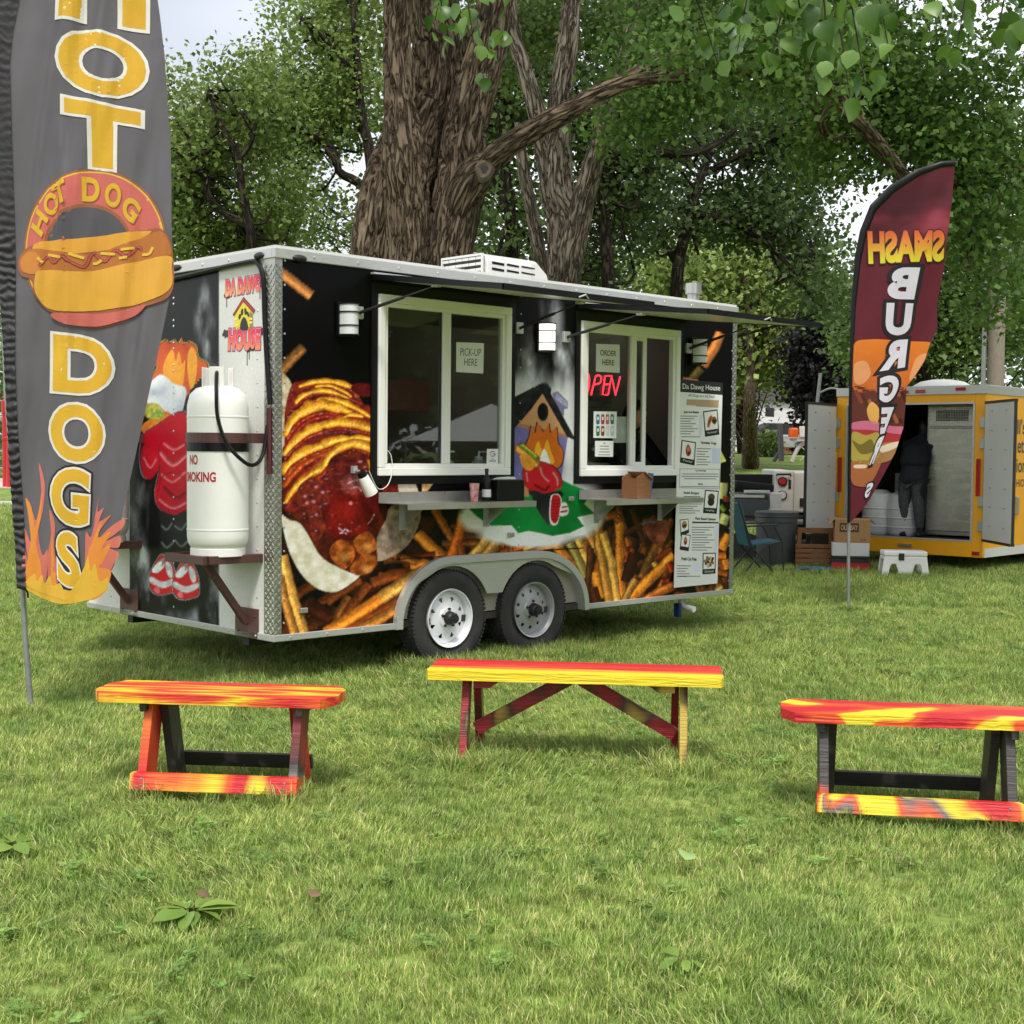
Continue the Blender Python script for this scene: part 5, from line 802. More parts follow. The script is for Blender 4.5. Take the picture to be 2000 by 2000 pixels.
for ch, x, y, r, s_ in (('H', 220, 1205, -1.05, 76), ('O', 285, 1105, -.72, 76), ('T', 335, 1045, -.4, 76), ('D', 490, 1022, .0, 84), ('O', 605, 1050, .3, 84), ('G', 700, 1125, .62, 80)):
    q = [(x+(a*math.cos(r)-b*math.sin(r))*s_*.52, y+(a*math.sin(r)+b*math.cos(r))*s_*.78) for a, b in ((-1, 1), (1, 1), (1, -1), (-1, -1))]; D.text(ch, g1(*[(a+5, b+6) for a, b in q]), (170, 84, 60), 5, bold=.04); D.text(ch, g1(*q), (216, 176, 50), 6, bold=.04)
D.poly(g1(*spl([(95, 1400), (160, 1330), (420, 1290), (780, 1235), (870, 1235), (922, 1330), (925, 1560), (820, 1640), (560, 1690), (300, 1690), (200, 1600), (180, 1515), (110, 1480)], 5)), br, 7)
D.poly(g1(*spl([(190, 1320), (420, 1290), (640, 1255), (780, 1240), (800, 1255), (640, 1330), (420, 1370), (240, 1400)], 5)), bu, 8); D.poly(g1(*spl([(102, 1410), (140, 1355), (220, 1345), (470, 1370), (700, 1300), (820, 1250), (880, 1255), (915, 1330), (900, 1380), (700, 1420), (420, 1470), (230, 1470), (130, 1470)], 5)), (186, 116, 56), 9)
D.poly(g1(*spl([(110, 1410), (150, 1362), (215, 1370), (240, 1440), (200, 1480), (130, 1465)], 5)), (206, 134, 60), 10)
D.poly(g1(*spl([(200, 1500), (240, 1460), (460, 1465), (700, 1415), (905, 1378), (922, 1440), (915, 1550), (800, 1620), (560, 1670), (300, 1675), (210, 1600)], 5)), grad(520, (230, 172, 70), 600, (224, 170, 60)), 11)
for q, c, wd in (([(225, 1440), (270, 1390), (300, 1420), (350, 1385), (380, 1410), (460, 1440), (500, 1370), (560, 1410), (620, 1350), (680, 1380), (740, 1330), (755, 1345)], (196, 88, 84), 17),): D.poly(g1(*ribbon(spl(q, 5, False), wd)), (120, 60, 40), 12); D.poly(g1(*ribbon(spl(q, 5, False), wd*.65)), c, 13)
for q in ([(215, 1395), (245, 1420)], [(270, 1378), (340, 1392)], [(380, 1372), (460, 1395)], [(500, 1420), (520, 1420), (545, 1400)], [(540, 1365), (620, 1370)], [(640, 1392), (685, 1385)], [(650, 1345), (720, 1335)], [(760, 1370), (800, 1365), (820, 1330)]): D.poly(g1(*ribbon(spl(q, 4, False), 15)), ye, 14)
D.poly(g1(*spl([(285, 1690), (400, 1690), (600, 1685), (780, 1640), (720, 1700), (560, 1755), (400, 1755), (310, 1730)], 5)), pk, 12)
fo, fp, fy = (226, 146, 62), (210, 118, 102), (226, 182, 64)
ub = np.linspace(.0, 1, 24); xb = 53+(206-53)*ub; yb_ = 1150-14*ub+38*np.sin(PI*ub); D.poly([(a, b-1) for a, b in zip(xb, yb_)]+[(a, b-24) for a, b in zip(xb[::-1], yb_[::-1])], fy, 0)
D.poly(g2(*spl([(140, 1275), (180, 1240), (300, 1290), (420, 1300), (520, 1270), (545, 1290), (480, 1335), (400, 1353), (330, 1345), (220, 1312)], 3)), fy, 0)
for q, c, lay in (([(120, 1240), (128, 1090), (150, 1160), (125, 980), (165, 1060), (140, 870), (120, 820), (165, 900), (185, 940), (205, 800), (190, 650), (222, 760), (215, 900), (195, 1000), (215, 1120), (240, 1090), (232, 1240), (200, 1290)], fp, 0), ([(135, 1250), (150, 1120), (160, 1040), (145, 930), (128, 830), (160, 880), (180, 980), (200, 870), (212, 800), (205, 940), (185, 1060), (210, 1180), (200, 1290)], fo, 1),
                  ([(245, 1270), (240, 1120), (255, 1010), (245, 890), (275, 960), (270, 1080), (290, 1250)], fp, 0), ([(255, 1270), (255, 1100), (262, 1020), (268, 1150), (280, 1270)], fo, 1),
                  ([(430, 1320), (425, 1100), (430, 1000), (455, 1030), (480, 930), (470, 960), (500, 820), (490, 900), (525, 880), (500, 950), (560, 915), (510, 985), (480, 1060), (540, 990), (625, 935), (615, 985), (530, 1050), (605, 1020), (600, 1080), (545, 1080), (600, 1110), (560, 1190), (540, 1270)], fp, 0), ([(440, 1330), (440, 1120), (460, 1060), (480, 1010), (520, 940), (495, 1030), (560, 1000), (510, 1090), (560, 1060), (520, 1150), (500, 1180), (560, 1200), (530, 1290), (500, 1330)], fo, 1),
                  ([(138, 1262), (180, 1210), (190, 1250), (215, 1215), (225, 1262), (250, 1220), (262, 1275), (300, 1260), (325, 1330), (330, 1350), (220, 1312)], fy, 2), ([(330, 1352), (420, 1180), (440, 1120), (455, 1200), (480, 1160), (500, 1250), (545, 1230), (535, 1290), (480, 1330), (410, 1352)], fy, 2)): D.poly(g2(*spl(q, 3)), c, lay)
D.build('print', fl(S1, f1_o), M['flag'], F1, cell=9, step=.0009)
def fold1s(x, y): return fold1(x, y)+.022*(n2(x*.07, y*.11, 3, 4)-.5+.3*np.sin(y*.38+9*n2(x*.06, y*.03, 2, 4)))*np.clip((y-330)/200, .25, 1)
S1s = Sheet(7.92, [(0, -320), (-6, 0), (-12, 100), (-8, 300), (-2, 560), (9, 700), (20, 900), (36, 1148)], [(36, -320), (36, 0), (25, 60), (19, 120), (21, 200), (26, 400), (31, 700), (42, 930), (55, 1158)], (-320, -320), 1148, 1154, fold1s); x, y, Fq = S1s.grid(14, 420)
arrays_obj('pole_sleeve', S1s.xyz(x, y)-f1_o, Fq, M['sleeve'], F1, smooth=True)
pp = [at(58, 1400, 7.973), at(46, 1250, 7.972), at(40, 1150, 7.97), at(8, 760, 7.965), at(-8, 300, 7.96), at(0, -330, 7.96)]; MB().tube([tuple(p+np.array([0, .03, 0])-f1_o) for p in pp], [.017, .0165, .016, .013, .011, .008], 12).build('pole', M['pole'], F1, smooth=True)
MB().tube([tuple(at(*p, 7.92)-f1_o) for p in ((50, 1150), (54, 1158), (55, 1168))], .006, 6).build('tie_cord', M['black'], F1)

F2 = thing('feather_flag', 'maroon feather flag with mirrored SMASH BURGERS lettering over a burger picture', 'flag', tuple(at(1657, 1190, 13.68)[:2])+(0,)); f2_o = np.array(F2.location)
def fold2(x, y): return .12*(n2(x*.010+y*.003, y*.0035, 2, 13)-.5)+.10*(n2((x+y*.45)*.016, (y-x*.3)*.004, 2, 18)-.5)*np.clip((x-1690)/60, 0, 1)
R2 = [(1867, 318), (1866, 330), (1858, 400), (1849, 470), (1846, 520), (1838, 560), (1832, 600), (1833, 640), (1820, 668), (1808, 705), (1785, 740), (1771, 755), (1768, 800), (1765, 835), (1749, 883), (1723, 931), (1694, 982), (1668, 1012), (1661, 1020)]
L2o = [(1867, 312), (1840, 313), (1790, 330), (1740, 360), (1700, 400), (1680, 450), (1670, 500), (1662, 600), (1659, 700), (1656, 800), (1654, 1022)]; L2i = [(1867, 324), (1840, 326), (1797, 343), (1750, 374), (1712, 412), (1693, 460), (1682, 510), (1672, 600), (1666, 700), (1663, 800), (1660, 1020)]
class Row(Sheet):
    def grid(s, nu, nv):
        v = np.linspace(0, 1, nv); t = np.linspace(0, 1, len(s.l)); a = np.stack([np.interp(v, t, s.l[:, 0]), np.interp(v, t, s.l[:, 1])], -1); yb = np.linspace(s.r[0, 1], s.r[-1, 1], nv); yb = np.maximum(a[:, 1], 0)*0+a[:, 1]; yb = np.interp(v, t, np.maximum(s.l[:, 1], s.r[0, 1])); b = np.stack([np.interp(yb, s.r[:, 1], s.r[:, 0]), yb], -1); u = np.linspace(0, 1, nu)[None, :, None]
        p = a[:, None]*(1-u)+b[:, None]*u; i = np.arange(nv-1)[:, None]*nu+np.arange(nu-1)[None]; p = p.reshape(-1, 2); return p[:, 0], p[:, 1], np.stack([i, i+nu, i+nu+1, i+1], -1).reshape(-1, 4)
S2 = Row(13.66, L2i, R2, 0, 0, 0, fold2); x, y, Fq = S2.grid(60, 180); n = n2(x*.012, y*.02, 3, 6); cc = np.array([96, 24, 38])[None]+((np.clip((n-.5)*4, -.5, 1))*np.clip(1-np.abs(y-420)/110, 0, 1))[:, None]*np.array([70, 40, 44])
arrays_obj('cloth', S2.xyz(x, y)-f2_o, Fq, M['flag'], F2, lin(cc), smooth=True)
a, b = np.array(L2o), np.array(L2i); t = np.linspace(0, 1, 140); ai = np.stack([np.interp(t, np.linspace(0, 1, len(a)), a[:, k]) for k in (0, 1)], -1); bi = np.stack([np.interp(t, np.linspace(0, 1, len(b)), b[:, k]) for k in (0, 1)], -1); pq = np.stack([ai, (ai+bi)/2, bi], 1).reshape(-1, 2); i = np.arange(139)[:, None]*3+np.arange(2)[None]
q = S2.xyz(pq[:, 0], pq[:, 1]); q[1::3, 1] -= .03; arrays_obj('pole_sleeve', q-f2_o, np.stack([i, i+3, i+4, i+1], -1).reshape(-1, 4), M['black'], F2, smooth=True)
MB().tube([tuple(at(*p, 13.69)-f2_o) for p in ((1657, 1196), (1657, 1100), (1658, 1010), (1660, 800), (1667, 600), (1676, 500), (1688, 448), (1706, 405), (1745, 366), (1793, 336), (1840, 319), (1864, 317))], [.017]*3+[.014]*4+[.01]*5, 10).build('pole', M['pole'], F2, smooth=True)
D = Deco(); h1, h2 = crop(1560, 280, 3.864), crop(1380, 700, 3.116)
def clipr(pts): return [(min(px, float(np.interp(py, [r[1] for r in R2], [r[0] for r in R2]))-1), py) for px, py in pts]
def area(pts, c, lay): D.poly(clipr(spl(pts, 8)), c, lay)
area([(1666, 676), (1700, 663), (1760, 666), (1830, 672), (1800, 712), (1770, 760), (1700, 766), (1664, 756)], grad(660, (232, 128, 36), 765, (206, 104, 40)), 0)
for q in ([(1668, 712), (1690, 706), (1700, 730), (1684, 750), (1668, 746)], [(1790, 700), (1812, 692), (1790, 730), (1776, 742)], [(1672, 730), (1680, 722), (1682, 745), (1674, 750)]): area(q, (230, 160, 104), 1)
area([(1664, 760), (1690, 757), (1730, 762), (1770, 760), (1768, 830), (1740, 832), (1664, 828)], (98, 44, 30), 0)
for k in range(46): a, b = 1668+(k*37 % 98), 764+(k*23 % 60); area([(a, b), (a+4, b-3), (a+7, b+1), (a+4, b+5), (a, b+4)], [(134, 66, 42), (64, 26, 20), (160, 90, 60), (84, 36, 26)][k % 4], 1)
area([(1692, 800), (1702, 785), (1716, 800), (1712, 826), (1698, 822)], (226, 170, 84), 2)
area([(1663, 826), (1700, 822), (1740, 832), (1765, 834), (1762, 848), (1700, 840), (1663, 838)], (206, 110, 140), 2); area([(1663, 838), (1700, 838), (1762, 846), (1752, 878), (1715, 872), (1663, 866)], (176, 46, 50), 1); area([(1663, 846), (1690, 850), (1715, 846), (1720, 880), (1700, 905), (1663, 902)], (178, 160, 70), 2); area([(1663, 860), (1680, 868), (1700, 858), (1706, 880), (1680, 886)], (120, 104, 40), 3)
area([(1715, 870), (1752, 866), (1742, 895), (1718, 905), (1690, 912)], (168, 120, 70), 2); area([(1720, 872), (1756, 862), (1750, 874), (1722, 884)], (222, 206, 180), 3); area([(1662, 900), (1700, 900), (1720, 902), (1698, 945), (1676, 950), (1662, 940)], (170, 100, 56), 2); area([(1668, 908), (1690, 908), (1688, 914), (1668, 914)], (226, 206, 180), 3)
def mir(t, q, fills):                                          # the flag is seen from behind: lettering reads mirrored
    q = [q[2], q[3], q[0], q[1]]
    for lay, bd, c in fills: D.text(t, q, c, lay, bold=bd, ref=.05)
mir('SMASH', h1((520, 660), (1100, 655), (1096, 890), (528, 912)), ((4, .085, (70, 40, 30)), (5, .05, grad(450, (232, 96, 56), 510, (232, 222, 50)))))
for ch, q in (('B', h1((680, 938), (915, 938), (870, 1178), (660, 1178))), ('U', h1((660, 1205), (866, 1208), (838, 1448), (648, 1450))), ('R', h1((640, 1490), (826, 1478), (800, 1690), (606, 1722)))): mir(ch, q, ((4, .14, (34, 28, 30)), (5, .05, (222, 218, 228))))
for ch, q in (('G', h2((1052, 110), (1190, 98), (1130, 276), (1048, 262))), ('E', h2((1060, 300), (1138, 296), (1080, 455), (1052, 462))), ('R', h2((1022, 490), (1080, 470), (1010, 640), (984, 650))), ('S', h2((972, 762), (1018, 752), (975, 850), (955, 845)))): mir(ch, q, ((4, .15, (34, 28, 30)), (5, .05, (222, 218, 228))))
D.build('print', fl(S2, f2_o), M['flag'], F2, cell=9, step=.001)

# ------------------------------------------------------------------ painted benches
def paint_mat(name, ramp, scale=3, stretch=(1, 1, 1), off=(0, 0, 0), axis=None, grain=1.0, amp=.25, wear=.0):
    """sprayed bands of colour over grained wood: noise (or an axis plus noise) drives a colour ramp"""
    m, t, b, o = nodes(name); nd, lk = t.nodes, t.links; tc = nd.new('ShaderNodeTexCoord'); mp = nd.new('ShaderNodeMapping'); mp.inputs['Scale'].default_value = stretch; mp.inputs['Location'].default_value = off; lk.new(tc.outputs['Object'], mp.inputs[0])
    nz = nd.new('ShaderNodeTexNoise'); nz.inputs['Scale'].default_value = scale; nz.inputs['Detail'].default_value = 1; nz.inputs['Distortion'].default_value = .15; lk.new(mp.outputs[0], nz.inputs['Vector']); src = nz.outputs[0]
    if axis:
        sx = nd.new('ShaderNodeSeparateXYZ'); lk.new(tc.outputs['Object'], sx.inputs[0]); mr = nd.new('ShaderNodeMapRange'); mr.inputs[1].default_value = axis[1]; mr.inputs[2].default_value = axis[2]; lk.new(sx.outputs[axis[0]], mr.inputs[0])
        ma = nd.new('ShaderNodeMath'); ma.operation = 'MULTIPLY_ADD'; ma.inputs[1].default_value = amp; lk.new(nz.outputs[0], ma.inputs[0]); lk.new(mr.outputs[0], ma.inputs[2]); ms = nd.new('ShaderNodeMath'); ms.operation = 'SUBTRACT'; ms.inputs[1].default_value = amp/2; lk.new(ma.outputs[0], ms.inputs[0]); src = ms.outputs[0]
    r = nd.new('ShaderNodeValToRGB'); e = r.color_ramp.elements
    while len(e) < len(ramp): e.new(.5)
    for k, (p, c) in enumerate(ramp): e[k].position = p; e[k].color = (*L(c), 1)
    lk.new(src, r.inputs[0]); c = r.outputs[0]
    gm = nd.new('ShaderNodeMapping'); gm.inputs['Scale'].default_value = (2.2, 46, 46); lk.new(tc.outputs['Object'], gm.inputs[0]); gn = nd.new('ShaderNodeTexNoise'); gn.inputs['Scale'].default_value = 1.6; gn.inputs['Detail'].default_value = 5; gn.inputs['Distortion'].default_value = .8; lk.new(gm.outputs[0], gn.inputs['Vector'])
    if wear:
        wr = nd.new('ShaderNodeValToRGB'); wr.color_ramp.elements[0].position = .66; wr.color_ramp.elements[0].color = (0, 0, 0, 1); wr.color_ramp.elements[1].position = .72; wr.color_ramp.elements[1].color = (wear, wear, wear, 1); lk.new(gn.outputs[0], wr.inputs[0]); mx = nd.new('ShaderNodeMixRGB'); lk.new(wr.outputs[0], mx.inputs[0]); lk.new(c, mx.inputs[1]); mx.inputs[2].default_value = (*L(96, 80, 60), 1); c = mx.outputs[0]
    lk.new(c, b.inputs['Base Color']); b.inputs['Roughness'].default_value = .5; bp = nd.new('ShaderNodeBump'); bp.inputs['Strength'].default_value = .8*grain; bp.inputs['Distance'].default_value = .012; lk.new(gn.outputs[0], bp.inputs['Height']); lk.new(bp.outputs[0], b.inputs['Normal']); return m
RD, OR, YE, DK, GY = (188, 24, 34), (214, 80, 28), (222, 196, 34), (46, 42, 40), (104, 100, 98)
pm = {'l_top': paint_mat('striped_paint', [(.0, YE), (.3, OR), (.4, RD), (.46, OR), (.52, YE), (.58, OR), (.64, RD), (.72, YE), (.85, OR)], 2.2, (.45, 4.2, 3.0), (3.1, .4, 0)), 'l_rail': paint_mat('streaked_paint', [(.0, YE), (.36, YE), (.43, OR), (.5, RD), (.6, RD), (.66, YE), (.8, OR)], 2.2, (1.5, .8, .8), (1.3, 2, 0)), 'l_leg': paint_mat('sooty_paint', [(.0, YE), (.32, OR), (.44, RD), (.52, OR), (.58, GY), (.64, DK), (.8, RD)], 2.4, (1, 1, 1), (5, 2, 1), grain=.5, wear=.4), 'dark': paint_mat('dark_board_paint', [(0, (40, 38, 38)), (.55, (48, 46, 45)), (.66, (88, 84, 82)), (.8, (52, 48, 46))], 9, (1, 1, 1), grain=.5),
      'm_top': paint_mat('lengthwise_paint', [(.0, YE), (.30, YE), (.38, (232, 130, 50)), (.48, (226, 92, 44)), (.56, RD), (.68, (214, 66, 44)), (.78, RD), (1, RD)], 2.4, (.5, 9, 9), (1, 0, 0), ('Y', -.24, .22), 1, .45, .5), 'm_leg': paint_mat('chipped_paint', [(.0, (190, 168, 60)), (.34, (170, 144, 52)), (.42, (70, 36, 28)), (.48, (140, 20, 30)), (.62, (128, 18, 28)), (.68, (70, 40, 30)), (.74, (190, 170, 70)), (.9, DK)], 4.2, (1, 1, .6), (2.4, 1, 3), grain=.7, wear=.5),
      'r_top': paint_mat('blotched_paint', [(.0, RD), (.44, RD), (.53, OR), (.58, OR), (.63, YE), (.8, YE)], 3.3, (1, 1.5, 1.5), (7.4, 1.2, 0)), 'r_rail': paint_mat('zebra_paint', [(.0, YE), (.4, YE), (.45, OR), (.5, GY), (.53, YE), (.57, OR), (.63, RD), (.8, RD)], 3.0, (1.2, .6, .9), (2.7, 4, 2)), 'r_leg': paint_mat('charred_paint', [(0, OR), (.3, OR), (.42, (60, 54, 52)), (.7, (52, 48, 48)), (.85, GY)], 2.4, (1, 1, 1), (8, 3, 1), grain=.5)}
def seat_mesh(Ln, Wd, z, ch, thick, seed, chl=None):
    chl = ch if chl is None else chl; P_ = [(-Ln/2+ch[0], -Wd/2), (Ln/2-ch[0], -Wd/2), (Ln/2, -Wd/2+ch[1]), (Ln/2, Wd/2-ch[1]), (Ln/2-ch[0], Wd/2), (-Ln/2+ch[0], Wd/2), (-Ln/2, Wd/2-ch[1]), (-Ln/2, -Wd/2+ch[1])]
    v = []; out_ = []
    for i in range(8):
        a, b = np.array(P_[i]), np.array(P_[(i+1) % 8]); n = max(1, int(np.hypot(*(b-a))/.03))
        for k in range(n):
            p = a+(b-a)*k/n; j = .004*(random.random()-.5); out_.append((p[0]+j*.5, p[1]+j))
    return MB().prism(out_, z-thick, z, 'z')
def bench_a(loc_, rz, label, top, rail, leg, Ln=1.13, Wd=.36, z=.462, lx=.325, ro=.05, sh=0, group='painted plank benches on the grass'):
    B = thing('bench', label, 'bench', loc_, rz, group); q = seat_mesh(Ln, Wd, z, (.055, .10), .042, 1); q.v = [(a+sh, b, c) for a, b, c in q.v]; q.build('seat', pm[top], B, bev=.004)
    for sx in (-1, 1):
        for sy in (-1, 1):
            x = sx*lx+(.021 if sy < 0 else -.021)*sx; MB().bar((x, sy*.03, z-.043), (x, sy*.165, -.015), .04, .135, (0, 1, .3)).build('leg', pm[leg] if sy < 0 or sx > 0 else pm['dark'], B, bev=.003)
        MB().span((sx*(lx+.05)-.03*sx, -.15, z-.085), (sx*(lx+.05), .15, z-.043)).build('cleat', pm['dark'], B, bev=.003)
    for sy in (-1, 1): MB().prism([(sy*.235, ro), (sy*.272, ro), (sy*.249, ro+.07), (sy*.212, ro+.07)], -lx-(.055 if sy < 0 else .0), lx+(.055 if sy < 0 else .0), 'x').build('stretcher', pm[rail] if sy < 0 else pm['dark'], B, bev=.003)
    sc = MB()
    for sx in (-1, 1):
        for zz in (ro+.022, ro+.048): sc.lathe([(0, -.004), (.006, -.003), (.007, 0)], (sx*lx, -.2645 if zz < .08 else -.2555, zz), 8, 'y')
    tag(sc.build('screw_heads', M['steel'], B), kind='stuff'); return B
bench_a((-1.285, 6.32, 0), -.104, 'low painted bench with wavy yellow stripes standing nearest the hot dog flag', 'l_top', 'l_rail', 'l_leg', sh=-.043)
bench_a((1.755, 5.99, 0), -.150, 'low painted bench with yellow blotches on red, cut off by the right edge', 'r_top', 'r_rail', 'r_leg', 1.20, .35, .462, .365, .06, .035)
B = thing('bench', 'longest painted bench, red on top with a yellow front edge and two diagonal braces', 'bench', (.330, 6.985, 0), -.106, 'painted plank benches on the grass')
seat_mesh(1.47, .40, .472, (.012, .03), .046, 2).build('seat', pm['m_top'], B, bev=.005)
for sx in (-1, 1):
    for sy in (-1, 1): x = sx*.525+(.02 if sy < 0 else -.02)*sx; MB().bar((x, sy*.05, .425), (x, sy*.19, -.02), .038, .09, (0, 1, .3)).build('leg', pm['m_leg'], B, bev=.003)
    MB().prism([(sx*.42, .385), (sx*.50, .385), (sx*.50, .4255), (sx*.36, .4255)], -.16, .16).build('cleat', pm['m_leg'], B, bev=.003); MB().bar((sx*.505, 0, .15), (sx*.03, 0, .418), .045, .065, (0, 0, 1)).build('brace', pm['m_leg'], B, bev=.003)
# ------------------------------------------------------------------ the yellow trailer
YT = thing('concession_trailer', 'yellow box trailer with its rear doors swung open', 'trailer', (4.64, 19.9, 0), -.748); YW = 2.21; YO = -.748
def yw(x, y, z): return (4.64+math.cos(YO)*x-math.sin(YO)*y, 19.9+math.sin(YO)*x+math.cos(YO)*y, z)
def yb(name, m, spans, parent=YT, bev=0):
    b = MB()
    for s in spans: b.span(*s)
    return b.build(name, m, parent, bev=bev)
yb('rear_frame', M['yellow'], [((0, 0, .2), (.15, .06, 2.38)), ((2.06, 0, .2), (YW, .06, 2.38)), ((.15, 0, .2), (2.06, .06, .415)), ((.15, 0, 2.26), (2.06, .06, 2.38))], bev=.006)
yb('opening_trim', M['alu'], [((.15, -.006, .405), (2.06, .05, .425)), ((.15, -.006, 2.25), (2.06, .05, 2.275)), ((.148, -.006, .425), (.175, .05, 2.25)), ((2.035, -.006, .425), (2.062, .05, 2.25))])
yb('side_wall', M['yellow'], [((YW-.03, .06, .32), (YW, 4.6, 2.38)), ((0, .06, .2), (.03, 4.6, 2.38)), ((.03, 4.57, .2), (YW-.03, 4.6, 2.38))]); yb('lower_trim', M['white'], [((YW-.03, .06, .2), (YW+.004, 4.6, .32))]); yb('roof_rail', M['alu'], [((-.01, -.012, 2.38), (YW+.012, .06, 2.50)), ((YW-.04, .06, 2.38), (YW+.012, 4.6, 2.50)), ((-.01, .06, 2.38), (.04, 4.6, 2.50))], bev=.005); yb('roof', M['white'], [((.04, .06, 2.44), (YW-.04, 4.6, 2.47))]); yb('floor', M['ply'], [((.03, .06, .38), (YW-.03, 4.57, .41))]); yb('lining', M['ply'], [((.03, .06, .41), (.05, 4.5, 2.4)), ((YW-.05, .06, .41), (YW-.03, 4.5, 2.4)), ((.05, 4.5, .41), (YW-.05, 4.52, 2.4)), ((.05, .06, 2.40), (YW-.05, 4.5, 2.42))])
MB().lathe([(.42, 2.475), (.40, 2.53), (.3, 2.59), (.14, 2.62), (0, 2.625)], (1.25, .7, 0), 28).build('roof_vent', M['white'], YT, smooth=True)
for k, (x, z) in enumerate(((1.03, 2.425), (1.28, 2.43), (1.86, 2.45))): yb('marker_lamp', M['redlens'], [((x-.07, -.03, z-.022), (x+.07, -.012, z+.022))], bev=.006)
for x in (.07, 2.13): yb('tail_lamp', M['redlens'], [((x-.03, -.02, 1.02), (x+.03, -.001, 1.52))], bev=.01)
yb('reflector', M['redlens'], [((2.07, -.012, .23), (2.17, -.001, .28))]); yb('latch', M['steel'], [((1.0, -.02, .29), (1.2, -.001, .33)), ((.9, -.02, 2.30), (1.05, -.001, 2.33))])
for z in (.62, .95, 1.72, 2.0):
    for x in (.015, YW-.015): yb('hinge', M['steel'], [((x-.05, -.03, z-.07), (x+.05, -.001, z+.07))], bev=.006)
def ydoor(x0, dx, dy, name, dent):
    n = Vector((dx, dy, 0)).normalized(); s = Vector((-n.y, n.x, 0)); c = Vector((x0, -.035, 0)); lo, hi = .44, 2.26
    d = MB().bar(tuple(c+Vector((0, 0, (lo+hi)/2))), tuple(c+n*.99+Vector((0, 0, (lo+hi)/2))), .045, hi-lo).build('door', M['white'], YT)
    m = MB()
    for a, b in (((0, lo), (.99, lo)), ((0, hi), (.99, hi)), ((.01, lo), (.01, hi)), ((.98, lo), (.98, hi))):
        p, q = c+n*a[0]+Vector((0, 0, a[1])), c+n*b[0]+Vector((0, 0, b[1])); m.bar(tuple(p), tuple(q), .062, .035, (0, 0, 1) if a[1] == b[1] else tuple(s))
    m.build('door_seal', M['dark'], d); r = MB()
    for k in range(7):
        for a in (.25, .75): p = c+n*a+Vector((0, 0, lo+.2+k*.25)); r.box(tuple(p), (.06, .06, .012), (0, 0, math.atan2(dy, dx)))
    tag(r.build('rivets', M['steel'], d), kind='stuff'); return d
ml = lambda vx, vy: (math.cos(-YO)*vx-math.sin(-YO)*vy, math.sin(-YO)*vx+math.cos(-YO)*vy)
ydoor(-.01, *ml(-.58, -.815), 'left', 1); d = ydoor(YW+.03, *ml(.02, -1.0), 'right', 0)
D = Deco()
def yfn(x, y, h): return np.stack([np.full_like(x, YW+.0006+h), x, y], -1)
navy = (40, 60, 60)
for t, y0, y1, z0, z1 in (("ll's", 1.02, 1.30, 1.86, 2.07), ('et', 1.04, 1.26, 1.60, 1.78), ('ion', 1.02, 1.34, 1.33, 1.52), ('HIO', 1.03, 1.30, 1.13, 1.24)): D.tbox(t, y0, z0, y1, z1, navy, 0, bold=.02)
D.build('lettering', yfn, M['print'], YT); MB().span((YW+.004, .98, .75), (YW+.05, 1.05, 1.0)).build('handle', M['steel'], YT, bev=.01)
w_ = MB().lathe([(.0, -.09), (.2, -.1), (.3, -.1), (.33, -.06), (.33, .06), (.3, .1), (.2, .1), (0, .1)], (0, 0, 0), 36, 'x').build('wheel', M['rubber'], YT, smooth=35); w_.location = (YW-.1, 2.35, .33)
MB().lathe([(.21, .103), (.17, .07), (.05, .08), (0, .085)], (0, 0, 0), 28, 'x').build('rim', M['wheel'], w_); c = w_.copy(); link(c, YT); c.location = (.1, 2.35, .33)
MB().span((YW-.06, 1.9, .2), (YW+.12, 2.8, .24)).build('mudguard', M['dark'], YT)
def yon(name, label, cat, p, rz=YO, group=None): return thing(name, label, cat, yw(*p), rz, group)
t = yon('fridge', 'tall stainless steel fridge inside the yellow trailer', 'fridge', (1.10, .55, .44))
MB().span((0, .03, 0), (.92, .75, 1.83)).build('body', M['steel'], t, bev=.01); fm = mat('fridge_steel', L(196, 196, 182), .26, .6, var=.12, scale=3, stretch=(1, 1, 4), bump=.06, bscale=6); MB().span((.03, .0, .06), (.9, .028, 1.50)).build('door', fm, t, bev=.01); MB().span((.03, .0, 1.52), (.9, .028, 1.80)).build('upper_panel', fm, t, bev=.005); gr = MB()
for k in range(7): gr.span((.15, -.006, 1.60+k*.022), (.62, -.0005, 1.608+k*.022))
for k in range(20): gr.span((.15+k*.024, -.006, 1.595), (.156+k*.024, -.0005, 1.745))
gr.build('vent_grille', M['dark'], t, fix=False); each('foot', M['dark'], t, [((.0, .05, -.03), (.06, .12, 0)), ((.86, .05, -.03), (.92, .12, 0))])
for x, l_ in ((.12, 'white plastic tank'), (.52, 'second white plastic tank')):
    t = yon('water_tank', l_+' on the trailer floor behind the parcel carton' if x < .3 else 'ribbed pale tank standing between the carton and the person', 'tank', (x+.05, .35, .412)); b = MB().lathe([(0, 0), (.2, 0), (.24, .05), (.24, .45), (.2, .58), (.1, .64), (0, .645)], (.22, .22, 0), 28).build('body', M['frost'], t, smooth=True); r = MB()
    for z in (.12, .25, .38): r.lathe([(.241, z-.015), (.25, z), (.241, z+.015)], (.22, .22, 0), 28)
    r.build('rib', M['frost'], t)
t = yon('tool_rack', 'cluttered hanging tools and bags at the back of the yellow trailer', 'rack', (.6, 1.6, 1.5)); MB().span((0, 0, 0), (1.2, .03, .9)).build('board', M['dark'], t)
for k in range(9): MB().box((.1+k*.13, -.06, .45+.3*math.sin(k*2.2)), (.1, .08, .2), (0, k*.3, 0)).build('bag', [M['card'], M['red'], M['frost'], M['wood'], M['grey']][k % 5], t, bev=.02)
P2 = yon('person', 'person with long dark hair, navy jacket and patterned leggings bending inside the yellow trailer', 'person', (.98, .42, .412))
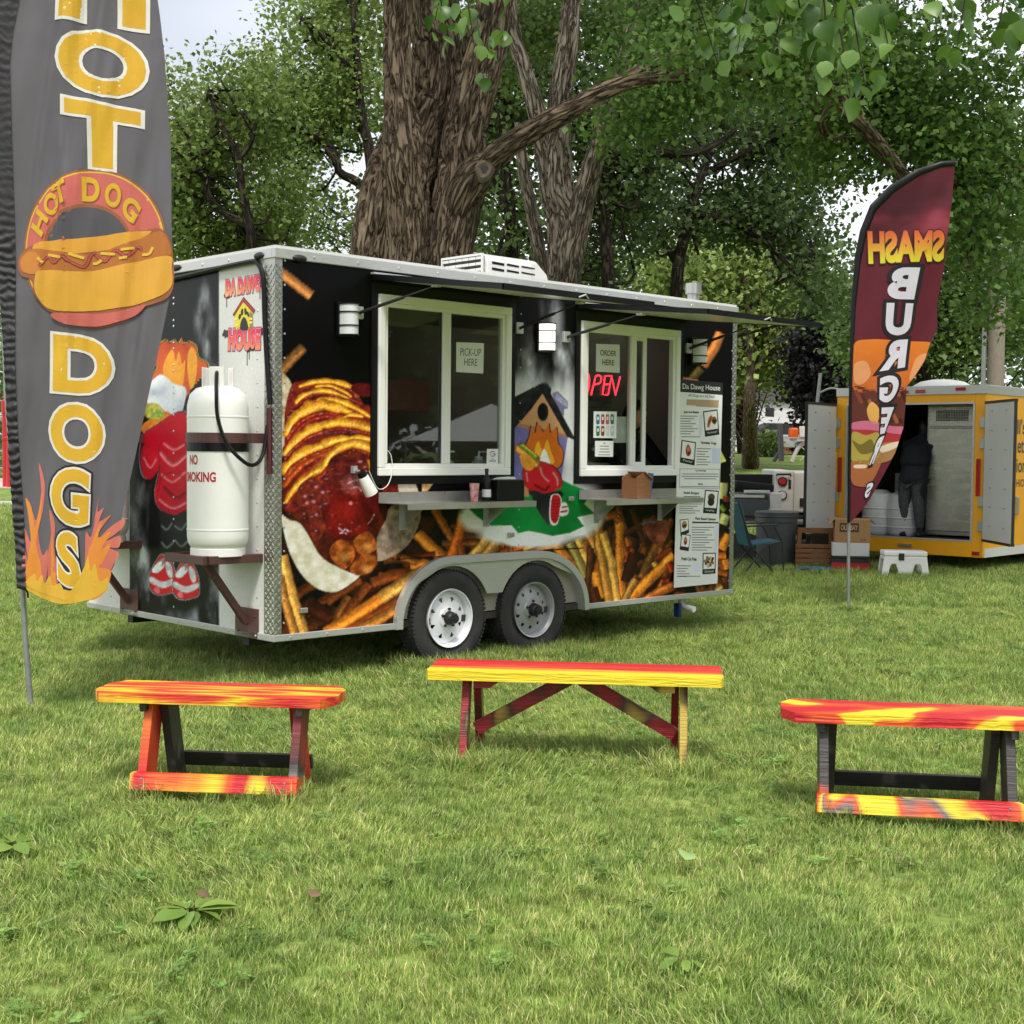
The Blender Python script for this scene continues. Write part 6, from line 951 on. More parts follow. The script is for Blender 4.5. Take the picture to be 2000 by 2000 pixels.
up = [((0, 0, .92), None, (.2, .16)), ((0, .10, 1.12), 0, (.19, .15)), ((0, .22, 1.30), 1, (.2, .14)), ((0, .30, 1.40), 2, .09), ((0, .34, 1.46), 3, .06), ((-.22, .26, 1.30), 2, .08), ((-.3, .42, 1.08), 5, .06), ((-.22, .62, 1.0), 6, .045), ((.22, .26, 1.30), 2, .08), ((.3, .42, 1.08), 8, .06), ((.22, .62, 1.0), 9, .045), ((-.1, 0, .80), 0, .13), ((.1, 0, .80), 0, .13), ((-.11, -.02, .5), 11, .088), ((-.11, .02, .1), 13, .055), ((-.11, -.0, .04), 14, .04), ((.11, -.02, .5), 12, .088), ((.12, .02, .1), 16, .055), ((.12, -.0, .04), 17, .04)]
lg = mat('speckled_leggings', L(34, 36, 40), .8, c2=L(104, 106, 110), scale=55); bd = skin_body('body', up, M['navy'], P2); bd.data.materials.append(lg)
skin_body('leggings', [((-.0, 0, .86), None, (.17, .14)), ((-.09, -.01, .74), 0, .115), ((-.11, -.03, .46), 1, .088), ((-.11, .01, .10), 2, .062), ((.09, -.01, .74), 0, .115), ((.11, -.03, .46), 4, .088), ((.12, .01, .10), 5, .062)], lg, P2); skin_body('jacket', [((0, -.0, .92), None, (.25, .2)), ((0, .09, 1.12), 0, (.235, .185)), ((0, .22, 1.31), 1, (.23, .16))], M['navy'], P2)
head(P2, (0, .36, 1.52), PI, .38, -.3); hand(P2, (-.22, .62, 1.0), (0, 1, -.2), (-1, 0, 0), (0, 0, 1)); hand(P2, (.22, .62, 1.0), (0, 1, -.2), (1, 0, 0), (0, 0, 1))
for x in (-.11, .12): MB().box((x, .04, .035), (.09, .24, .07)).build('shoe', M['dark'], P2, bev=.02)
# ------------------------------------------------------------------ clutter beside it
def carton(p, d, m, name, label, cat, rz=-.15):
    t = thing(name, label, cat, p, rz); MB().box((0, 0, d[2]/2), d).build('box', m, t, bev=.006); return t
t = carton((4.55, 18.55, .39), (.46, .4, .31), M['card'], 'cardboard_box', 'brown carton printed OLD BAY on top of the white foam box', 'carton')
MB().bar((-.23, -.0, .312), (-.31, 0, .24), .4, .006).build('flap', M['card'], t); MB().bar((.23, 0, .312), (.30, 0, .25), .4, .006).build('flap', M['card'], t); D = Deco(); D.rect(-.17, .14, .08, .26, (70, 48, 36), 0); D.tbox('OLD BAY', -.155, .165, .065, .235, (190, 150, 110), 1, bold=.03); D.rect(-.02+.12, .03, .18, .045, (110, 80, 56), 0)
D.build('print', lambda x, y, h: np.stack([x, np.full_like(x, -.2006)-h, y], -1), M['print'], t)
carton((4.53, 18.55, .21), (.48, .42, .178), M['white'], 'foam_box', 'white foam box stacked under the brown carton', 'box')
t = carton((4.53, 18.55, .0), (.50, .42, .17), M['dark'], 'insulated_bag', 'black and red insulated bag at the bottom of the stack under the foam box', 'bag'); MB().box((0, -.212, .07), (.5, .003, .10)).build('red_panel', M['red'], t); MB().box((0, 0, .188), (.46, .4, .03)).build('bag_lid', M['dark'], t, bev=.01)
t = thing('step_stool', 'white moulded step stool standing on the grass below the trailer sill', 'step stool', (5.03, 17.75, 0), -.1)
MB().prism([(-.30, 0), (-.22, 0), (-.19, .14), (-.17, .17), (-.12, .17), (-.10, .11), (-.07, .0), (.07, 0), (.10, .11), (.12, .17), (.17, .17), (.19, .14), (.22, 0), (.30, 0), (.265, .27), (-.265, .27)], -.17, -.13).prism([(-.30, 0), (-.22, 0), (-.19, .14), (.19, .14), (.22, 0), (.30, 0), (.265, .27), (-.265, .27)], .13, .17).span((-.265, -.1298, .22), (.265, .1298, .268)).prism([(-.08, .0), (.08, 0), (.08, .17), (-.08, .17)], -.12, -.10).build('body', M['vinyl'], t, bev=.012); MB().span((-.27, -.175, .272), (.27, .175, .335)).build('top', M['vinyl'], t, bev=.015); MB().span((-.09, -.184, .22), (-.02, -.172, .31)).build('latch', M['dark'], t, bev=.004)
W_ = thing('wooden_stool', 'brown slatted wooden stool beside the grey bin', 'stool', (4.10, 18.72, 0), -.1); s0 = MB().span((-.27, -.01, 0), (.27, .01, .055)).build('slat', M['wood'], W_, bev=.004); s0.location = (0, -.17, .10)
for z, y in ((.165, -.155), (.23, -.14), (.295, -.12)): c = s0.copy(); link(c, W_); c.location = (0, y, z)
for sx in (-1, 1): MB().bar((sx*.24, -.15, 0), (sx*.2, -.04, .55), .05, .04).build('upright', M['wood'], W_, bev=.003); MB().bar((sx*.24, .2, 0), (sx*.2, -.0, .55), .05, .04).build('leg', M['wood'], W_, bev=.003)
MB().bar((-.24, -.05, .53), (.24, -.05, .53), .05, .07).build('top_rail', M['wood'], W_, bev=.003)
t = thing('rubbish_bin', 'tall grey plastic bin between the teal chair and the wooden stool', 'bin', (3.62, 18.95, 0), 0)
MB().lathe([(0, 0), (.24, 0), (.25, .02), (.275, .62), (.285, .63), (.285, .69), (.30, .70), (.30, .735), (.27, .735), (.25, .68), (.235, .04), (0, .03)], (0, 0, 0), 4*8).build('body', M['grey'], t, smooth=30); MB().lathe([(.286, .70), (.295, .76), (.27, .775), (0, .78)], (0, 0, 0), 32).build('lid', M['grey'], t, smooth=True)
CH_ = thing('folding_chair', 'teal folding lawn chair with dark legs facing right', 'chair', (3.18, 17.9, 0), .12); tl = mat('teal_sling', L(24, 84, 100), .7, var=.12, scale=60)
MB().prism([(-.32, .92), (-.29, .93), (-.16, .40), (-.19, .38)], -.24, .24).build('backrest', tl, CH_, bev=.004); MB().prism([(-.19, .40), (.22, .45), (.24, .435), (-.18, .37)], -.24, .24).build('seat', tl, CH_, bev=.004)
for sy in (-1, 1):
    y = sy*.27; MB().tube([(-.34, y, .95), (-.16, y, .38), (.18, y, 0)], .013, 8).build('leg', M['dark'], CH_); MB().tube([(.24, y, .44), (.05, y, .40), (-.28, y, 0)], .013, 8).build('leg', M['dark'], CH_); MB().bar((-.25, y, .63), (.18, y, .655), .05, .02).build('armrest', M['dark'], CH_, bev=.004); MB().tube([(.13, y, .64), (.24, y, .44), (.27, y, .0)], .011, 8).build('arm_post', M['dark'], CH_)
t = thing('ground_mat', 'small crumpled blue mat on the grass before the grey bin', 'mat', (3.98, 18.2, .05)); q = MB(); n = 10
q.add([(.25*math.cos(2*PI*k/24)*(1+.25*math.sin(3*k)), .18*math.sin(2*PI*k/24), .02*math.sin(k*1.7)) for k in range(24)]+[(0, 0, .03)], [(k, (k+1) % 24, 24) for k in range(24)]); q.build('cloth', mat('blue_cloth', L(46, 84, 120), .8), t)
GR = thing('griddle_table', 'grey steel griddle on a cluttered table behind the teal chair', 'griddle', (2.98, 20.2, 0), 0)
MB().span((-.05, -.3, .66), (.71, .3, .90)).build('body', M['grey'], GR, bev=.01); MB().span((-.05, -.28, .905), (.66, .28, .98)).build('hood', M['steel'], GR, bev=.02); MB().span((-.0, -.36, .55), (1.35, .32, .59)).build('table_top', M['inner'], GR); MB().span((.73, -.25, .78), (.90, .2, .99)).build('side_box', M['vinyl'], GR, bev=.01); MB().span((.36, -.32, .985), (.72, -.2, 1.03)).build('tray', M['frost'], GR, bev=.01); MB().box((.5, .05, 1.08), (.6, .4, .12), (0, .1, .2)).build('cover', M['jacket'], GR, bev=.04)
for x in (.05, 1.28):
    for y in (-.3, .28): MB().span((x-.025, y-.025, 0), (x+.025, y+.025, .55)).build('leg', M['dark'], GR)
each('lower_box', M['grey'], GR, [((.1, -.25, .0), (.55, .2, .38)), ((.75, -.25, 0), (1.35, .2, .3))], .02)
# utility truck seen from behind
TR = thing('utility_truck', 'white utility truck with tool lockers and an amber beacon behind the open trailer door', 'truck', (4.0, 21.2, 0), -.08)
MB().span((0, 0, .62), (.30, 1.9, 1.30)).build('locker', M['white'], TR, bev=.015); MB().span((.305, .05, .66), (2.2, 1.9, 1.28)).build('body', M['white'], TR, bev=.02); MB().span((-1.55, .4, .75), (-.01, 1.9, 1.0)).build('bed', M['dark'], TR); MB().span((-1.55, -.02, .98), (-.02, .05, 1.24)).build('tailgate', M['black'], TR, bev=.01); MB().span((-1.9, -.08, .5), (.5, .0, .62)).build('bumper', M['dark'], TR, bev=.01); MB().span((2.3, .0, .6), (4.3, 1.95, 1.2)).build('cab', M['white'], TR, bev=.06); MB().prism([(2.35, 1.21), (3.6, 1.21), (3.3, 1.8), (2.5, 1.8)], .08, 1.85).build('cab_roof', M['white'], TR, bev=.06); MB().span((2.6, .06, 1.25), (3.2, .079, 1.7)).build('side_window', M['dark'], TR)
for z, m, l in ((1.19, 'redlens', 'tail_lamp'), (.98, 'frost', 'reversing_lamp')): MB().lathe([(0, -.03), (.05, -.028), (.062, -.015), (.064, -.001)], (.13, 0, z-.06), 20, 'y').build(l, M[m], TR, smooth=True); MB().lathe([(.064, -.001), (.064, -.02), (.072, -.02), (.074, -.001)], (.13, 0, z-.06), 20, 'y').build('lamp_ring', M['dark'], TR)
MB().tube([(.04, -.001, 1.23), (.04, -.05, 1.24), (.25, -.05, 1.245), (.25, -.001, 1.23)], .014, 8).build('handle', M['black'], TR); each('catch', M['dark'], TR, [((.22, -.012, 1.02), (.26, -.001, 1.16)), ((.40, .03, .75), (.46, .049, .88))], .004)
MB().bar((.13, .2, 1.44), (.10, .25, 2.02), .06, .06).bar((.02, .25, 1.44), (.16, .3, 1.66), .05, .05).build('rack_post', M['grey'], TR); MB().tube(spl([(.30, .3, 1.44), (.42, .3, 1.68), (.6, .3, 1.72), (1.2, .3, 1.72)], 6, False), .03, 8).bar((.16, .25, 1.77), (1.0, .25, 1.79), .05, .05).build('rack_bar', M['white'], TR)
MB().lathe([(.0, .0), (.075, 0), (.08, .05), (.075, .12), (.05, .14), (0, .142)], (.31, .25, 1.815), 20).build('beacon', M['amber'], TR, smooth=True); MB().span((.40, .2, 1.815), (.50, .3, 1.98)).build('lamp_box', M['vinyl'], TR, bev=.006); me_ = MB()
for k in range(12): me_.bar((.42+k*.07, .28, 1.45), (.42+k*.07+.24, .28, 1.69), .008, .008).bar((.42+k*.07+.24, .285, 1.45), (.42+k*.07, .285, 1.69), .008, .008)
me_.build('mesh_guard', M['vinyl'], TR, fix=False)
for x in (.9, 3.3):
    for y in (.2, 1.7): wq = MB().lathe([(0, -.1), (.3, -.11), (.37, -.08), (.37, .08), (.3, .11), (0, .11)], (0, 0, 0), 28, 'y').build('wheel', M['rubber'], TR, smooth=35); wq.location = (x, y, .37)
# ------------------------------------------------------------------ ground, lawn, far setting
def gz(x, y): s = lambda t: np.clip(t, 0, 1)**2*(3-2*np.clip(t, 0, 1)); return 1.62*s((y-32)/42)*s((x+6)/14)
xs = np.unique(np.concatenate([np.linspace(-600, -40, 15), np.linspace(-40, 60, 101), np.linspace(60, 600, 15)])); ys = np.unique(np.concatenate([np.linspace(-60, 0, 9), np.linspace(0, 100, 81), np.linspace(100, 900, 20)])); X, Y = np.meshgrid(xs, ys); nx, ny = len(xs), len(ys); i = np.arange(ny-1)[:, None]*nx+np.arange(nx-1)[None]
m, t, b, o = nodes('lawn_soil'); nd, lk = t.nodes, t.links; tc = nd.new('ShaderNodeTexCoord'); n1 = nd.new('ShaderNodeTexNoise'); n1.inputs['Scale'].default_value = .9; n1.inputs['Detail'].default_value = 8; n1.inputs['Roughness'].default_value = .7; n2_ = nd.new('ShaderNodeTexNoise'); n2_.inputs['Scale'].default_value = 24; n2_.inputs['Detail'].default_value = 6
lk.new(tc.outputs['Object'], n1.inputs['Vector']); lk.new(tc.outputs['Object'], n2_.inputs['Vector']); r = nd.new('ShaderNodeValToRGB'); r.color_ramp.elements[0].position = .35; r.color_ramp.elements[0].color = (*L(86, 106, 46), 1); r.color_ramp.elements[1].position = .65; r.color_ramp.elements[1].color = (*L(136, 152, 80), 1); lk.new(n1.outputs[0], r.inputs[0]); mr = nd.new('ShaderNodeMapRange'); mr.inputs[1].default_value = .3; mr.inputs[2].default_value = .7; mr.inputs[3].default_value = .6; mr.inputs[4].default_value = 1.25; lk.new(n2_.outputs[0], mr.inputs[0]); mu = nd.new('ShaderNodeMixRGB'); mu.blend_type = 'MULTIPLY'; mu.inputs[0].default_value = 1; lk.new(r.outputs[0], mu.inputs[1]); lk.new(mr.outputs[0], mu.inputs[2]); lk.new(mu.outputs[0], b.inputs['Base Color']); b.inputs['Roughness'].default_value = .95; b.inputs['Specular IOR Level'].default_value = .1
tag(arrays_obj('ground', np.stack([X.ravel(), Y.ravel(), gz(X, Y).ravel()], -1), np.stack([i, i+1, i+1+nx, i+nx], -1).reshape(-1, 4), m, None, None, smooth=True), kind='structure')
# blades: tufts scattered by hand-made lean fields, dense near, sparser and broader far off
def tuft(seed, nb, rad, h0, h1, wd):
    r = np.random.default_rng(seed); V, F, C_ = [], [], []
    for k in range(nb):
        a, d = r.uniform(0, 2*PI), rad*math.sqrt(r.uniform()); bx, by = d*math.cos(a), d*math.sin(a); h = r.uniform(h0, h1); an = r.uniform(0, 2*PI) if r.uniform() < .6 else r.normal(0, .9); ln = h*r.uniform(.2, 1.0); w_ = wd*r.uniform(.7, 1.2); dx, dy = math.cos(an), math.sin(an); px, py = -dy*w_/2, dx*w_/2; n = len(V)
        V += [(bx-px, by-py, -.01), (bx+px, by+py, -.01), (bx+dx*ln*.35+px*.9, by+dy*ln*.35+py*.9, h*.6), (bx+dx*ln*.35-px*.9, by+dy*ln*.35-py*.9, h*.6), (bx+dx*ln, by+dy*ln, h)]; F += [(n, n+1, n+2, n+3), (n+3, n+2, n+4)]; t = r.uniform(); q = np.array((108, 137, 58))*(1-t)+np.array((180, 194, 116))*t
        if r.uniform() < .15: q = np.array((208, 200, 150))
        if r.uniform() < .14: q = np.array((82, 120, 52))
        C_ += [q*.93, q*.93, q, q, q*1.03]
    me = bpy.data.meshes.new('grass_tuft'); me.from_pydata(V, [], F); a = me.color_attributes.new('Col', 'FLOAT_COLOR', 'POINT'); c = lin(np.array(C_)); a.data.foreach_set('color', np.concatenate([c, np.ones((len(c), 1))], 1).astype(np.float32).ravel()); return me
def clover(seed):
    r = np.random.default_rng(seed); V, F, C_ = [], [], []
    for k in range(9):
        a, d = r.uniform(0, 2*PI), .05*math.sqrt(r.uniform()); c = np.array([d*math.cos(a), d*math.sin(a), r.uniform(.025, .05)]); q = np.array((112, 142, 74))*r.uniform(.85, 1.15)
        for j in range(3):
            b = a+j*2.09; n = len(V); u = np.array([math.cos(b), math.sin(b), .25]); s = np.array([-math.sin(b), math.cos(b), 0])*.008; V += [tuple(c), tuple(c+u*.008+s), tuple(c+u*.018+s*.8), tuple(c+u*.018-s*.8), tuple(c+u*.008-s)]; F.append((n, n+1, n+2, n+3, n+4)); C_ += [q*.95]+[q]*4
    me = bpy.data.meshes.new('clover_tuft'); me.from_pydata(V, [], F); a = me.color_attributes.new('Col', 'FLOAT_COLOR', 'POINT'); c = lin(np.array(C_)); a.data.foreach_set('color', np.concatenate([c, np.ones((len(c), 1))], 1).astype(np.float32).ravel()); return me
m, t, b, o = nodes('grass_blade'); nd, lk = t.nodes, t.links; a = nd.new('ShaderNodeAttribute'); a.attribute_name = 'Col'; oi = nd.new('ShaderNodeObjectInfo'); ge = nd.new('ShaderNodeNewGeometry'); n1 = nd.new('ShaderNodeTexNoise'); n1.inputs['Scale'].default_value = 1.7; n1.inputs['Detail'].default_value = 7; n1.inputs['Roughness'].default_value = .65; lk.new(ge.outputs['Position'], n1.inputs['Vector'])
r = nd.new('ShaderNodeValToRGB'); r.color_ramp.elements[0].position = .34; r.color_ramp.elements[0].color = (.70, .80, .66, 1); r.color_ramp.elements[1].position = .66; r.color_ramp.elements[1].color = (1.3, 1.2, 1.12, 1); lk.new(n1.outputs[0], r.inputs[0]); mu = nd.new('ShaderNodeMixRGB'); mu.blend_type = 'MULTIPLY'; mu.inputs[0].default_value = 1; lk.new(a.outputs['Color'], mu.inputs[1]); lk.new(r.outputs[0], mu.inputs[2])
mr = nd.new('ShaderNodeMapRange'); mr.inputs[3].default_value = .75; mr.inputs[4].default_value = 1.3; lk.new(oi.outputs['Random'], mr.inputs[0]); m2 = nd.new('ShaderNodeMixRGB'); m2.blend_type = 'MULTIPLY'; m2.inputs[0].default_value = 1; lk.new(mu.outputs[0], m2.inputs[1]); lk.new(mr.outputs[0], m2.inputs[2]); lk.new(m2.outputs[0], b.inputs['Base Color']); b.inputs['Roughness'].default_value = .55; b.inputs['Specular IOR Level'].default_value = .3
tr = nd.new('ShaderNodeBsdfTranslucent'); lk.new(m2.outputs[0], tr.inputs[0]); ms = nd.new('ShaderNodeMixShader'); ms.inputs[0].default_value = .3; lk.new(b.outputs[0], ms.inputs[1]); lk.new(tr.outputs[0], ms.inputs[2]); lk.new(ms.outputs[0], o.inputs[0]); M['blade'] = m
def scatter(name, label_kind, meshes, pts, rots, scl, idx):
    gc = bpy.data.collections.new(name+'_source')
    for k, me in enumerate(meshes): me.materials.append(M['blade']); q = bpy.data.objects.new('%s_%02d' % (name, k), me); gc.objects.link(q)
    me = bpy.data.meshes.new(name); me.from_pydata(np.asarray(pts).tolist(), [], [])
    for nm, ty, dat, f in (('rot', 'FLOAT_VECTOR', rots, 'vector'), ('scl', 'FLOAT', scl, 'value'), ('idx', 'INT', idx, 'value')): at_ = me.attributes.new(nm, ty, 'POINT'); at_.data.foreach_set(f, np.ascontiguousarray(dat, np.int32 if ty == 'INT' else np.float32).ravel())
    o = bpy.data.objects.new(name, me); link(o); ng = bpy.data.node_groups.new(name, 'GeometryNodeTree'); ng.interface.new_socket('Geometry', in_out='INPUT', socket_type='NodeSocketGeometry'); ng.interface.new_socket('Geometry', in_out='OUTPUT', socket_type='NodeSocketGeometry'); n = ng.nodes; l = ng.links
    gi, go = n.new('NodeGroupInput'), n.new('NodeGroupOutput'); ip = n.new('GeometryNodeInstanceOnPoints'); ci = n.new('GeometryNodeCollectionInfo'); ci.inputs['Collection'].default_value = gc; ci.inputs['Separate Children'].default_value = True; ci.inputs['Reset Children'].default_value = True; ip.inputs['Pick Instance'].default_value = True
    for nm, ty, sk_ in (('rot', 'FLOAT_VECTOR', 'Rotation'), ('scl', 'FLOAT', 'Scale'), ('idx', 'INT', 'Instance Index')): na = n.new('GeometryNodeInputNamedAttribute'); na.data_type = ty; na.inputs['Name'].default_value = nm; l.new([s for s in na.outputs if s.enabled and s.name == 'Attribute'][0], ip.inputs[sk_])
    l.new(gi.outputs[0], ip.inputs['Points']); l.new(ci.outputs[0], ip.inputs['Instance']); l.new(ip.outputs[0], go.inputs[0]); md = o.modifiers.new('scatter', 'NODES'); md.node_group = ng; return tag(o, kind='stuff')
def field(y0, y1, dens, mgn=.5):
    wmax = y1*.40+mgn; n = int(2*wmax*(y1-y0)*dens); x = rng.uniform(-wmax, wmax, n); y = rng.uniform(y0, y1, n); k = (np.abs(x) < y*.385+mgn); return x[k], y[k]
def lawn(name, bands, meshes, sc):
    xs_, ys_, ss = [], [], []
    for (y0, y1, d, s) in bands: x, y = field(y0, y1, d); xs_.append(x); ys_.append(y); ss.append(np.full(len(x), s))
    x, y, s = map(np.concatenate, (xs_, ys_, ss)); n = len(x); ang = 2*PI*(n2(x*.8, y*.8, 3, 31)*1.6)+rng.normal(0, 1.0, n); amt = np.clip((n2(x*.9, y*.9, 3, 37)-.35)*2.6, 0, 1); tilt = .05+.8*amt*rng.uniform(.2, 1, n)
    k = (.55+.75*n2(x*1.3, y*1.3, 3, 41))*rng.uniform(.75, 1.25, n); loc_ = np.stack([x, y, gz(x, y)], -1); rots = np.stack([np.zeros(n), tilt, ang], -1); return scatter(name, 'stuff', meshes, loc_, rots, k*s*sc, rng.integers(0, len(meshes), n))
lawn('lawn_grass', [(3.3, 6, 800, .8), (6, 9, 640, .85), (9, 14, 400, 1.0), (14, 22, 150, 1.35), (22, 38, 46, 2.0)], [tuft(50+k, 26, .05, .022, .062, .0032) for k in range(10)], 1.0)
# longer unmown tufts round the wheels, bench feet and flag poles
px_, py_ = [], []
for (cx, cy, rx, n_) in ([(-1.549+.7201*s+.03, 9.034+.6938*s-.05, .34, 420) for s in (1.52, 2.385)]+[(-.19, 6.8, .10, 60), (.85, 6.68, .10, 60), (-.2, 7.15, .1, 50), (.83, 6.95, .1, 50), (-1.62, 6.18, .1, 60), (-1.02, 6.12, .1, 60), (1.42, 5.88, .1, 60), (2.1, 5.78, .1, 60), (-2.78, 7.97, .07, 40), (3.34, 13.68, .09, 50), (4.96, 17.7, .4, 160), (3.2, 17.8, .4, 120), (4.3, 18.3, .6, 200)]):
    a, q = rng.uniform(0, 2*PI, n_), np.sqrt(rng.uniform(0, 1, n_)); px_.append(cx+rx*1.3*q*np.cos(a)); py_.append(cy+rx*q*np.sin(a)-.04)
px_, py_ = np.concatenate(px_), np.concatenate(py_); n = len(px_); scatter('long_grass', 'stuff', [tuft(150+k, 16, .04, .05, .11, .0034) for k in range(5)], np.stack([px_, py_, np.zeros(n)], -1), np.stack([np.zeros(n), rng.uniform(0, .4, n), rng.uniform(0, 6.3, n)], -1), rng.uniform(.7, 1.2, n), rng.integers(0, 5, n))
x, y = field(3.3, 14, 26); k = n2(x*.8, y*.8, 3, 61) > .5; x, y = x[k], y[k]; n = len(x); scatter('clover', 'stuff', [clover(90+k) for k in range(4)], np.stack([x, y, np.zeros(n)], -1), np.stack([rng.normal(0, .2, n), rng.normal(0, .2, n), rng.uniform(0, 6.3, n)], -1), rng.uniform(.5, .95, n), rng.integers(0, 4, n))
# leafy weeds and fallen leaves lying in the lawn
def heart(nm, m, parent, s, mt, curl=.25, tip=True):
    prof_ = [(0, 0), (.16, .36), (.42, .5), (.72, .34), (1.02, 0)] if tip else [(0, 0), (.2, .2), (.5, .3), (.8, .2), (1, 0)]; v, f = [], []
    for t, w_ in prof_: v += [(t*s, -w_*s, curl*s*w_*.6-curl*s*t*t), (t*s, 0, -curl*s*t*t), (t*s, w_*s, curl*s*w_*.6-curl*s*t*t)]
    for k in range(len(prof_)-1): f += [(k*3, k*3+3, k*3+4, k*3+1), (k*3+1, k*3+4, k*3+5, k*3+2)]
    me = bpy.data.meshes.new(nm); me.from_pydata(v, [], f)
    for p in me.polygons: p.use_smooth = True
    me.materials.append(mt); return me
lf = lambda nm, a, b, sc_=14, tr=.3: attr_like(nm, a, b, sc_, tr)
def attr_like(nm, a, b, sc_, tr):
    m, t, bs, o = nodes(nm); nd, lk = t.nodes, t.links; oi = nd.new('ShaderNodeObjectInfo'); tc = nd.new('ShaderNodeTexCoord'); nz = nd.new('ShaderNodeTexNoise'); nz.inputs['Scale'].default_value = sc_; lk.new(tc.outputs['Object'], nz.inputs['Vector']); ad = nd.new('ShaderNodeMath'); ad.operation = 'MULTIPLY_ADD'; ad.inputs[1].default_value = .5; lk.new(nz.outputs[0], ad.inputs[0]); mm = nd.new('ShaderNodeMath'); mm.operation = 'MULTIPLY'; mm.inputs[1].default_value = .5; lk.new(oi.outputs['Random'], mm.inputs[0]); lk.new(mm.outputs[0], ad.inputs[2]); r = nd.new('ShaderNodeValToRGB'); r.color_ramp.elements[0].position = .2; r.color_ramp.elements[0].color = (*L(a), 1); r.color_ramp.elements[1].position = .8; r.color_ramp.elements[1].color = (*L(b), 1); lk.new(ad.outputs[0], r.inputs[0]); lk.new(r.outputs[0], bs.inputs['Base Color']); bs.inputs['Roughness'].default_value = .4
    tl_ = nd.new('ShaderNodeBsdfTranslucent'); lk.new(r.outputs[0], tl_.inputs[0]); ms = nd.new('ShaderNodeMixShader'); ms.inputs[0].default_value = tr; lk.new(bs.outputs[0], ms.inputs[1]); lk.new(tl_.outputs[0], ms.inputs[2]); lk.new(ms.outputs[0], o.inputs[0]); return m
weed_m = lf('weed_leaf', (104, 136, 54), (140, 164, 78)); bm_ = heart('leaf', None, None, .10, weed_m, .3, False); dead_m = lf('dead_leaf', (104, 78, 60), (140, 112, 86)); pale_m = lf('pale_leaf', (150, 180, 110), (180, 204, 140))
for px, py, n, s, lab in ((375, 1785, 14, 1.0, 'broad-leaved weed with pale green leaves and one dead leaf in the front lawn'), (22, 1655, 10, .9, 'yellow-green broad-leaved weed at the left edge of the lawn'), (1335, 1880, 6, .6, 'small yellowish weed low in the foreground right of centre')):
    g = at(px, py, 1); d = (g-np.array([0, 0, CH])); p = np.array([0, 0, CH])+d*(CH-.03)/-d[2]; T = thing('weed_plant', lab, 'weed', (p[0], p[1], 0))
    for k in range(n): o = bpy.data.objects.new('leaf', bm_); link(o, T); o.location = (.02*math.cos(k*2.4), .02*math.sin(k*2.4), .045); o.rotation_euler = (random.uniform(-.4, .4), random.uniform(-.35, .15), k*2.4+random.uniform(-.3, .3)); o.scale = [s*random.uniform(.8, 1.35)]*3
    if n == 14: o = bpy.data.objects.new('dead_leaf', heart('dead_leaf', None, None, .07, dead_m, .8, False)); link(o, T); o.location = (-.01, .10, .07); o.rotation_euler = (.5, .2, .2)
for px, py, mt, lab in ((1338, 1682, pale_m, 'single pale green leaf lying in the foreground grass'), (608, 1755, dead_m, 'dry brown scrap of a leaf lying in the grass right of the broad weed')):
    d = at(px, py, 1)-np.array([0, 0, CH]); p = np.array([0, 0, CH])+d*(CH-.06)/-d[2]; o = bpy.data.objects.new('fallen_leaf', heart('fallen_leaf', None, None, .075 if mt is pale_m else .05, mt, .5)); link(o); o.location = (p[0], p[1], .065); o.rotation_euler = (.4, -.5, 1.2); tag(o, lab, 'leaf')
# far left: red play-frame post, gravel, white kerb, wire fence
gp = at(-60, 946, 50); gv = mat('gravel', L(168, 148, 136), .9, c2=L(206, 192, 182), scale=9, bump=.5, bscale=12); MB().span((-40, 50, .0), (-14, 64, .03)).build('gravel_bed', gv)['kind'] = 'structure'
MB().span((-32, 36.0, .0), (-9, 36.22, .10)).build('white_kerb', M['white'])['kind'] = 'structure'
RP = thing('playground_post', 'red steel play-frame post beside the gravel at the left edge', 'post', (-18.6, 51, .03)); MB().lathe([(.15, 0), (.15, 2.7), (.18, 2.7), (.18, 3.15), (.1, 3.2), (.1, 3.5), (0, 3.75)], (0, 0, 0), 20).build('post', M['red'], RP, smooth=30); MB().lathe([(.15, .0), (.13, 2.4), (0, 2.45)], (.32, -.5, -.02), 18).build('second_post', M['red'], RP, smooth=30); MB().lathe([(.153, 1.7), (.17, 1.72), (.17, 1.8), (.153, 1.82)], (0, 0, 0), 20).build('collar', M['red'], RP)
WF = thing('wire_fence', 'pale wire fence behind the red play-frame post', 'fence', (-26, 58, 0)); 
for k in range(5): MB().tube([(0, 0, .6+k*.7), (14, 0, .6+k*.7)], .03, 6).build('rail', M['pole'], WF)
for k in range(4): MB().tube([(k*4.5, 0, 0), (k*4.5, 0, 3.6)], .05, 6).build('post', M['pole'], WF)
# far houses, bush, cars, poles
def at_w(px, py, Y): return at(px, py, Y)
H1 = thing('brick_house', 'low red brick house with a grey roof and white shuttered window', 'house', (14.0, 72, 1.6)); bk = mat('red_brick', L(138, 72, 58), .85, var=.2, scale=3); rf = mat('grey_shingles', L(88, 86, 86), .9, var=.2, scale=6)
MB().span((-.2, 0, 0), (7, 7, 1.25)).build('wall', bk, H1); MB().prism([(-.6, 1.26), (7.6, 1.26), (3.5, 2.6)], -.6, 7.4).build('roof', rf, H1); f = MB().span((.95, -.07, .25), (1.75, -.01, 1.1)).build('window', M['dark'], H1); each('shutter', M['vinyl'], H1, [((.5, -.08, .2), (.9, -.01, 1.15)), ((1.8, -.08, .2), (2.2, -.01, 1.15))]); MB().span((1.33, -.1, .25), (1.38, -.072, 1.1)).span((.95, -.1, .64), (1.32, -.072, .69)).span((1.39, -.1, .64), (1.75, -.072, .69)).build('glazing_bar', M['white'], f)
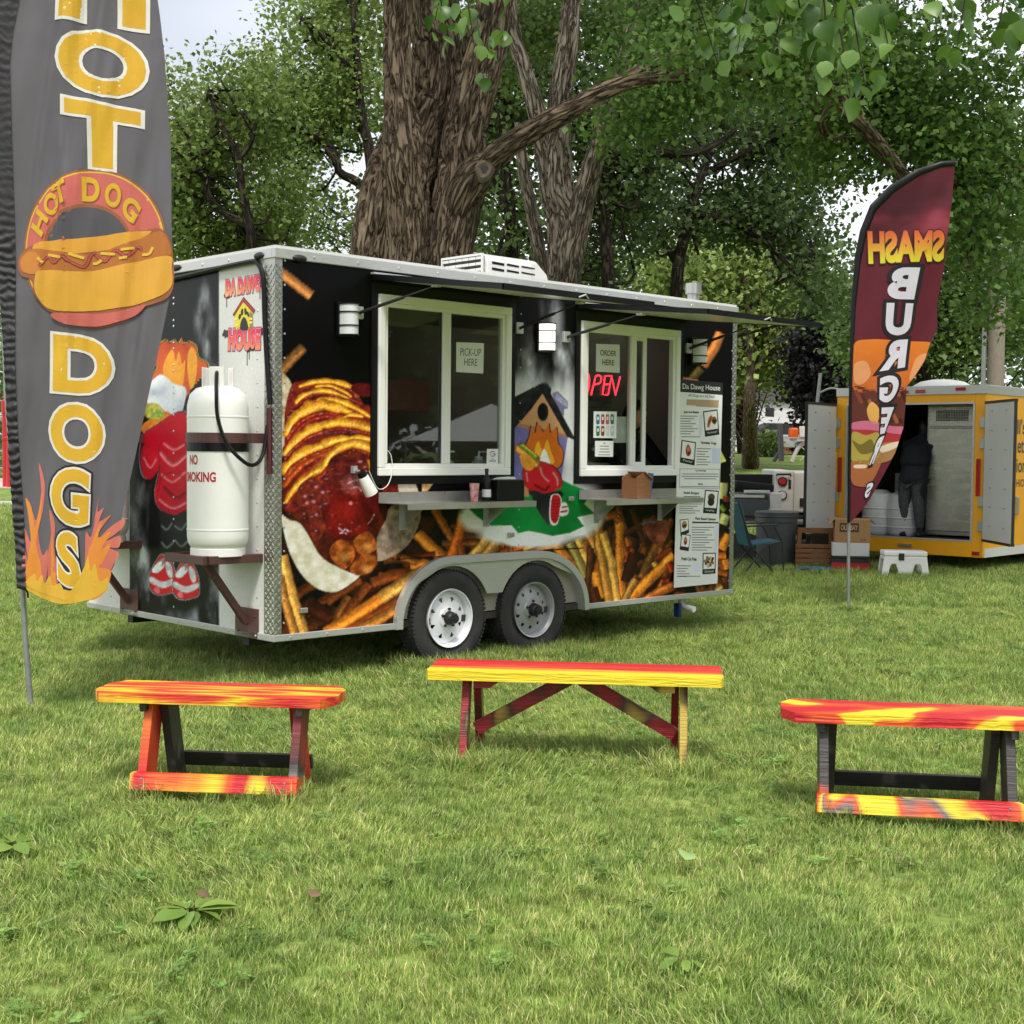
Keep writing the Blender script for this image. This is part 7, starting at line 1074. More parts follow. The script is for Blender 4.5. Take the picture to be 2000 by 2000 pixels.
H2 = thing('white_house', 'tall white house rising behind the brick porch', 'house', (12.3, 82, 1.6)); MB().span((0, 0, 0), (5.4, 6, 3.0)).build('wall', M['white'], H2); MB().prism([(-.3, 3.01), (5.7, 3.01), (2.7, 5.2)], -.3, 6.3).build('roof', rf, H2)
for x in (.8, 2.6, 4.3): MB().span((x, -.06, 1.7), (x+.5, -.01, 2.6)).build('window', M['dark'], H2)
H3 = thing('porch_house', 'red brick house end with a white porch roof beside the far tree trunk', 'house', (12.0, 69, 1.55)); MB().span((.1, 0, 0), (2.2, 4, 1.05)).build('wall', bk, H3); MB().prism([(-.4, 1.06), (2.9, 1.06), (2.4, 1.7), (.2, 1.8)], -.4, 4.2).build('roof', M['white'], H3)
for x in (2.35, 2.75): MB().span((x, -.2, 0), (x+.1, -.1, 1.05)).build('porch_post', M['white'], H3)
def car(x, y, z, rz, label, c):
    T = thing('parked_car', label, 'car', (x, y, z), rz, 'cars parked by the far houses'); pm_ = mat('car_paint', c, .3, coat=.5); MB().prism([(-2.1, .3), (2.1, .3), (2.15, .7), (1.9, .85), (.9, .92), (-1.9, .92), (-2.15, .75)], -.85, .85).build('body', pm_, T, bev=.06); MB().prism([(1.0, .93), (.4, 1.42), (-1.2, 1.45), (-1.8, .93)], -.74, .74).build('cabin', M['dark'], T, bev=.06); MB().prism([(.38, 1.43), (-1.2, 1.455), (-1.15, 1.48), (.3, 1.46)], -.7, .7).build('roof', pm_, T)
    for a in (-1.35, 1.35):
        for s in (-.78, .78): w0 = MB().lathe([(0, -.09), (.32, -.1), (.32, .1), (0, .09)], (0, 0, 0), 20, 'y').build('wheel', M['rubber'], T); w0.location = (a, s, .32)
car(11.0, 67, 1.5, .1, 'white car parked left of the far tree trunk', L(205, 208, 212)); car(13.2, 66.5, 1.5, .05, 'silver car parked under the round bush by the brick house', L(150, 152, 156))
UP = thing('utility_pole', 'grey wooden utility pole behind the yellow trailer', 'utility pole', (10.4, 30, 0)); MB().lathe([(.19, 0), (.17, 4.5), (.15, 9)], (0, 0, 0), 16).build('pole', mat('grey_timber', L(134, 124, 112), .85, var=.2, scale=12, stretch=(6, 6, 1), bump=.3), UP, smooth=True); MB().lathe([(.05, 0), (.05, 7.5)], (-.28, -.05, 0), 10).build('conduit', M['pole'], UP)
MB().box((-.05, -.3, 6.2), (.35, .35, .7)).build('transformer', M['pole'], UP, bev=.04)
LP = thing('street_lamp', 'thin leaning lamp post left of the yellow trailer top', 'street lamp', (6.02, 27.5, 0)); MB().tube([(.0, 0, 0), (.0, 0, 2.6), (.05, 0, 3.15)], .035, 8).tube(spl([(.02, 0, 2.75), (.25, 0, 2.85), (.5, 0, 2.82)], 5, False), .02, 6).build('post', M['pole'], LP)
# white canopy tent off to the right, seen only in the window glass
TN = thing('canopy_tent', 'white pop-up canopy tent mirrored in the serving window glass', 'tent', (20.5, 9.3, 0), .25)
MB().add([(-1.5, -1.5, 1.75), (1.5, -1.5, 1.75), (1.5, 1.5, 1.75), (-1.5, 1.5, 1.75), (0, 0, 2.6)], [(0, 1, 4), (1, 2, 4), (2, 3, 4), (3, 0, 4)]).build('roof_cloth', M['paper'], TN); each('side_cloth', M['red'], TN, [((-1.5, 1.49, 0), (1.5, 1.5, 1.25)), ((-1.5, -1.5, 0), (-1.49, 1.48, 1.25))])
for sx in (-1.5, 1.5):
    for sy in (-1.5, 1.5): MB().tube([(sx, sy, 0), (sx, sy, 1.75)], .02, 6).build('leg', M['pole'], TN)
# ------------------------------------------------------------------ trees
def bark_mat(name, dark, a, b_, fr):
    """furrows that run along the stem: the texture follows the stem's own coordinates (attribute bk)"""
    m, t, b, o = nodes(name); nd, lk = t.nodes, t.links; at_ = nd.new('ShaderNodeAttribute'); at_.attribute_name = 'bk'; mp = nd.new('ShaderNodeMapping'); mp.inputs['Scale'].default_value = (fr, fr, fr*.17); lk.new(at_.outputs['Vector'], mp.inputs[0])
    nz = nd.new('ShaderNodeTexNoise'); nz.inputs['Scale'].default_value = 1; nz.inputs['Detail'].default_value = 3; nz.inputs['Distortion'].default_value = .5; lk.new(mp.outputs[0], nz.inputs['Vector']); s = nd.new('ShaderNodeMath'); s.operation = 'SUBTRACT'; s.inputs[1].default_value = .5; lk.new(nz.outputs[0], s.inputs[0]); ab = nd.new('ShaderNodeMath'); ab.operation = 'ABSOLUTE'; lk.new(s.outputs[0], ab.inputs[0])
    r = nd.new('ShaderNodeValToRGB'); e = r.color_ramp.elements; e.new(.06); e[0].position = .0; e[0].color = (*L(dark), 1); e[1].position = .05; e[1].color = (*L(a), 1); e[2].position = .16; e[2].color = (*L(b_), 1); lk.new(ab.outputs[0], r.inputs[0])
    n2_ = nd.new('ShaderNodeTexNoise'); n2_.inputs['Scale'].default_value = 1.3; n2_.inputs['Detail'].default_value = 6; lk.new(at_.outputs['Vector'], n2_.inputs['Vector']); mr = nd.new('ShaderNodeMapRange'); mr.inputs[1].default_value = .3; mr.inputs[2].default_value = .7; mr.inputs[3].default_value = .72; mr.inputs[4].default_value = 1.2; lk.new(n2_.outputs[0], mr.inputs[0]); mu = nd.new('ShaderNodeMixRGB'); mu.blend_type = 'MULTIPLY'; mu.inputs[0].default_value = 1; lk.new(r.outputs[0], mu.inputs[1]); lk.new(mr.outputs[0], mu.inputs[2]); lk.new(mu.outputs[0], b.inputs['Base Color']); b.inputs['Roughness'].default_value = .92; b.inputs['Specular IOR Level'].default_value = .15
    h = nd.new('ShaderNodeMath'); h.operation = 'MINIMUM'; h.inputs[1].default_value = .09; lk.new(ab.outputs[0], h.inputs[0]); bp = nd.new('ShaderNodeBump'); bp.inputs['Strength'].default_value = 1; bp.inputs['Distance'].default_value = .28; lk.new(h.outputs[0], bp.inputs['Height']); lk.new(bp.outputs[0], b.inputs['Normal']); return m
M['bark'] = bark_mat('furrowed_bark', (44, 36, 28), (96, 82, 67), (126, 110, 92), 19); M['bark_dark'] = bark_mat('dark_bark', (30, 26, 22), (50, 44, 38), (72, 64, 56), 14)
M['leaf'] = attr_mat('tree_leaves', .5, .10, 3, transl=.38, spec=.35)
def bark_parts(path, rad, seg, rings, amp, seed, freq=9.0):
    P_ = np.array(spl([tuple(p) for p in path], 10, False)); d = np.concatenate([[0], np.cumsum(np.linalg.norm(np.diff(P_, axis=0), axis=1))]); t = np.linspace(0, d[-1], rings); C_ = np.stack([np.interp(t, d, P_[:, k]) for k in range(3)], -1); dr = np.linspace(0, d[-1], len(rad)); dk = d[[min(i*10, len(d)-1) for i in range(len(rad))]]; R_ = np.interp(t, dk, rad)
    T = np.gradient(C_, axis=0); T /= np.linalg.norm(T, axis=1)[:, None]; a = np.cross(T[0], [0, 1, .1]); a /= np.linalg.norm(a); V = []; BK = []; th = np.linspace(0, 2*PI, seg, endpoint=False)
    cx, sy = np.cos(th), np.sin(th)
    for i in range(rings):
        a = a-T[i]*(a@T[i]); a /= np.linalg.norm(a); b = np.cross(T[i], a)
        q = np.stack([cx*R_[i]*freq+2.2*math.sin(t[i]*.7), sy*R_[i]*freq, np.full(seg, t[i]*freq*.16)], -1); wv = vnoise(q*.5+7, seed+5)[:, None]; n = fbm(q+wv*1.2, 3, seed); rid = 1-np.abs(2*n-1)*6.5; big = vnoise(np.stack([cx*1.6, sy*1.6, np.full(seg, t[i]*.35)], -1), seed+3)-.5
        r = R_[i]*(1+.16*big)-amp*np.clip(rid, 0, 1)*(1.0 if R_[i] > .1 else R_[i]/.1); BK.append(np.stack([cx*R_[i], sy*R_[i], np.full(seg, t[i])], -1)); V.append(C_[i]+(a[None]*cx[:, None]+b[None]*sy[:, None])*r[:, None])
    V = np.concatenate(V); i = np.arange(rings-1)[:, None]*seg+np.arange(seg)[None]; j = np.arange(rings-1)[:, None]*seg+(np.arange(seg)[None]+1) % seg; return V, np.stack([i, j, j+seg, i+seg], -1).reshape(-1, 4), np.concatenate(BK)+seed*.37
def limb(px, Y):                                               # [(x, y, radius)] in artwork units at distance(s) Y -> points and radii
    Ys = Y if hasattr(Y, '__len__') else [Y]*len(px); return [at(p[0], p[1], y) for p, y in zip(px, Ys)], [p[2]*y/2707.2 for p, y in zip(px, Ys)]
def trunk(name, parent, limbs, origin, m, seg=96, rings=180, amp=.03, seed=1, freq=9.0):
    VV, FF, BB, n = [], [], [], 0
    for k, (p, r) in enumerate(limbs):
        s = max(10, int(seg*min(1, max(r)/.45))) ; V, F, Bk = bark_parts(p, r, s, max(14, int(rings*min(1, max(.15, s/seg)))), amp*min(1, max(r)/.25), seed+k*7, freq); VV.append(V-np.array(origin)); FF.append(F+n); BB.append(Bk); n += len(V)
    o = arrays_obj(name, np.concatenate(VV), np.concatenate(FF), m, parent, smooth=True); q = o.data.attributes.new('bk', 'FLOAT_VECTOR', 'POINT'); q.data.foreach_set('vector', np.concatenate(BB).astype(np.float32).ravel()); return o
def leaf_mass(centers, cl_r, n, size, pal, seed, droop=.2, clip_z=None):
    """n leaf-sized folded kites gathered round the cluster centres"""
    r = np.random.default_rng(seed); k = r.integers(0, len(centers), n); p = centers[k]+r.normal(0, 1, (n, 3))*np.array(cl_r)*np.array([1, 1, .75]); u = r.normal(0, 1, (n, 3)); u[:, 2] -= droop; u /= np.linalg.norm(u, axis=1)[:, None]; w_ = r.normal(0, .55, (n, 3)); w_[:, 2] += 1.0; s = np.cross(w_, u); s /= np.linalg.norm(s, axis=1)[:, None]+1e-9; nn = np.cross(u, s); L_ = (size*r.uniform(.65, 1.25, n))[:, None]
    V = np.stack([p, p+u*L_*.42+s*L_*.40+nn*L_*.10, p+u*L_, p+u*L_*.42-s*L_*.40+nn*L_*.10], 1).reshape(-1, 3); F = np.arange(n*4).reshape(-1, 4); pal = np.array(pal, float); ck = r.uniform(0, 1, len(centers))[k]; t = np.clip(ck*.6+r.uniform(0, 1, n)*.5, 0, 1)[:, None]; c = lin(pal[0]*(1-t)+pal[1]*t)*r.uniform(.8, 1.2, (n, 1)); return V, F, np.repeat(c, 4, 0)
def centers_from(blobs, Y, dY, dens, seed, thr=.42, nf=.55):
    r = np.random.default_rng(seed); out_ = []
    for (x, y, rx, ry) in blobs:
        n = int(dens*rx*ry/1000); a = r.uniform(0, 2*PI, n); q = np.sqrt(r.uniform(0, 1, n)); yy = Y+dY*r.uniform(-1, 1, n)*np.sqrt(np.clip(1-q*q*.7, .1, 1))
        for i in range(n): out_.append(at(x+rx*q[i]*math.cos(a[i]), y+ry*q[i]*math.sin(a[i]), Y)*0+np.array([0, 0, CH])+(at(x+rx*q[i]*math.cos(a[i]), y+ry*q[i]*math.sin(a[i]), Y)-np.array([0, 0, CH]))*yy[i]/Y)
    c = np.array(out_); g = fbm(c*nf, 3, seed); return c[g > thr]
def tree(name, label, base_px, Y, limbs, blobs, dY, n, size, pal, seed, cat='tree', dens=14, thr=.42, cl=.35, m='bark_dark', group='background trees', nf=.55, twigs=40, seg=24, amp=.012):
    b = at(base_px[0], base_px[1], Y); o_ = np.array([b[0], Y, float(gz(np.array(b[0]), np.array(Y)))]); T = thing(name, label, cat, tuple(o_), 0, group); c = centers_from(blobs, Y, dY, dens, seed, thr, nf); lm = [limb([(x, y, q*1.15) for x, y, q in p], [Y]+[Y-dY*.75]*(len(p)-1) if p[0][1] > 860 else Y-dY*.75) for p in limbs]; r = np.random.default_rng(seed+3)
    allp = np.concatenate([np.array(spl([tuple(q) for q in p], 5, False)) for p, rr in lm]); rad0 = max(rr[-1] for p, rr in lm)
    for k in range(twigs):                                     # thin branches reaching from the limbs into the crown
        e = c[r.integers(0, len(c))]; dd = np.linalg.norm(allp-e, axis=1)+np.maximum(0, allp[:, 2]-e[2]+.3)*2; s = allp[np.argsort(dd)[r.integers(0, min(6, len(dd)))]]; mid = (s+e)/2+np.array([r.normal(0, .3), r.normal(0, .3), -.25+r.normal(0, .2)]); lm.append(([s, mid, e], [max(.025, rad0*.45), .03, .012]))
    trunk('trunk', T, lm, o_, M[m], seg, 60, amp, seed); V, F, cc = leaf_mass(c, (cl, cl, cl), n, size, pal, seed+1); arrays_obj('crown', V-o_, F, M['leaf'], T, cc); return T
G1, G2, G3, GD = ((66, 94, 46), (130, 150, 84)), ((72, 100, 48), (138, 156, 90)), ((62, 86, 48), (120, 138, 84)), ((58, 82, 44), (112, 132, 78))
tree('maple_tree', 'leafy maple with bent dark limbs behind the left end of the food trailer', (492, 880), 30, [[(495, 880, 12), (492, 500, 9), (482, 420, 8), (470, 350, 7), (464, 300, 6), (440, 260, 5), (420, 215, 4), (405, 170, 3)], [(484, 440, 7), (432, 412, 6), (406, 380, 6), (402, 350, 5), (385, 322, 5), (340, 292, 4), (290, 262, 3)], [(468, 310, 5), (490, 280, 4), (500, 240, 3)], [(370, 310, 4), (368, 270, 3), (350, 245, 2)]],
     [(345, 320, 60, 190), (430, 310, 80, 200), (505, 330, 70, 220), (400, 460, 110, 60), (520, 450, 60, 60)], 3.0, 24000, .125, ((74, 98, 42), (144, 160, 84)), 101, thr=.45, twigs=60)
tree('maple_tree', 'tall bright maple right behind the big trunk on its left side', (720, 880), 34, [[(740, 880, 14), (735, 500, 11), (722, 300, 9), (706, 230, 8), (700, 150, 7), (690, 20, 5), (680, -120, 4)], [(740, 400, 10), (700, 357, 8), (662, 336, 7), (655, 300, 6), (610, 262, 6), (560, 242, 5), (520, 220, 4), (480, 170, 3)], [(655, 320, 6), (630, 275, 5), (600, 255, 4)], [(702, 160, 5), (640, 80, 4), (580, 30, 3)]],
     [(620, 120, 100, 150), (585, 20, 55, 110), (690, 120, 70, 190), (600, 240, 100, 70), (700, 420, 60, 90), (610, 420, 80, 80), (555, 330, 60, 90), (650, -80, 110, 90)], 3.2, 22000, .13, ((76, 102, 44), (150, 168, 88)), 111, thr=.46, twigs=60)
tree('poplar_tree', 'dark green tree filling the gap between the two big trunks', (990, 880), 26, [[(1000, 880, 14), (1000, 500, 11), (985, 300, 9), (975, 100, 7), (970, -100, 5)], [(995, 420, 7), (960, 330, 5), (950, 230, 4)]], [(1000, 120, 80, 200), (1000, 330, 70, 130), (1005, 480, 60, 80), (930, 430, 50, 90)], 2.6, 15000, .12, G1, 121, twigs=30)
tree('poplar_tree', 'dark tree behind the right stem of the second trunk', (1200, 880), 27, [[(1185, 880, 15), (1190, 600, 12), (1180, 420, 10), (1185, 250, 8), (1220, 60, 6), (1230, -100, 4)], [(1168, 345, 9), (1190, 320, 9), (1225, 306, 9), (1290, 298, 8), (1345, 300, 7), (1400, 280, 5), (1440, 250, 3)], [(1187, 300, 8), (1240, 180, 5), (1300, 100, 4)]], [(1180, 130, 110, 170), (1230, 300, 110, 120), (1180, 450, 85, 80), (1150, 530, 50, 40), (1320, 150, 120, 130)], 2.6, 17000, .12, G3, 131, thr=.46, twigs=50)
tree('maple_tree', 'broad dark maple arching over the right half of the food trailer', (1330, 880), 31, [[(1325, 880, 15), (1320, 640, 12), (1325, 520, 11), (1345, 430, 9), (1375, 330, 7), (1420, 220, 5)], [(1345, 425, 8), (1362, 418, 7), (1400, 425, 7), (1440, 440, 6), (1500, 478, 5), (1560, 540, 3)], [(1375, 340, 6), (1450, 300, 5), (1540, 250, 4), (1600, 220, 3)], [(1325, 520, 6), (1280, 450, 5), (1240, 400, 4)]],
     [(1370, 220, 120, 80), (1490, 230, 120, 85), (1280, 400, 90, 75), (1400, 415, 110, 50), (1510, 420, 90, 70), (1590, 540, 58, 80), (1560, 330, 50, 36), (1620, 240, 60, 50), (1300, 300, 60, 40)], 3.0, 24000, .13, GD, 141, twigs=80, dens=16, thr=.49)
tree('maple_tree', 'pale spreading maple on the far lawn with its trunk clear below', (1466, 880), 55, [[(1466, 906, 15), (1464, 800, 11), (1465, 720, 9), (1462, 640, 8), (1455, 560, 6), (1440, 480, 4)], [(1466, 750, 6), (1490, 700, 5), (1530, 650, 4), (1570, 600, 3)], [(1464, 700, 5), (1430, 640, 4), (1390, 590, 3)], [(1462, 620, 5), (1500, 540, 4), (1530, 480, 3)]],
     [(1430, 540, 130, 80), (1500, 600, 110, 100), (1370, 590, 100, 60), (1500, 690, 110, 56), (1415, 700, 36, 50), (1575, 680, 56, 50), (1290, 530, 60, 50)], 5, 30000, .24, ((92, 116, 54), (168, 182, 104)), 151, twigs=70, cl=.7, m='bark', dens=16, nf=.3)
tree('lime_tree', 'dense green tree behind the yellow trailer and the burger flag', (1800, 880), 38, [[(1810, 880, 14), (1800, 600, 11), (1810, 450, 8), (1830, 300, 5)], [(1800, 620, 8), (1740, 540, 5), (1700, 480, 4)], [(1805, 500, 7), (1880, 420, 5), (1940, 350, 4)]], [(1740, 620, 110, 120), (1870, 560, 120, 170), (1970, 480, 80, 220), (1850, 690, 190, 60), (1900, 380, 80, 90)], 3.2, 40000, .15, G1, 161, twigs=50, dens=16)
tree('beech_tree', 'almost black copper beech left of the burger flag', (1610, 880), 48, [[(1615, 884, 12), (1615, 750, 9), (1615, 640, 5)], [(1615, 780, 5), (1570, 740, 3)]], [(1615, 690, 50, 80), (1615, 770, 50, 50), (1640, 640, 40, 60)], 2.5, 12000, .2, ((18, 18, 20), (38, 34, 38)), 171, twigs=20, cl=.4)
tree('thorn_tree', 'brown twiggy small tree leaning on the far maple trunk', (1440, 880), 57, [[(1445, 882, 5), (1440, 800, 4), (1432, 720, 3)], [(1442, 830, 3), (1425, 780, 2)]], [(1440, 800, 24, 60)], 1.5, 3000, .15, ((84, 66, 56), (130, 108, 92)), 181, twigs=30, cl=.4)
def bush(name, label, px, py, Y, rx, rz, n, size, pal, seed):
    b = at(px, py, Y); z0 = float(gz(np.array(b[0]), np.array(Y))); r = np.random.default_rng(seed); u = r.normal(0, 1, (240, 3)); u /= np.linalg.norm(u, axis=1)[:, None]; c = u*np.array([rx, rx, rz])*r.uniform(.6, 1, (240, 1)); c[:, 2] += rz*.9; T = thing(name, label, 'bush', (b[0], Y, z0)); MB().tube([(0, 0, 0), (0, 0, rz)], .05, 8).build('stem', M['bark_dark'], T); V, F, cc = leaf_mass(c, (.15*rx,)*3, n, size, pal, seed); arrays_obj('foliage', V, F, M['leaf'], T, cc); return T
bush('round_bush', 'round clipped green bush in front of the brick house', 1500, 865, 64, .75, .6, 5000, .14, G2, 191)
bush('shrub', 'low dark shrub under the brick house window', 1572, 868, 66, .6, .5, 3000, .14, GD, 192)
r_ = np.random.default_rng(5); cw = np.stack([r_.uniform(-45, 75, 2600), r_.uniform(92, 112, 2600), np.zeros(2600)], -1); cw[:, 2] = gz(cw[:, 0], cw[:, 1])+r_.uniform(0, 1, 2600)**.8*(9+4*n2(cw[:, 0]*.08, cw[:, 1]*0, 3, 4)); V, F, cc = leaf_mass(cw, (1.0, 1.0, 1.0), 40000, .55, G3, 201); tag(arrays_obj('far_woods', V, F, M['leaf'], None, cc), kind='stuff')
cw = np.stack([r_.uniform(-34, -10, 500), r_.uniform(64, 70, 500), r_.uniform(0, 7, 500)], -1); V, F, cc = leaf_mass(cw, (.6, .6, .6), 14000, .3, G2, 202); tag(arrays_obj('hedge_woods', V, F, M['leaf'], None, cc), kind='stuff')
# the great cottonwood behind the trailer
CY = 15.6; co = at(800, 1150, CY); co[1] = CY; co[2] = 0; CT = thing('cottonwood_tree', 'huge old cottonwood with deeply furrowed stems rising behind the food trailer', 'tree', tuple(co))
CL = [limb(p, y) for p, y in (([(765, 1160, 125), (757, 900, 100), (752, 640, 84), (757, 500, 76), (771, 400, 74), (789, 330, 70), (806, 270, 58), (835, 200, 52)], CY), ([(790, 680, 26), (796, 470, 40), (790, 330, 46), (784, 250, 36), (780, 180, 31), (776, 90, 28), (776, 0, 27), (768, -160, 25)], CY-.55), ([(800, 700, 26), (805, 520, 50), (820, 380, 60), (840, 280, 60), (862, 190, 62), (866, 100, 60), (850, 20, 48), (842, -160, 40)], CY+.3),
      ([(868, 1160, 84), (866, 800, 60), (868, 560, 46), (884, 440, 50), (902, 350, 50), (908, 260, 43), (934, 160, 40), (958, 60, 37), (985, -140, 33)], CY-.3), ([(868, 660, 14), (884, 470, 30), (900, 400, 36), (925, 345, 36), (958, 312, 25), (1010, 272, 23), (1100, 222, 21), (1180, 178, 17), (1250, 156, 14), (1350, 146, 13), (1450, 141, 12), (1560, 148, 10), (1650, 166, 4)], [CY-.1, CY-.15, CY-.45, CY-.6, CY-.7, 14.6, 14.3, 14.1, 14.0, 13.95, 13.95, 14.1, 14.4]),
      ([(1180, 178, 12), (1260, 130, 11), (1345, 100, 10), (1440, 90, 9), (1560, 60, 5)], [14.1, 14.5, 14.9, 15.2, 15.3]), ([(1560, 150, 11), (1625, 178, 13), (1660, 220, 14), (1700, 262, 14), (1740, 312, 14), (1775, 352, 13), (1830, 372, 12), (1868, 350, 11), (1885, 310, 11), (1903, 285, 10), (1915, 318, 9), (1938, 336, 9), (1972, 318, 8), (2010, 356, 7)], [13.96, 14.1, 14.3, 14.6, 14.9, 15.2, 15.5, 15.7, 15.7, 15.7, 15.7, 15.7, 15.7, 15.7]), ([(1800, 362, 11), (1850, 356, 11), (1884, 372, 11), (1898, 412, 10), (1896, 500, 9), (1890, 530, 6)], 15.8), ([(1545, 152, 9), (1582, 194, 9), (1600, 232, 8), (1620, 268, 7), (1690, 262, 4)], [13.97, 14.2, 14.6, 15, 15.2]), ([(1640, 190, 9), (1615, 210, 6), (1600, 240, 4)], 14.3))]
trunk('trunk', CT, CL[:4], co, M['bark'], 260, 420, .06, 300, 11.0); trunk('limb', CT, CL[4:], co, M['bark'], 150, 330, .034, 340, 17.0)
kp = at(946, 330, 14.75)-co; q = MB().lathe([(.02, .06), (.045, .0), (.085, -.03), (.11, .0), (.13, .08)], (0, 0, 0), 22, 'y'); q.v = [(a*(.85+.12*math.sin(3*math.atan2(c, a)))+kp[0], b*.7+kp[1]+.04, c*(.95+.15*math.sin(2*math.atan2(c, a)))+kp[2]) for a, b, c in q.v]; q.build('knot', mat('knot_bark', L(104, 92, 80), .9, var=.3, scale=14, bump=.8, bscale=30), CT, smooth=True); MB().box(tuple(kp+np.array([0, .05, 0])), (.05, .02, .07)).build('knot_hollow', M['dark'], CT)
c = centers_from([(1300, 60, 90, 80), (1260, 200, 40, 30), (1340, 120, 110, 80), (1400, 50, 160, 80), (1550, 60, 160, 90), (1700, 110, 130, 110), (1640, 215, 70, 60), (1760, 220, 110, 90), (1880, 160, 130, 150), (1960, 60, 90, 100), (1860, 290, 110, 60), (1950, 380, 70, 120), (1880, 460, 45, 60), (1700, 300, 60, 36), (1660, 330, 30, 22), (1290, 215, 70, 50), (1230, 240, 60, 50), (1600, 300, 40, 40), (1940, 560, 60, 60)], 16.0, 1.3, 15, 311, .42, .8)
c = np.concatenate([c, centers_from([(1335, 85, 60, 44), (1480, 110, 120, 60), (1600, 120, 90, 60)], 13.5, .4, 10, 317, .40, .8)]); V, F, cc = leaf_mass(c, (.24, .3, .2), 36000, .085, ((58, 90, 36), (116, 142, 68)), 312, .5); arrays_obj('crown', V-co, F, M['leaf'], CT, cc)
cu = np.stack([r_.uniform(-9, 9, 500), r_.uniform(10, 24, 500), r_.uniform(8.5, 15, 500)], -1); cu = cu[(cu[:, 2]-CH)/cu[:, 1] > .47]; V, F, cc = leaf_mass(cu, (.7, .7, .6), 12000, .26, G1, 313, .3); arrays_obj('upper_crown', V-co, F, M['leaf'], CT, cc)
BY = 17.6; bo = at(1095, 1150, BY); bo[1] = BY; bo[2] = 0; BT = thing('cottonwood_tree', 'second cottonwood forking into three pale stems behind the roof air conditioner', 'tree', tuple(bo))
BL = [limb(p, y) for p, y in (([(1098, 1120, 56), (1100, 800, 42), (1102, 560, 34), (1106, 435, 38), (1087, 360, 34), (1092, 217, 23), (1107, 100, 21), (1116, 0, 17), (1128, -160, 15)], BY), ([(1104, 500, 12), (1090, 400, 28), (1072, 330, 22), (1049, 225, 18), (1022, 130, 16), (1002, 60, 15), (985, -120, 13)], BY), ([(1104, 600, 14), (1114, 510, 28), (1128, 440, 26), (1147, 362, 22), (1190, 217, 19), (1222, 110, 15), (1250, 0, 12)], BY-.2), ([(1085, 640, 18), (1062, 540, 15), (1040, 420, 13), (1022, 330, 12), (1014, 240, 9)], BY+.4))]
trunk('trunk', BT, BL, bo, bark_mat('pale_bark', (58, 50, 43), (124, 112, 99), (156, 144, 130), 19), 130, 260, .032, 400, 15.0); c = centers_from([(1000, 60, 70, 90), (1190, 40, 60, 80), (1250, 120, 70, 100), (1060, 20, 80, 60)], 20.0, 1.2, 10, 411, .45, .8); V, F, cc = leaf_mass(c, (.3, .3, .25), 8000, .09, G1, 412, .4); arrays_obj('crown', V-bo, F, M['leaf'], BT, cc)
# near hanging sprays: heart-shaped leaves one can pick out, on fine twigs
OT = thing('poplar_branch', 'low poplar boughs with heart-shaped leaves hanging into the top of the view', 'branch', (1.5, 6.5, 3.6)); oo = np.array(OT.location); hl = lf('poplar_leaf', (52, 86, 30), (106, 140, 54), 8, .35); hm = [heart('leaf', None, None, .088, hl, c_) for c_ in (.12, .3, .5)]; r_ = np.random.default_rng(77); nl = 0; tw = MB()
def spray(x0, y0, x1, y1, Y, n, sc_):
    global nl
    a, b = at(x0, y0, Y), at(x1, y1, Y+r_.uniform(-.3, .3)); m_ = (a+b)/2+np.array([0, 0, .05]); tw.tube([tuple(a-oo), tuple(m_-oo), tuple(b-oo)], [.006, .004, .002], 5)
    for k in range(n):
        t = r_.uniform(.1, 1.02); p = a*(1-t)**2+2*m_*t*(1-t)+b*t*t; o = bpy.data.objects.new('leaf', hm[int(r_.integers(0, 3))]); link(o, OT); p = p+r_.normal(0, .035, 3)*np.array([1, 1.6, 1]); o.location = tuple(p-oo); o.rotation_euler = (r_.normal(0, .6), r_.uniform(.5, 1.5), r_.uniform(0, 6.28)); o.scale = [sc_*r_.uniform(.7, 1.15)]*3; nl += 1
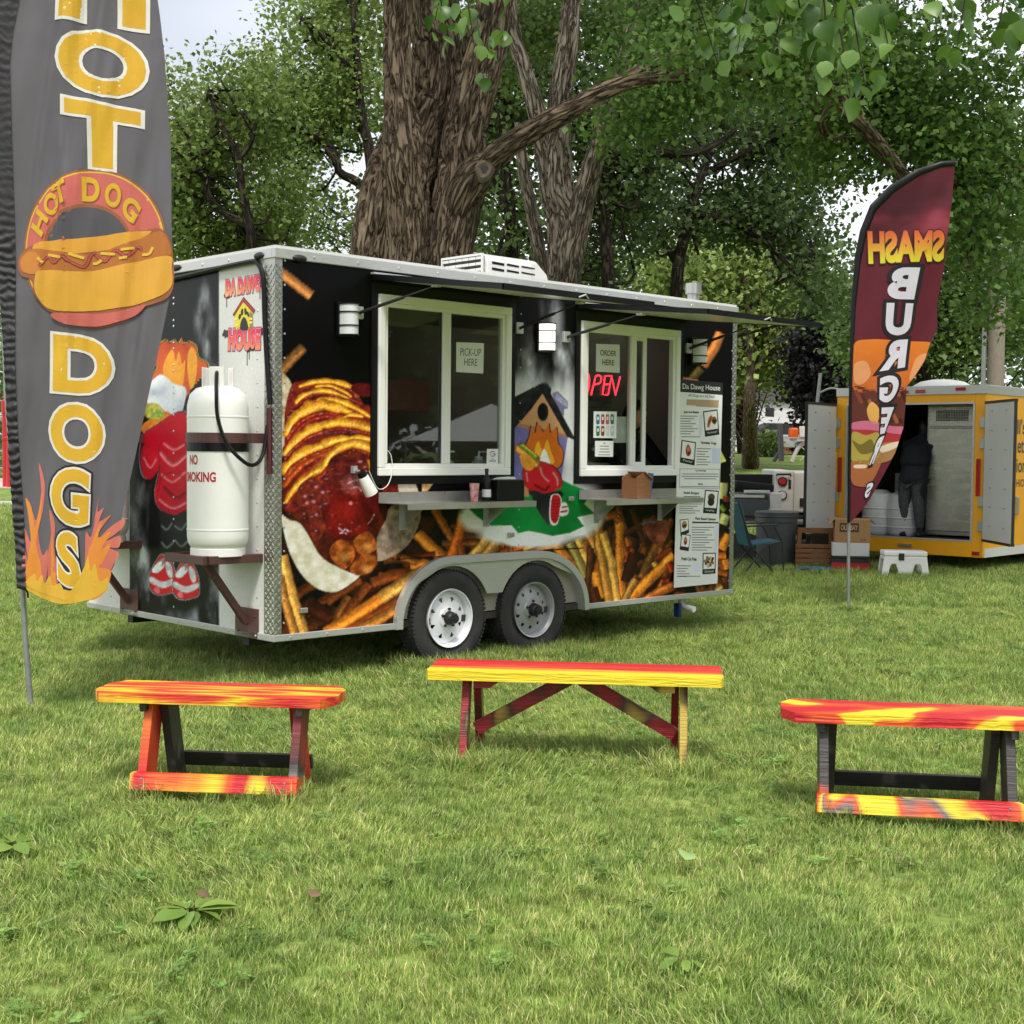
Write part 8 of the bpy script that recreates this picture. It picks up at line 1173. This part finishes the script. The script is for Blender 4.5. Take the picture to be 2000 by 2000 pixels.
for x0, y0, x1, y1, Y, n, s in ((840, -60, 880, 90, 8.2, 11, 1), (900, -60, 930, 120, 8.0, 13, 1), (960, -60, 950, 150, 8.3, 13, 1), (1000, -40, 985, 60, 8.4, 8, 1), (870, -40, 850, 40, 8.1, 7, 1), (1330, -60, 1400, 120, 6.6, 9, 1), (1480, -80, 1440, 100, 6.4, 12, 1), (1560, -80, 1500, 140, 6.1, 14, 1), (1600, -80, 1620, 150, 6.0, 16, 1.05), (1640, -80, 1690, 170, 5.9, 16, 1.05), (1540, -60, 1570, 60, 5.8, 12, 1.1), (1700, -60, 1740, 120, 6.3, 12, 1), (1500, -60, 1400, 30, 6.6, 10, 1), (1800, -60, 1840, 60, 6.4, 10, 1), (1900, -60, 1870, 90, 6.2, 11, 1), (1980, -60, 1940, 110, 6.1, 12, 1.05), (2030, -40, 1990, 90, 5.6, 12, 1.1), (1740, -80, 1690, 60, 6.8, 11, 1), (1630, 20, 1660, 190, 6.2, 8, 1), (1560, 20, 1600, 120, 6.4, 8, 1)): spray(x0, y0, x1, y1, Y, n, s)
tw.build('twig', M['bark_dark'], OT); bw = MB(); bq = [at(*p)-oo for p in ((815, -80, 8.3), (1000, -80, 8.3), (1330, -85, 6.7), (1550, -95, 6.1), (1750, -90, 6.5), (2060, -80, 5.8))]
bw.tube(spl([tuple(p) for p in bq], 5, False), .018, 7).tube(spl([tuple(at(1330, -85, 6.7)-oo), tuple(np.array([.9, 9, 6.2])-oo), tuple(np.array([-.3, 12.5, 8.2])-oo), tuple(np.array([-.7, 15.2, 9.6])-oo)], 5, False), [.02]*5+[.04]*5+[.07]*6, 8).build('bough', M['bark_dark'], OT, smooth=True)
# park trees behind the viewer, mirrored in the glass and metal
for k, (x, y, h_) in enumerate(((31, 2, 11), (34, 9, 13), (31, 16, 11), (27, -6, 11), (33, 24, 12))):
    T = thing('park_tree', 'park tree off to the right, mirrored in the trailer glass', 'tree', (x, y, 0), 0, 'park trees off to the right'); MB().tube([(0, 0, 0), (.1, 0, 2), (0, .1, 5), (.2, 0, h_*.8)], [.35, .28, .2, .05], 12).build('trunk', M['bark_dark'], T); c = np.random.default_rng(k).normal(0, 1, (260, 3))*np.array([3, 4.5, 2.2])+np.array([0, 0, h_*.45]); c[:, 2] = np.abs(c[:, 2]); V, F, cc = leaf_mass(c, (.8, .8, .7), 9000, .5, G3, 500+k); arrays_obj('crown', V, F, M['leaf'], T, cc)
